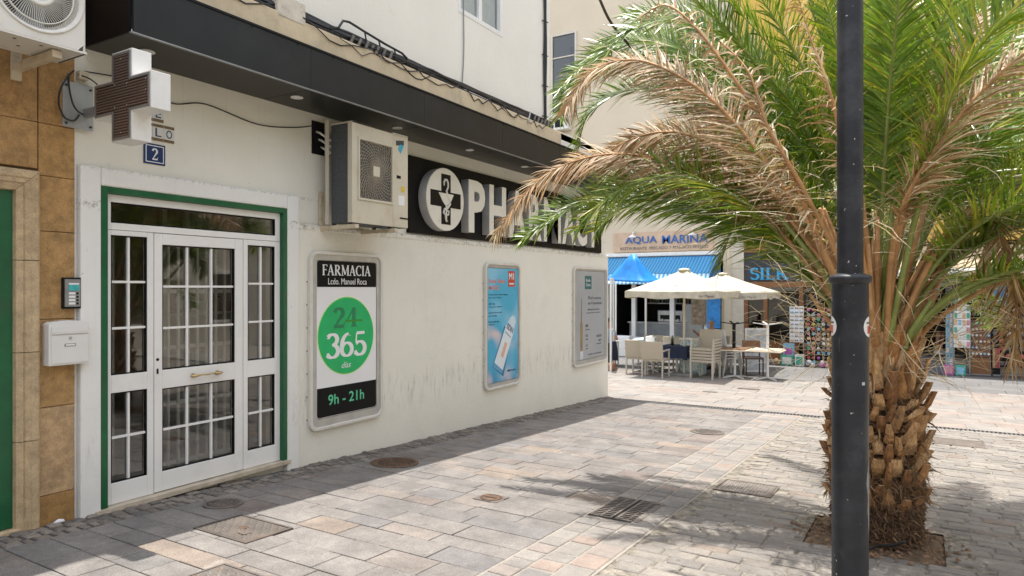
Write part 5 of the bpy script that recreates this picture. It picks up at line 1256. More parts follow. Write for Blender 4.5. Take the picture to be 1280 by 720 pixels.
def curved_patch(a0, a1, z0, z1, r, e, name, m, shape='rect', n=14):
    g = G(); rows = 14
    for j in range(rows + 1):
        v = j / rows; z = z0 + (z1 - z0) * v; hw = (a1 - a0) / 2 * (math.sqrt(max(0, 1 - (2 * v - 1) ** 2)) if shape == 'disc' else 1); ca = (a0 + a1) / 2
        for i in range(n + 1): a = ca - hw + 2 * hw * i / n; g.v.append((cx + (r + e) * math.cos(a), cy + (r + e) * math.sin(a), z))
    for j in range(rows):
        for i in range(n): k = j * (n + 1) + i; g.f.append((k, k + 1, k + n + 2, k + n + 1)); g.m.append(0)
    return g.build(name, m, lp, fix=False)
# round stickers wrapped on either side of the post (seen edge on)
toc = math.atan2(-cy, -cx); D = math.radians
for s_, lab in ((-1, None), (1, None)):
    ca = toc + s_ * D(78)
    curved_patch(ca - D(33), ca + D(33), 1.245, 1.345, .0815, .0008, 'sticker', mat('sticker_white', (.7, .7, .69), .4, .05), 'disc')
    curved_patch(ca - D(14), ca + D(14), 1.263, 1.30, .0815, .0016, 'sticker_emblem', mat('sticker_red', (.55, .03, .02), .4, .05))
    curved_patch(ca - D(20), ca + D(20), 1.31, 1.318, .0815, .0016, 'sticker_print', M_dt)
curved_patch(toc + D(38), toc + D(50), 1.02 , 1.035, .0815, .0008, 'small_label', mat('grey_label', (.45, .45, .45), .5, .1))
g = G(); rp2 = random.Random(4)                      # large flake of missing paint low on the right
pts = [(toc + D(62), .60), (toc + D(70), .64), (toc + D(84), .66), (toc + D(88), .5), (toc + D(86), .33), (toc + D(74), .30), (toc + D(70), .38), (toc + D(64), .42), (toc + D(66), .5), (toc + D(58), .55)]
n = len(pts); c = (toc + D(75), .49)
g.v = [(cx + .0823 * math.cos(c[0]), cy + .0823 * math.sin(c[0]), c[1])] + [(cx + .0823 * math.cos(a), cy + .0823 * math.sin(a), z) for a, z in pts]
g.f = [(0, i + 1, (i + 1) % n + 1) for i in range(n)]; g.m = [0] * n
g.build('paint_flake', mat('bare_primer', (.20, .21, .21), .6, .25, 12), lp, fix=False)

# ================================================================ OPPOSITE HOUSE (seen in the door glass, shades and bounces light)
oh = thing('opposite_house', (12.0, 5, 0), 'plain cream house on the other side of the square, outside the frame', 'building')
M_opp = mat('cream_render_opposite', (.72, .66, .54), .85, .1, 2)
g = G(); g.box(12, 20, -14, 19, -1.5, 9.5); g.build('wall', M_opp, oh)
M_shut = mat('shutter_green_brown', (.10, .09, .06), .5, .1, 4)
for k in range(8):
    for zz in (0.2, 3.6, 6.6):
        y0 = -12.5 + k * 4; f_ = G().prism([(y0, zz), (y0 + 1.7, zz), (y0 + 1.7, zz + 1.9), (y0, zz + 1.9)], 11.94, 12.0, 'x', 0, [(y0 + .1, zz + .1), (y0 + 1.6, zz + .1), (y0 + 1.6, zz + 1.8), (y0 + .1, zz + 1.8)]).build('window', M_alu, oh)
        G().box(11.97, 11.99, y0 + .101, y0 + 1.599, zz + .101, zz + 1.799).build('pane', M_shut, f_)
g = G(); g.box(-9, 20, -22, -14, -1.5, 9.0)
tag(g.build('rear_house', M_opp), 'plain cream house closing the square behind the camera', 'building')
# ================================================================ FAR SIDE OF THE SQUARE
FYY = 22.0
M_fc = plaster('cream_render_far', (.62, .53, .40), .0)
M_fp = mat('pale_stone_pilaster', (.52, .47, .38), .8, .1, 5)
rb = thing('restaurant_building', (-10, FYY, -.76), 'cream rendered building with the restaurant sign and glazed balcony high up', 'building')
g = G()
g.box(-18, -9.45, FYY, FYY + .3, -1.2, 3.9); g.box(-9.45, -5.45, FYY, FYY + .3, 2.35, 3.9); g.box(-18, -5.12, FYY, FYY + .3, 3.9, 7.75)
g.box(-5.45, -5.12, FYY, FYY + .3, -1.2, 3.9)
g.box(-18, -11.6, FYY, FYY + .3, 7.75, 10.65); g.box(-10.57, -5.12, FYY, FYY + .3, 7.75, 10.65); g.box(-18, -5.12, FYY, FYY + .3, 10.65, 15)
g.box(-18, -5.12, FYY + 4, FYY + 4.2, -1, 15)
g.build('wall', M_fc, rb)
G().box(-5.16, -4.80, FYY - .06, FYY + .3, -1.2, 3.25).build('pilaster', M_fp, rb, bevel=.015)
# glazed balcony
bf = G()
bf.prism([(-11.6, 7.75), (-10.57, 7.75), (-10.57, 10.65), (-11.6, 10.65)], FYY - .05, FYY + .05, 'y', 0, [(-11.53, 7.82), (-10.64, 7.82), (-10.64, 10.58), (-11.53, 10.58)])
for x in (): bf.box(x - .03, x + .03, FYY - .045, FYY + .045, 7.9, 10.5)
bf.box(-11.53, -10.64, FYY - .04, FYY + .04, 9.77, 9.81)
bf = bf.build('window', mat('cream_window_frame', (.55, .50, .42), .5, .08), rb)
M_fg = glass_mat('far_window_glass', (.25, .28, .28), .8, .05)
for x0, x1 in ((-11.53, -10.64),):
    for z0, z1 in ((7.82, 9.77), (9.81, 10.58)): G().box(x0, x1, FYY, FYY + .01, z0, z1).build('pane', M_fg, bf)
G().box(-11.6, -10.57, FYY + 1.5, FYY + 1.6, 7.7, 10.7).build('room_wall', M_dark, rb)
G().box(-11.7, -10.5, FYY - .12, FYY, 7.62, 7.75).build('sill', M_trim, rb)
for (x0, z0) in ((-15.0, 4.2), (-13.2, 4.2)):
    f_ = G().prism([(x0, z0), (x0 + 1.1, z0), (x0 + 1.1, z0 + 1.7), (x0, z0 + 1.7)], FYY - .06, FYY - .001, 'y', 0, [(x0 + .08, z0 + .08), (x0 + 1.02, z0 + .08), (x0 + 1.02, z0 + 1.62), (x0 + .08, z0 + 1.62)]).build('window', M_alu, rb)
    G().box(x0 + .081, x0 + 1.019, FYY - .03, FYY - .01, z0 + .081, z0 + 1.619).build('pane', M_shut, f_)
o = thing('air_conditioner', (-11.1, 21.7, 7.5), 'small far white air conditioner under the glazed balcony above the pharmacy roof', 'air conditioner')
G().box(-11.35, -10.75, FYY - .35, FYY - .05, 7.12, 7.55).build('case', M_ac1, o, bevel=.01); G().box(-11.27, -10.95, FYY - .356, FYY - .351, 7.2, 7.48).build('fan_guard', M_black, o)
G().beam((-11.2, FYY - .3, 7.1), (-11.2, FYY, 7.1), .04, .04).build('bracket', M_brk, o)
# restaurant interior, dark, with the glazed front
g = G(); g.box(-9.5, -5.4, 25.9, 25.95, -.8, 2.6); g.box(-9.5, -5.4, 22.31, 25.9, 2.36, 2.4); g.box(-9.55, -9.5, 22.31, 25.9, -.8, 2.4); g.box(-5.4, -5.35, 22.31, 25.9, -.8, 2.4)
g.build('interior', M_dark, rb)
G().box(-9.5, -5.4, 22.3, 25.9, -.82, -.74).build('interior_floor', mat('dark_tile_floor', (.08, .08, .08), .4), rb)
for x in (-9.4, -8.43, -7.1, -5.98): G().box(x - .07, x + .07, FYY - .05, FYY + .1, -.8, 2.35).build('shopfront_post', M_alu, rb)
# sign on the fascia
M_sb = mat('salmon_stone_sign', (.56, .40, .27), .7, .15, 3, .3, 60)
rsn = thing('restaurant_sign', (-7.6, FYY, 2.7), 'salmon stone fascia sign with large blue capitals above the striped awning', 'shop sign')
G().box(-9.15, -5.75, FYY - .05, FYY, 2.70, 3.36).build('board', M_sb, rsn)
M_sblu = mat('sign_blue', (.02, .12, .40), .4, .05); M_sgr = mat('sign_grey', (.16, .14, .13), .6, .05)
text('AQUA', 'lettering', M_sblu, (-8.72, FYY - .05, 2.95), X, Z, w=1.12, h=.27, ext=.03, parent=rsn, bold=.004)
text('MARINA', 'lettering', M_sblu, (-7.42, FYY - .05, 2.95), X, Z, w=1.5, h=.27, ext=.03, parent=rsn, bold=.004)
text('RESTAURANTE  PESCADO Y MARISCO FRESCO', 'lettering', M_sgr, (-8.9, FYY - .05, 2.77), X, Z, w=3.0, h=.10, ext=.01, parent=rsn)
for i_, x in enumerate((-8.35, -6.35)):
    l = thing('sign_lamp', (x, FYY, 3.3), ['white gooseneck lamp bending over the left half of the restaurant sign', 'white gooseneck lamp bending over the right end of the restaurant sign'][i_], 'lamp', 'gooseneck lamps over the restaurant sign')
    G().tube([(x, FYY, 3.30), (x, FYY - .15, 3.40), (x, FYY - .3, 3.36), (x, FYY - .36, 3.26)], .016, 6).build('arm', M_whitep, l, smooth=True)
    G().lathe([(.02, 3.27), (.13, 3.19), (.135, 3.17), (.12, 3.175), (.0, 3.2)], (x, FYY - .36, 0), 16, cap=False).build('shade', M_whitep, l)
# blue striped awning
def stripe_mat(name, a, b_, sc_, duty=.5, rough=.8):
    m, t, b = nodes(name); ge = N(t, 'NewGeometry'); sep = N(t, 'SeparateXYZ'); t.links.new(ge.outputs['Position'], sep.inputs[0])
    mu = N(t, 'Math', operation='MULTIPLY'); mu.inputs[1].default_value = sc_; t.links.new(sep.outputs[0], mu.inputs[0])
    fr = N(t, 'Math', operation='FRACT'); t.links.new(mu.outputs[0], fr.inputs[0])
    c = ramp(t, fr.outputs[0], [(0, a), (duty, b_)], 'CONSTANT'); t.links.new(c, b.inputs['Base Color']); b.inputs['Roughness'].default_value = rough
    tl = N(t, 'BsdfTranslucent'); t.links.new(c, tl.inputs[0]); mx = N(t, 'MixShader'); mx.inputs[0].default_value = .25
    t.links.new(b.outputs[0], mx.inputs[1]); t.links.new(tl.outputs[0], mx.inputs[2]); t.links.new(mx.outputs[0], t.nodes['Material Output'].inputs[0]); return m
aw = thing('striped_awning', (-7.6, 21.9, 2.55), 'blue and white striped awning under the restaurant sign', 'awning')
M_st = stripe_mat('blue_stripe_cloth', (.03, .27, .56), (.14, .40, .64), 9.5, .55); M_st2 = stripe_mat('pale_stripe_cloth', (.12, .40, .62), (.62, .74, .78), 7.5, .5)
def cloth_sheet(name, A, B, C_, D_, m, par, nx=24, ny=6, sag=.03, thick=.006):
    A, B, C_, D_ = map(Vector, (A, B, C_, D_)); g = G()
    for j in range(ny + 1):
        for i in range(nx + 1):
            u, v = i / nx, j / ny; p = A.lerp(B, u).lerp(D_.lerp(C_, u), v); p.z -= sag * math.sin(PI * v) + .006 * math.sin(u * 40); g.v.append(tuple(p))
    for j in range(ny):
        for i in range(nx): k = j * (nx + 1) + i; g.f.append((k, k + 1, k + nx + 2, k + nx + 1)); g.m.append(0)
    o = g.build(name, m, par, fix=False, smooth=True); s = o.modifiers.new('thickness', 'SOLIDIFY'); s.thickness = thick; return o
cloth_sheet('canvas', (-9.85, 21.93, 2.52), (-5.58, 21.93, 2.52), (-5.58, 20.95, 1.93), (-9.85, 20.95, 1.93), M_st, aw)
cloth_sheet('valance', (-9.85, 20.95, 1.925), (-5.58, 20.95, 1.925), (-5.58, 20.75, 1.60), (-9.85, 20.75, 1.60), M_st2, aw, sag=0)
G().beam((-9.9, 21.95, 2.60), (-5.5, 21.95, 2.60), .14, .12).build('cassette', M_whitep, aw, bevel=.02)
for x in (-9.7, -7.7, -5.7): G().tube([(x, 21.95, 2.3), (x, 21.4, 2.12), (x, 20.98, 1.9)], .018, 6).build('folding_arm', M_whitep, aw)
# bright blue tarpaulin bunched over a frame
g = G(); ap = Vector((-6.91, 18.0, 2.42)); n = 28; rt = random.Random(5)
ring0 = [(-7.75, 17.75, 1.70), (-6.55, 17.75, 1.62), (-6.30, 18.5, 1.66), (-7.6, 18.6, 1.72)]
R0 = []
for q_ in range(4):
    a_, b_ = Vector(ring0[q_]), Vector(ring0[(q_ + 1) % 4])
    for s_ in range(7): R0.append(a_.lerp(b_, s_ / 7))
for j in range(7):
    t_ = j / 6
    for i, p in enumerate(R0):
        c_ = ap.lerp(p, t_ ** .9); fold = .05 * math.sin(i * 1.35) * (1 - t_) * t_ * 4 * .6; d_ = (p - ap); d_.z = 0; d_.normalize()
        g.v.append(tuple(c_ + d_ * (.05 + fold) - Z * (.12 * math.sin(PI * t_)) + d_ * .02 * math.sin(i * 2.1 + j)))
for j in range(6):
    for i in range(28): q_ = (i + 1) % 28; g.f.append((j*28+i, j*28+q_, (j+1)*28+q_, (j+1)*28+i)); g.m.append(0)
tp_ = tag(g.build('tarpaulin', mat('blue_tarpaulin', (.01, .20, .60), .45, .25, 3), fix=False, smooth=True), 'bright blue tarpaulin draped in a peak before the striped awning', 'tarpaulin')
tp_.modifiers.new('thickness', 'SOLIDIFY').thickness = .01
# windbreak frame left of the tables
wb = thing('windbreak', (-6.9, 16.5, gz(16.5)), 'white framed windbreak with clear sheet at the left end of the terrace', 'windbreak')
g0 = gz(16.5)
for (x, y) in ((-6.93, 16.44), (-7.35, 17.6), (-6.7, 18.4)):
    G().beam((x, y, g0), (x, y, 1.75), .045, .045).build('post', M_whitep, wb)
g = G(); g.beam((-6.93, 16.44, 1.73), (-7.35, 17.6, 1.73), .04, .04); g.beam((-6.93, 16.44, .35), (-7.35, 17.6, .35), .03, .03); g.build('rail', M_whitep, wb)
G().add([(-6.94, 16.46, .0), (-7.34, 17.58, .0), (-7.34, 17.58, 1.7), (-6.94, 16.46, 1.7)], [(0, 1, 2, 3)]).build('clear_sheet', glass_mat('clear_vinyl', (.8, .85, .9), .9, .05), wb, fix=False)
# blue banners
bn = tag(G().box(-5.92, -5.50, FYY - .13, FYY - .10, .2, 2.35).build('blue_banner', mat('blue_banner_print', (.03, .22, .55), .6, .35, 6)), 'tall blue banner on the wall between the restaurant and the brown shop', 'banner')
tag(G().box(-6.42, -5.98, FYY - .14, FYY - .11, .3, 1.7).build('photo_menu_board', palette_mat('menu_pictures', [(0, (.4, .3, .2)), (1, (.3, .25, .2))], .5, .0, patch=.8, patchscale=9)), 'tall board of dish photos beside the blue banner', 'menu board')
tag(G().box(-9.9, -9.5, FYY - .5, FYY - .46, -.5, 2.0).build('blue_screen', mat('deep_blue_screen', (.015, .10, .30), .6, .3, 4)), 'deep blue screen seen in the gap right of the pharmacy corner', 'screen')

# counter and kitchen things inside the restaurant
M_ss = mat('kitchen_steel', (.35, .36, .37), .35, .15, 5, metal=.7)
ct = thing('serving_counter', (-7.4, 22.9, -.75), 'long pale serving counter inside the dark restaurant', 'counter')
G().box(-8.9, -6.2, 22.8, 23.4, -.75, .25).build('body', mat('counter_front', (.30, .32, .33), .5, .2, 4), ct); G().box(-8.95, -6.15, 22.74, 23.44, .251, .30).build('worktop', M_ss, ct)
cm = thing('coffee_machine', (-7.6, 23.0, .3), 'steel coffee machine on the restaurant counter', 'coffee machine')
G().box(-7.9, -7.0, 22.85, 23.3, .30, .72).build('case', M_ss, cm, bevel=.03); G().box(-7.8, -7.1, 22.845, 22.849, .40, .55).build('front', M_black, cm)
for x in (-7.7, -7.4, -7.15): G().lathe([(.03, .36), (.03, .42)], (x, 22.8, 0), 10).build('group_head', M_steel, cm)
fg = thing('fridge', (-6.7, 23.0, -.7), 'white fronted fridge inside the restaurant behind the beige parasol', 'fridge')
G().box(-6.95, -6.25, 22.6, 23.2, -.70, .95).build('case', M_ss, fg, bevel=.02); G().box(-6.9, -6.3, 22.59, 22.599, .35, .85).build('door', mat('fridge_door', (.5, .52, .53), .3, .1), fg)
sh_ = thing('bottle_shelf', (-7.6, 24.5, 1.0), 'dim shelf of bottles on the back wall of the restaurant', 'shelf')
for zz in (.9, 1.25): G().box(-8.8, -6.0, 24.3, 24.6, zz, zz + .03).build('board', M_ss, sh_)
g = G(); x = -8.7
while x < -6.1:
    for zz in (.93, 1.28): g.lathe([(.035, zz), (.035, zz + .16), (.012, zz + .21), (.012, zz + .26)], (x + rt.uniform(-.02, .02), 24.4, 0), 7)
    x += .11
g.build('bottles', palette_mat('bottle_glass', [(0, (.1, .2, .1)), (.4, (.3, .18, .05)), (.7, (.4, .4, .4)), (.85, (.3, .05, .03))], .2, 0, patch=.1), sh_, kind='stuff')
for i_, (x, y, lab) in enumerate(((-8.1, 21.3, 'white crate of folded linen left of the terrace chairs'), (-8.4, 21.0, 'low white box at the left of the restaurant front'))):
    o = thing('crate', (x, y, gz(y)), lab, 'crate'); z0 = gz(y)
    G().box(x - .3, x + .3, y - .2, y + .2, z0, z0 + .55).build('box', M_whitep, o, bevel=.02); G().box(x - .26, x + .26, y - .16, y + .16, z0 + .551, z0 + .62 + i_ * .05).build('linen', M_pw, o, bevel=.03)

# parasols
M_par = leaf_mat('cream_parasol_canvas', [(.58, .54, .46), (.58, .54, .46)], .25, .8)
def parasol(x, y, h, zr, zt, label, rz=0):
    o = thing('parasol', (x, y, gz(y)), label, 'parasol', 'cream parasols over the terrace'); z0 = gz(y)
    g = G(); nn = 14; rows_ = 8
    for j in range(rows_ + 1):
        t_ = j / rows_
        for i in range(4 * nn):
            s_, q_ = divmod(i, nn); u = q_ / nn; cs = [(-1, -1), (1, -1), (1, 1), (-1, 1)]; a_, b_ = Vector((*cs[s_], 0)), Vector((*cs[(s_ + 1) % 4], 0)); e = a_.lerp(b_, u)
            mid = 1 - .035 * math.sin(PI * u) ** 1; r = h * (.04 + .96 * t_) * mid
            z = zt + (zr - zt) * (t_ ** .86) - .05 * math.sin(PI * t_) * math.sin(PI * u) - .02 * math.sin(PI * u) * t_
            c_, s2 = math.cos(rz), math.sin(rz); g.v.append((x + r * (e.x * c_ - e.y * s2), y + r * (e.x * s2 + e.y * c_), z))
    m_ = 4 * nn
    for j in range(rows_):
        for i in range(m_): q_ = (i + 1) % m_; g.f.append((j*m_+i, j*m_+q_, (j+1)*m_+q_, (j+1)*m_+i)); g.m.append(0)
    can = g.build('canopy', M_par, o, fix=False, smooth=True); can.modifiers.new('thickness', 'SOLIDIFY').thickness = .006
    base = g.v[rows_ * m_:]; v = G(); v.v = list(base) + [(p[0] + .004 * math.sin(i), p[1], p[2] - .15 + .02 * math.sin(i * .9)) for i, p in enumerate(base)]
    v.f = [(i, (i + 1) % m_, m_ + (i + 1) % m_, m_ + i) for i in range(m_)]; v.m = [0] * m_
    va = v.build('valance', M_par, o, fix=False); va.modifiers.new('thickness', 'SOLIDIFY').thickness = .005
    text('Saint Miguel'.replace('Saint', 'San'), 'lettering', M_dt, (x + h * .60, y - h * .995 - .01, zr - .15), X, Z, w=.36, h=.07, ext=.003, parent=va, shear=.3)
    G().lathe([(.0, zt + .05), (.12, zt + .03), (.16, zt - .02), (.14, zt - .02)], (x, y, 0), 16, cap=False).build('top_cap', M_par, o, smooth=True)
    G().tube([(x, y, z0), (x, y, zt)], .028, 10).build('pole', mat('cream_pole', (.55, .49, .38), .5, .08), o)
    for k in range(8):
        a = k * PI / 4 + rz + PI / 4 * 0; L_ = h * (1.33 if k % 2 else .93); zz = zr if k % 2 else zr
        G().beam((x, y, zt - .05), (x + math.cos(a) * L_, y + math.sin(a) * L_, zz + .0 - .02), .018, .018).build('rib', M_whitep, o)
    G().box(x - .28, x + .28, y - .28, y + .28, z0, z0 + .07).build('base', M_grey, o, bevel=.01)
parasol(-5.1, 16.75, 1.12, 1.40, 1.93, 'cream square parasol nearest to us, over the wicker chairs')
parasol(-4.72, 19.0, 1.33, 1.36, 1.86, 'cream square parasol behind, nearer the brown shop', .05)
tag(G().tube([(-8.35, 20.2, gz(20)), (-8.35, 20.2, 2.0)], .03, 8).build('white_pole', M_whitep), 'plain white pole standing behind the wicker chairs', 'pole')

# wicker armchairs
M_wick = mat('beige_wicker', (.42, .37, .29), .7, .12, 40, .5, 90); M_cleg = mat('beige_chair_frame', (.48, .44, .37), .5, .08)
def wicker_chair(label, group='beige wicker terrace chairs'):
    o = thing('wicker_chair', (0, 0, 0), label, 'chair', group)
    G().box(-.27, .27, -.26, .24, .39, .45).build('seat', M_wick, o, bevel=.015)
    g = G(); g.prism([(.22, .44), (.26, .44), (.335, .87), (.295, .88)], -.27, .27, 'x'); g.build('backrest', M_wick, o, bevel=.012)
    for sx in (-1, 1):
        G().beam((sx * .27, -.26, 0), (sx * .27, -.25, .64), .035, .035).build('leg', M_cleg, o); G().beam((sx * .25, .26, 0), (sx * .25, .24, .44), .035, .035).build('leg', M_cleg, o)
        G().beam((sx * .275, -.27, .655), (sx * .275, .29, .655), .045, .028).build('armrest', M_cleg, o)
    return o
def put(o, x, y, rz, z=None, tilt=0):
    o.location = (x, y, gz(y) if z is None else z); o.rotation_euler = (tilt, 0, rz); return o
c0 = wicker_chair('left one of the two wicker chairs whose backs face us'); kids(c0)
def more(src, x, y, rz, label, z=None, tilt=0):
    c = copy_tree(src); c['label'] = label; return put(c, x, y, rz, z, tilt)
put(c0, -6.17, 16.48, PI)
D_ = math.degrees
more(c0, -5.62, 16.10, PI + .05, 'right one of the two wicker chairs whose backs face us')
more(c0, -6.42, 18.0, .1, 'wicker chair across the table behind the left near chair')
more(c0, -5.85, 17.75, -.1, 'wicker chair across the table behind the right near chair')
more(c0, -4.72, 18.25, PI + .2, 'wicker chair with its back behind the chair stack, before the seated man')
for k in range(5):
    more(c0, -4.50, 16.5 + .012 * k, -.12 + .01 * k, ['bottom', 'second', 'third', 'fourth', 'topmost'][k] + ' wicker chair of the tall beige chair stack', z=gz(16.5) + .07 * k)
# white plastic chairs stacked behind
M_pl = mat('white_chair_plastic', (.68, .68, .66), .4, .06)
def plastic_chair(label):
    o = thing('plastic_chair', (0, 0, 0), label, 'chair', 'stacked white plastic chairs')
    G().box(-.22, .22, -.22, .2, .41, .44).build('seat', M_pl, o, bevel=.012)
    g = G(); g.prism([(.17, .43), (.20, .43), (.29, .84), (.26, .85)], -.21, .21, 'x'); g.build('backrest', M_pl, o, bevel=.01)
    for sx in (-1, 1):
        G().beam((sx * .21, -.25, 0), (sx * .19, -.19, .42), .03, .03).build('leg', M_pl, o); G().beam((sx * .21, .27, 0), (sx * .19, .18, .42), .03, .03).build('leg', M_pl, o)
    return o
p0 = plastic_chair('bottom white plastic chair of the stack beside the blue board'); kids(p0); put(p0, -4.25, 17.6, 2.4)
for k in range(1, 5): more(p0, -4.25 + .01 * k, 17.6 - .012 * k, 2.4, ['', 'second', 'third', 'fourth', 'topmost'][k] + ' white plastic chair of the stack beside the blue board', z=gz(17.6) + .075 * k)
# tables
def table(x, y, label, top, rz=0, h=.70, s=.36, cloth=None):
    o = thing('cafe_table', (x, y, gz(y)), label, 'table', 'square terrace tables'); ORG[o.name] = Vector()
    o.rotation_euler = (0, 0, rz)
    G().box(-s, s, -s, s, h - .03, h).build('table_top', top, o, bevel=.006)
    G().tube([(0, 0, .03), (0, 0, h - .03)], .03, 10).build('column', M_pl, o)
    for k in range(4):
        a = k * PI / 2 + PI / 4; G().beam((0, 0, .05), (math.cos(a) * .33, math.sin(a) * .33, .018), .04, .025).build('foot', M_pl, o)
    return o
M_tt = mat('cream_table_top', (.62, .54, .42), .4, .1, 3)
table(-3.93, 17.0, 'left one of the two bare tables carrying an upturned table', M_tt, .05); table(-3.18, 17.05, 'right one of the two bare tables carrying an upturned table', M_tt, .0)
def upturned(x, y, mt, label, feet):
    z0 = gz(y) + .70; o = thing('upturned_table', (x, y, z0), label, 'table', 'tables stacked upside down'); ORG[o.name] = Vector()
    G().box(-.33, .33, -.33, .33, .0005, .025).build('table_top', M_tt if feet else mat('brown_top', (.20, .11, .06), .5, .1), o, bevel=.005)
    G().tube([(0, 0, .025), (0, 0, .62)], .032 if feet else .04, 10).build('column', mt, o)
    for k in range(4): a = k * PI / 2 + .5; G().beam((0, 0, .60), (math.cos(a) * .34, math.sin(a) * .34, .655), .045, .022).build('foot', mt, o)
upturned(-3.95, 17.0, M_black, 'upturned table with black foot on the left bare table', False)
upturned(-3.18, 17.05, M_pl, 'upturned table with white foot on the right bare table', True)
# set tables with cloths
def cloth_mesh(s, drop, seed):
    g = G(); n = 10; rr = random.Random(seed); R1 = []
    for q_ in range(4):
        cs = [(-1, -1), (1, -1), (1, 1), (-1, 1)]; a_, b_ = cs[q_], cs[(q_ + 1) % 4]
        for i in range(n): u = i / n; R1.append((a_[0] + (b_[0] - a_[0]) * u, a_[1] + (b_[1] - a_[1]) * u))
    m_ = 4 * n
    for rr_, zz in ((s, .004), (s + .01, -.01), (s + .03, -drop * .5), (s + .045, -drop)):
        for i, (u, v) in enumerate(R1): w = .018 * math.sin(i * 1.9 + seed) * (-zz / drop if zz < 0 else 0); g.v.append((u * (rr_ + w), v * (rr_ + w), zz + (rr.uniform(-.03, .03) if zz == -drop else 0)))
    g.f = [tuple(range(m_))] + [(j*m_+i, j*m_+(i+1)%m_, (j+1)*m_+(i+1)%m_, (j+1)*m_+i) for j in range(3) for i in range(m_)]; g.m = [0] * len(g.f); return g
M_navy = mat('navy_tablecloth', (.014, .022, .055), .8, .2, 6); M_wcl = mat('white_tablecloth', (.68, .68, .66), .8, .05)
def palecloth():
    m, t, b = nodes('blue_patterned_cloth'); v = coords(t); vo = N(t, 'TexVoronoi', Scale=14.0); t.links.new(v, vo.inputs['Vector'])
    c = ramp(t, vo.outputs['Distance'], [(.0, (.10, .36, .50)), (.35, (.30, .55, .65)), (.5, (.62, .70, .70))]); t.links.new(c, b.inputs['Base Color']); b.inputs['Roughness'].default_value = .7; return m
M_pat = palecloth()
def set_table(x, y, label, clabel, cm_, drop, s=.38, rz=0):
    table(x, y, label, M_tt, rz, .72, s)
    c = cloth_mesh(s, drop, int(abs(x) * 10)).build('tablecloth', cm_); c.location = (x, y, gz(y) + .724); c.rotation_euler = (0, 0, rz); tag(c, clabel, 'tablecloth')
set_table(-6.1, 17.25, 'laid table between the facing wicker chairs', 'white cloth on the laid table between the facing chairs', M_wcl, .18)
set_table(-5.35, 16.95, 'laid table right of the wicker chairs under a navy cloth', 'navy cloth hanging low beside the right near chair', M_navy, .30, .33)
set_table(-6.7, 19.2, 'table under a pale blue cloth deeper on the terrace', 'pale blue cloth on the table deeper on the terrace', M_pat, .2, .5)
set_table(-7.55, 17.0, 'table at the left end of the terrace under a navy cloth', 'navy cloth on the table by the pharmacy corner', M_navy, .5)
set_table(-5.6, 19.3, 'table with white cloth behind the set table', 'white cloth further back before the counter', M_wcl, .2, .45)
def small(name, x, y, dz, parts, label, cat):
    o = thing(name, (x, y, gz(y) + dz), label, cat); ORG[o.name] = Vector()
    for nm, prof_, m_ in parts: G().lathe(prof_, (0, 0, 0), 12, cap=False).build(nm, m_, o, smooth=True)
small('bottle', -5.45, 16.9, .73, [('body', [(.0, 0), (.035, .0), (.035, .15), (.013, .2), (.013, .25), (0, .25)], mat('dark_bottle', (.02, .03, .02), .15))], 'dark bottle on the navy tablecloth', 'bottle')
small('wine_glass', -6.0, 17.2, .73, [('foot', [(.03, 0), (.004, .006), (.004, .07)], M_steel), ('bowl', [(.004, .07), (.032, .10), (.028, .15)], M_wglass)], 'clear glass on the white table between the chairs', 'glass')
o = thing('napkin_box', (-6.15, 17.3, gz(17.3) + .73), 'white box of napkins on the white table', 'napkin box'); ORG[o.name] = Vector()
G().box(-.13, .13, -.08, .08, 0, .17).build('box', M_pw, o, bevel=.01); G().box(-.05, .05, -.03, .03, .171, .20).build('napkin', M_wcl, o)
ps = thing('patterned_stand', (-5.0, 17.2, gz(17.2)), 'blue and white patterned stand right of the navy cloth', 'stand'); ORG[ps.name] = Vector()
G().box(-.28, .28, -.2, .2, .0, .86).build('panel', M_pat, ps, bevel=.02); G().box(-.31, .31, -.23, .23, .861, .90).build('top', M_wcl, ps, bevel=.01)
ab = thing('menu_board', (-3.75, 18.6, gz(18.6)), 'white framed menu board leaning behind the upturned black footed table', 'menu board'); ORG[ab.name] = Vector()
ab.rotation_euler = (0, 0, .5)
G().prism([(-.3, 0), (.3, 0), (.3, 1.15), (-.3, 1.15)], -.03, .0, 'y', 0, [(-.25, .05), (.25, .05), (.25, 1.1), (-.25, 1.1)]).build('frame', M_pl, ab); G().box(-.249, .249, -.02, -.01, .051, 1.099).build('sheet', mat('menu_sheet', (.45, .47, .48), .4, .3, 8), ab)
G().beam((-.25, .0, 1.1), (-.25, .45, 0), .03, .03).beam((.25, .0, 1.1), (.25, .45, 0), .03, .03).build('rear_frame', M_pl, ab)
bc = thing('wooden_chair', (-3.66, 17.75, gz(17.7)), 'dark brown cane chair behind the two bare tables', 'chair'); ORG[bc.name] = Vector()
M_bw = mat('dark_chair_wood', (.06, .03, .018), .5, .2, 9)
G().box(-.22, .22, -.22, .22, .42, .46).build('seat', M_bw, bc, bevel=.01); G().box(-.22, .22, .19, .23, .55, .86).build('backrest', mat('cane_brown', (.22, .11, .05), .6, .3, 30), bc, bevel=.01)
for sx in (-1, 1):
    G().beam((sx * .2, .21, 0), (sx * .2, .21, .86), .03, .03).build('leg', M_bw, bc); G().beam((sx * .2, -.2, 0), (sx * .2, -.2, .43), .03, .03).build('leg', M_bw, bc)
bc.rotation_euler = (0, 0, .4)
tag(cloth_mesh(.14, .16, 3).build('handbag', mat('tan_red_bag', (.34, .17, .10), .6, .4, 8)), 'tan and red bag lying on the paving under the left end table', 'bag').location = (-7.15, 16.75, gz(16.7) + .19)

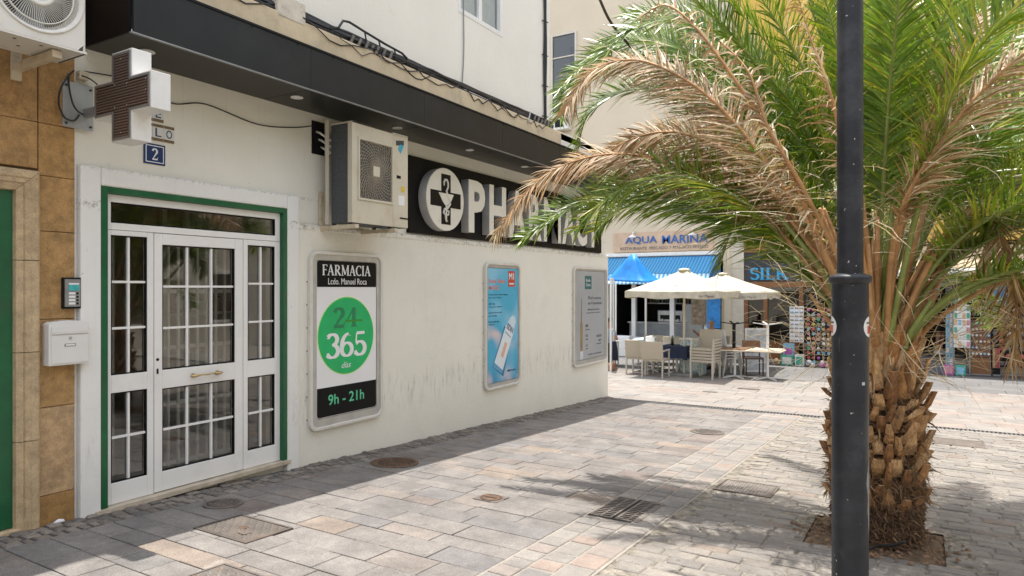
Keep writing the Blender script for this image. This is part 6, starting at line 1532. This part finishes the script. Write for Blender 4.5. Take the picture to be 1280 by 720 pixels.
# ---------------------------------------------------------------- people
def skin(name, chains, m, parent, lev=2):
    """chains: list of [(x,y,z,r),...]; chains share their first joint with an earlier one when coordinates match"""
    vs, es, rs_ = [], [], []; idx = {}
    for ch in chains:
        pr_ = None
        for (x, y, z, r) in ch:
            k = (round(x, 3), round(y, 3), round(z, 3))
            if k not in idx: idx[k] = len(vs); vs.append((x, y, z)); rs_.append(r)
            if pr_ is not None: es.append((pr_, idx[k]))
            pr_ = idx[k]
    me = bpy.data.meshes.new(name); me.from_pydata(vs, es, []); me.materials.append(m)
    o = place(name, me, parent); sk = o.modifiers.new('skin', 'SKIN'); sk.use_smooth_shade = True
    for v, r in zip(me.skin_vertices[0].data, rs_): v.radius = (r, r)
    me.skin_vertices[0].data[0].use_root = True
    s = o.modifiers.new('sub', 'SUBSURF'); s.levels = s.render_levels = lev; return o
M_sk = mat('skin_tone', (.45, .24, .16), .5, .1, 9); M_hair = mat('dark_hair', (.03, .02, .015), .7)
def person(loc, rz, label, hip, chest, head, knees, feet, hands, elbows, shirt, shorts, shoes, scale=1.0, bald=False):
    o = thing('person', loc, label, 'person'); ORG[o.name] = Vector(); o.rotation_euler = (0, 0, rz)
    H, C_, Hd = Vector(hip), Vector(chest), Vector(head)
    sh = [C_ + Vector((s * .17, 0, .02)) for s in (-1, 1)]
    ch = [[(*H, .14), (*(H.lerp(C_, .5)), .125), (*C_, .13), (*(C_.lerp(Hd, .45)), .055), (*Hd, .085), (*(Hd + Vector((0, -.01, .09))), .07)]]
    for i, s in enumerate((-1, 1)):
        ch.append([(*C_, .13), (*sh[i], .06), (*elbows[i], .042), (*hands[i], .028)])
        hp = H + Vector((s * .09, 0, -.03)); k = Vector(knees[i]); f = Vector(feet[i])
        ch.append([(*H, .14), (*hp, .085), (*k, .055), (*(f + Vector((0, .02, .07))), .035), (*(f + Vector((0, -.14, .03))), .03)])
    body = skin('body', ch, M_sk, o)
    g = G(); g.lathe([(.0, .0), (.016, .01), (.0, .05)], (Hd.x, Hd.y - .09, Hd.z + .01), 6, cap=False); g.build('nose', M_sk, o)
    g = G()
    for s in (-1, 1): g.lathe([(.0, -.006), (.011, 0), (.0, .006)], (Hd.x + s * .03, Hd.y - .08, Hd.z + .045), 6, cap=False)
    g.build('eyes', M_dt, o)
    if not bald:
        g = G(); g.lathe([(.088, .03), (.094, .08), (.075, .135), (.0, .16)], (Hd.x, Hd.y + .012, Hd.z), 14, cap=False); g.build('hair', M_hair, o, smooth=True)
    hands_ = []
    for i, s in enumerate((-1, 1)):
        h_ = Vector(hands[i]); d = (h_ - Vector(elbows[i])).normalized(); sd_ = d.cross(Z).normalized() if abs(d.z) < .95 else Vector((0, 1, 0))
        g = G(); g.tube([h_ - d * .01, h_ + d * .045, h_ + d * .085], [.026, .034, .03], 8)
        for k in range(4):
            b0 = h_ + d * .08 + sd_ * (.024 - .016 * k); L_ = (.06, .07, .066, .052)[k]; g.tube([b0, b0 + d * L_ * .5, b0 + d * L_ * .85 - Z * .015], [.0085, .008, .006], 6)
        g.tube([h_ + d * .02 + sd_ * .03, h_ + d * .06 + sd_ * .05], [.010, .007], 6); g.build('hand', M_sk, o, smooth=True)
    skin('shirt', [[(*(H + Z * .03), .155), (*(H.lerp(C_, .5)), .145), (*C_, .148), (*(C_ + Z * .07), .10)], [(*C_, .148), (*sh[0], .078), (*(sh[0].lerp(Vector(elbows[0]), .65)), .062)], [(*C_, .148), (*sh[1], .078), (*(sh[1].lerp(Vector(elbows[1]), .65)), .062)]], shirt, o)
    ch = [[(*(H + Z * .06), .15), (*(H + Z * .0), .158)]]
    for i, s in enumerate((-1, 1)): hp = H + Vector((s * .09, 0, -.03)); ch.append([(*H, .158), (*hp, .11), (*(hp.lerp(Vector(knees[i]), .8)), .082)])
    skin('shorts', ch, shorts, o)
    for i in (0, 1):
        f = Vector(feet[i]); g = G(); g.prism([(f.y + .08, 0), (f.y + .08, .08), (f.y + .0, .10), (f.y - .12, .06), (f.y - .18, .03), (f.y - .18, 0)], f.x - .045, f.x + .045, 'x'); sh2 = g.build('shoe', shoes, o, bevel=.012); 
        sh2.location.z = f.z - .0
    return o
M_blk = mat('black_cloth', (.012, .012, .014), .85, .2); M_gsh = mat('grey_shirt_cloth', (.06, .065, .075), .85, .2)
person((.40, 23.2, -.41), .9, 'person in black shirt and shorts with white shoes standing in the shop doorway',
       (0, 0, .90), (0, 0, 1.34), (0, -.02, 1.58), [(-.10, -.02, .50), (.11, .01, .50)], [(-.11, 0, 0), (.12, .04, 0)], [(-.20, -.22, .98), (.20, -.26, 1.02)], [(-.27, .02, 1.08), (.27, .0, 1.08)], M_blk, M_blk, M_pw)
person((-4.95, 19.0, gz(19)), -.4, 'bald person in a dark grey shirt seated behind the wicker chairs, arm raised',
       (0, 0, .50), (0, -.08, .96), (0, -.12, 1.22), [(-.14, -.42, .50), (.14, -.42, .50)], [(-.14, -.42, .0), (.14, -.40, .0)], [(-.42, -.30, .98), (.20, -.42, .80)], [(-.38, -.02, .80), (.27, -.16, .74)], M_gsh, M_navy, M_blk, bald=True)
person((-7.75, 18.1, gz(18)), .5, 'person in navy clothes seated at the left end table by the pharmacy corner',
       (0, 0, .50), (0, -.05, .95), (0, -.08, 1.20), [(-.13, -.42, .52), (.13, -.42, .50)], [(-.13, -.44, .0), (.13, -.40, .0)], [(-.20, -.42, .78), (.22, -.42, .78)], [(-.27, -.14, .74), (.27, -.14, .74)], mat('pale_blue_shirt', (.30, .40, .50), .8), M_navy, M_pw)
for (x, y, rz, lab) in ((-4.95, 19.05, -.4, 'wicker chair under the seated bald person'), (-7.75, 18.15, .5, 'wicker chair under the person in navy clothes')): more(c0, x, y, rz, lab)

# ---------------------------------------------------------------- brown shop with blue lettering
yb = thing('yellow_building', (1, FYY, -.76), 'yellow upper storeys over the brown shop and the souvenir shop', 'building')
M_yel = plaster('yellow_render', (.62, .40, .10), .0)
g = G(); g.box(-5.118, 14, FYY, FYY + .3, 2.75, 15); g.box(-5.118, -4.80, FYY + .001, FYY + .3, -1, 2.75); g.box(-2.15, -1.0, FYY, FYY + .3, -1.2, 2.75); g.box(-5.1, 14, FYY + 6, FYY + 6.2, -1, 15)
g.build('wall', M_yel, yb)
for (x0, z0) in ((-4.3, 3.9), (-2.0, 3.9), (.4, 3.9), (2.8, 3.9), (5.2, 3.9), (.4, 7.0), (2.8, 7.0), (5.2, 7.0), (.4, 10.1)):
    f_ = G().prism([(x0, z0), (x0 + 1.1, z0), (x0 + 1.1, z0 + 1.9), (x0, z0 + 1.9)], FYY - .05, FYY - .001, 'y', 0, [(x0 + .09, z0 + .09), (x0 + 1.01, z0 + .09), (x0 + 1.01, z0 + 1.81), (x0 + .09, z0 + 1.81)]).build('window', M_alu, yb)
    G().box(x0 + .091, x0 + 1.009, FYY - .03, FYY - .01, z0 + .091, z0 + 1.809).build('pane', M_shut, f_)
    G().box(x0 - .1, x0 + 1.2, FYY - .12, FYY, z0 - .1, z0 - .002).build('sill', M_trim, yb)
M_wood = mat('brown_varnished_wood', (.22, .095, .035), .4, .2, 2, .2, 60, stretch=(1, 1, .2))
ss = thing('wooden_shopfront', (-3.5, FYY, -.74), 'brown wooden shopfront with blue serif letters on a dark board', 'shopfront')
G().box(-4.79, -2.16, FYY + .02, FYY + .12, 1.68, 2.58).build('sign_board', mat('dark_slate_board', (.03, .035, .045), .4, .3, 2), ss)
serif('SILK', 'lettering', mat('cyan_letters', (.02, .34, .60), .4, .05), (-4.62, FYY + .015, 1.74), X, Z, 1.12, .36, .03, ss)
for (x0, x1, z0, z1) in ((-4.8, -2.15, 2.58, 2.74), (-4.8, -2.15, 1.50, 1.67), (-4.8, -4.68, -.74, 1.50), (-4.22, -4.10, -.60, 1.50), (-2.27, -2.15, -.74, 1.50), (-3.2, -3.08, -.2, 1.5)):
    G().box(x0, x1, FYY - .04, FYY + .1, z0, z1).build('frame_beam', M_wood, ss, bevel=.01)
for (x0, x1) in ((-4.68, -4.23), (-4.09, -3.21), (-3.07, -2.28)): G().box(x0, x1, FYY - .02, FYY + .08, -.74, -.15).build('base_panel', M_wood, ss, bevel=.01)
for (x0, x1) in ((-4.68, -4.22), (-4.10, -3.2), (-3.08, -2.27)): G().box(x0, x1, FYY + .04, FYY + .05, -.15, 1.5).build('pane', M_fg, ss)
G().box(-4.85, -2.1, FYY - .12, FYY - .0, -.78, -.70).build('step', M_fp, ss)
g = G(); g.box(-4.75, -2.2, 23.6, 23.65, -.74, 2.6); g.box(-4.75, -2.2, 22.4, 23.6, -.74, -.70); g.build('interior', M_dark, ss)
g = G(); g.tube([(-3.7, 22.7, -.7), (-3.7, 22.7, .9)], .05, 8); g.box(-4.0, -3.4, 22.5, 22.9, .62, .66); g.box(-3.3, -2.7, 22.5, 22.8, .2, .9); g.build('display_stand', M_grey, ss)

# ---------------------------------------------------------------- souvenir displays and shop
rk = random.Random(77)
cols_ = [(.65, .65, .62), (.5, .12, .10), (.08, .30, .45), (.05, .35, .25), (.6, .45, .08), (.45, .12, .35), (.15, .15, .17), (.62, .40, .22), (.20, .45, .62), (.55, .25, .30)]
M_it = [mat('souvenir_colour_%s' % n_, c, .45, .25, 14) for n_, c in zip(('white', 'red', 'blue', 'green', 'yellow', 'purple', 'charcoal', 'orange', 'sky', 'pink'), cols_)]
def item(nm, x0, x1, y, z0, z1, parent, shape='card', m=None):
    m = m or rk.choice(M_it); g = G()
    if shape == 'card': g.box(x0, x1, y - .012, y, z0, z1)
    elif shape == 'disc': g.lathe([((x1 - x0) / 2, y), ((x1 - x0) / 2, y - .02), (.0, y - .025)], ((x0 + x1) / 2, 0, (z0 + z1) / 2), 10, axis='y', cap=False)
    elif shape == 'glasses':
        w = (x1 - x0) / 2; 
        for s in (-.5, .5): g.lathe([(w * .42, y), (w * .36, y - .02), (.0, y - .022)], ((x0 + x1) / 2 + s * w, 0, (z0 + z1) / 2), 8, axis='y', cap=False)
        g.box(x0 + w * .7, x1 - w * .7, y - .015, y - .01, (z0 + z1) / 2, (z0 + z1) / 2 + .01)
    return g.build(nm, m, parent, fix=(shape != 'card'))
def rack(name, x0, x1, y, z0, z1, nx, nz, shape, label, back=None, mlist=None, fill=.72, itemname='card', zi0=None):
    o = thing(name, ((x0 + x1) / 2, y, gz(y)), label, 'display rack')
    G().box(x0, x1, y, y + .04, z0, z1).build('back_board', back or M_black, o)
    for x in (x0 + .01, x1 - .01): G().beam((x, y + .05, gz(y)), (x, y + .05, z1), .025, .025).build('upright', M_grey, o)
    G().beam((x0, y + .05, gz(y) + .02), (x1, y + .05, gz(y) + .02), .3, .03).build('base', M_grey, o)
    zi0 = z0 if zi0 is None else zi0; dx, dz = (x1 - x0) / nx, (z1 - zi0) / nz
    for i in range(nx):
        for j in range(nz):
            cx_, cz_ = x0 + dx * (i + .5), zi0 + dz * (j + .5); w, h = dx * fill / 2, dz * fill / 2
            item(itemname, cx_ - w, cx_ + w, y - .004, cz_ - h, cz_ + h, o, shape, rk.choice(mlist) if mlist else None)
    return o
W_, B_ = M_it[0], M_it[6]
rack('sunglasses_rack', -3.36, -2.98, 21.3, -.1, .95, 3, 9, 'glasses', 'tall white board of dark sunglasses beside the brown shopfront', M_pw, [B_, B_, M_it[7], M_it[2]], .8, 'sunglasses')
rack('magnet_board', -2.92, -2.12, 21.35, -.6, .92, 6, 11, 'disc', 'black board covered with round colourful magnets', M_black, None, .66, 'magnet')
rack('postcard_stand', .66, 1.02, 20.95, -.05, 1.05, 4, 6, 'card', 'pale spinner stand of small postcards with a white header', M_pw, [M_it[7], W_, M_it[8], M_it[3], M_it[9]], .72, 'postcard')
G().box(.76, .94, 20.94, 20.955, 1.055, 1.22).build('header_card', M_pw, bpy.data.objects['postcard_stand'])
rack('postcard_display', .50, .66, 21.3, -.6, .95, 2, 12, 'card', 'narrow light blue panel of cards left of the spinner stand', mat('pale_blue_panel', (.35, .50, .55), .6), [W_, M_it[8], M_it[2]], .75, 'postcard')
rack('trinket_rack', 1.04, 1.46, 21.15, -.28, .66, 5, 6, 'disc', 'rack of round trinkets above a brown chest', mat('brown_rack_board', (.16, .08, .05), .6), [W_, M_it[6], M_it[7], W_, M_it[8]], .7, 'trinket')
G().box(1.05, 1.45, 21.1, 21.5, -.76, -.3).build('chest', M_wood, bpy.data.objects['trinket_rack'], bevel=.01)
rack('belt_rack', 1.50, 1.66, 21.2, -.72, .12, 5, 1, 'card', 'small rack of hanging red and brown belts', M_black, [M_it[1], M_it[7], M_it[1]], .6, 'belt')
rack('cap_rack', 1.50, 2.35, 21.5, -.55, 1.0, 6, 8, 'disc', 'dark rack of caps and slippers at the right end of the shop', M_black, [B_, B_, W_, M_it[6], M_it[1]], .8, 'cap')
rack('print_panel', .62, .98, 21.55, 1.08, 1.42, 2, 2, 'card', 'turquoise picture panel hanging over the spinner stand', mat('turquoise_panel', (.10, .35, .38), .5), [M_it[8], W_, M_it[3]], .7, 'picture')
rack('keyring_board', 1.02, 1.42, 21.6, .72, 1.38, 7, 4, 'card', 'dark board of tiny white keyrings in the shop opening', M_black, [W_, W_, M_it[6]], .5, 'keyring')
rack('bodyboard_rack', 1.42, 2.05, 21.45, 1.03, 1.22, 6, 1, 'card', 'strip of bright printed boards above the cap rack', M_it[4], None, .9, 'printed_board')
rack('hat_rack', -.9, -.1, 22.9, -.1, 1.5, 6, 8, 'disc', 'dim rack of dark goods inside the shop behind the palm', M_black, [B_, M_it[2], B_, M_it[5]], .6, 'hat')
# hanging shirts
def shirt(x, y, z, m, label, w=.42, h=.6):
    o = thing('hanging_shirt', (x, y, z), label, 'shirt', 'shirts hanging in the shop opening')
    P = [(x - w * .3, z - h), (x + w * .3, z - h), (x + w * .3, z - .2), (x + w * .5, z - .26), (x + w * .56, z - .16), (x + w * .25, z), (x + w * .1, z - .03), (x - w * .1, z - .03), (x - w * .25, z), (x - w * .56, z - .16), (x - w * .5, z - .26), (x - w * .3, z - .2)]
    G().prism(P, y, y + .06, 'y').build('cloth', m, o, bevel=.01); G().tube([(x - .15, y + .03, z - .01), (x, y + .03, z + .04), (x, y + .03, z + .12)], .005, 5).build('hanger', M_steel, o)
shirt(1.66, 21.3, 1.80, mat('sky_blue_cloth', (.15, .32, .58), .8, .1), 'pale blue shirt hanging at the right of the shop opening')
shirt(1.66, 21.36, 1.45, M_pw, 'white garment hanging below the pale blue shirt', .38, .3)
for x, c, lab in ((.30, M_it[2], 'blue'), (.58, B_, 'charcoal'), (.86, mat('teal_shirt_cloth', (.03, .12, .14), .8), 'dark teal'), (1.15, mat('grey_tee_cloth', (.12, .12, .13), .8), 'grey')): shirt(x, 21.7, 1.78, c, lab + ' shirt hanging in the row under the beige awning', .26, .5)
# toys on the paving
def toy(name, x, y, w, h, label, cat, m, m2):
    o = thing(name, (x, y, gz(y)), label, cat); z = gz(y)
    G().box(x - w / 2, x + w / 2, y - .06, y + .06, z, z + h).build('box', m, o, bevel=.01); G().box(x - w * .36, x + w * .36, y - .066, y - .061, z + h * .15, z + h * .8).build('printed_front', m2, o)
toy('toy_box', -3.36, 20.9, .34, .30, 'green boxed toy at the foot of the sunglasses board', 'toy box', M_it[3], M_it[0])
toy('toy_box', -3.34, 21.05, .30, .62, 'pink and blue boxed toy behind the green one', 'toy box', M_it[8], M_it[5])
toy('toy_box', -3.02, 20.85, .24, .34, 'pale green packet standing right of the green toy box', 'toy box', M_it[0], M_it[3])
for i, (x, m_, l_) in enumerate(((-3.62, M_it[7], 'orange'), (-2.72, W_, 'white and brown'), (-2.45, M_it[5], 'purple'), (-2.22, M_it[9], 'pink'))):
    o = thing('toy_bundle', (x, 20.9, gz(20.9)), l_ + ' bundle of beach toys on the ground before the magnet board', 'toys'); z = gz(20.9)
    for k in range(5): G().lathe([(.0, 0), (.05, .01), (.065, .05), (.05, .10), (.0, .12)], (x + rk.uniform(-.1, .1), 20.9 + rk.uniform(-.08, .08), z + .02 * k), 10, cap=False).build('toy', m_ if k < 3 else rk.choice(M_it), o, smooth=True)
for i, (x, m_, m2, l_) in enumerate(((.55, M_it[5], M_it[9], 'purple printed bag on the ground under the postcard stand'), (.80, M_it[3], M_it[8], 'green and white printed bag leaning under the postcard stand'))):
    toy('printed_bag', x, 20.75, .22, .26, l_, 'bag', m_, m2)
# beige shop awning and dark shop inside
sa = thing('shop_awning', (1, 21.9, 2.3), 'beige awning with a white and red edge over the souvenir shop', 'awning')
M_bei = stripe_mat('beige_awning_cloth', (.62, .50, .34), (.55, .42, .27), 3.0, .5)
cloth_sheet('canvas', (-1.0, 21.95, 2.62), (8, 21.95, 2.62), (8, 20.3, 1.98), (-1.0, 20.3, 1.98), M_bei, sa, 40)
va = cloth_sheet('valance', (-1.0, 20.3, 1.97), (8, 20.3, 1.97), (8, 20.28, 1.78), (-1.0, 20.28, 1.78), mat('awning_edge_white', (.66, .64, .60), .7), sa, 40, 2, 0)
for x0 in (1.25, 3.0, 5.2): G().box(x0, x0 + .4, 20.255, 20.268, 1.84, 1.95).build('red_print', M_red, va)
for x0 in (2.2, 4.2): G().box(x0, x0 + .4, 20.255, 20.268, 1.84, 1.95).build('blue_print', M_nav, va)
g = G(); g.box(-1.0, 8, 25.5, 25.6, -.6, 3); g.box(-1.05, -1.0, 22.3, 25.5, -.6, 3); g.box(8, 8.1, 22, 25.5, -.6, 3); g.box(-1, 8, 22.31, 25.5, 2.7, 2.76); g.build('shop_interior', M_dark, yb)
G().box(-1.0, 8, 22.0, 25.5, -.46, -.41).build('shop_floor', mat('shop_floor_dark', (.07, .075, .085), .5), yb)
g = G(); g.prism([(20.9, -.745), (22.0, -.745), (22.0, -.412)], -.55, .55, 'x'); tag(g.build('ramp', mat('grey_ramp', (.13, .15, .18), .45, .1), bevel=.01), 'blue grey ramp rising into the souvenir shop behind the palm', 'ramp')
g = G(); g.box(.56, 8, 21.75, 22.0, -.9, -.46); g.box(-1, -.56, 21.75, 22, -.9, -.46); g.build('plinth', M_fp, yb)
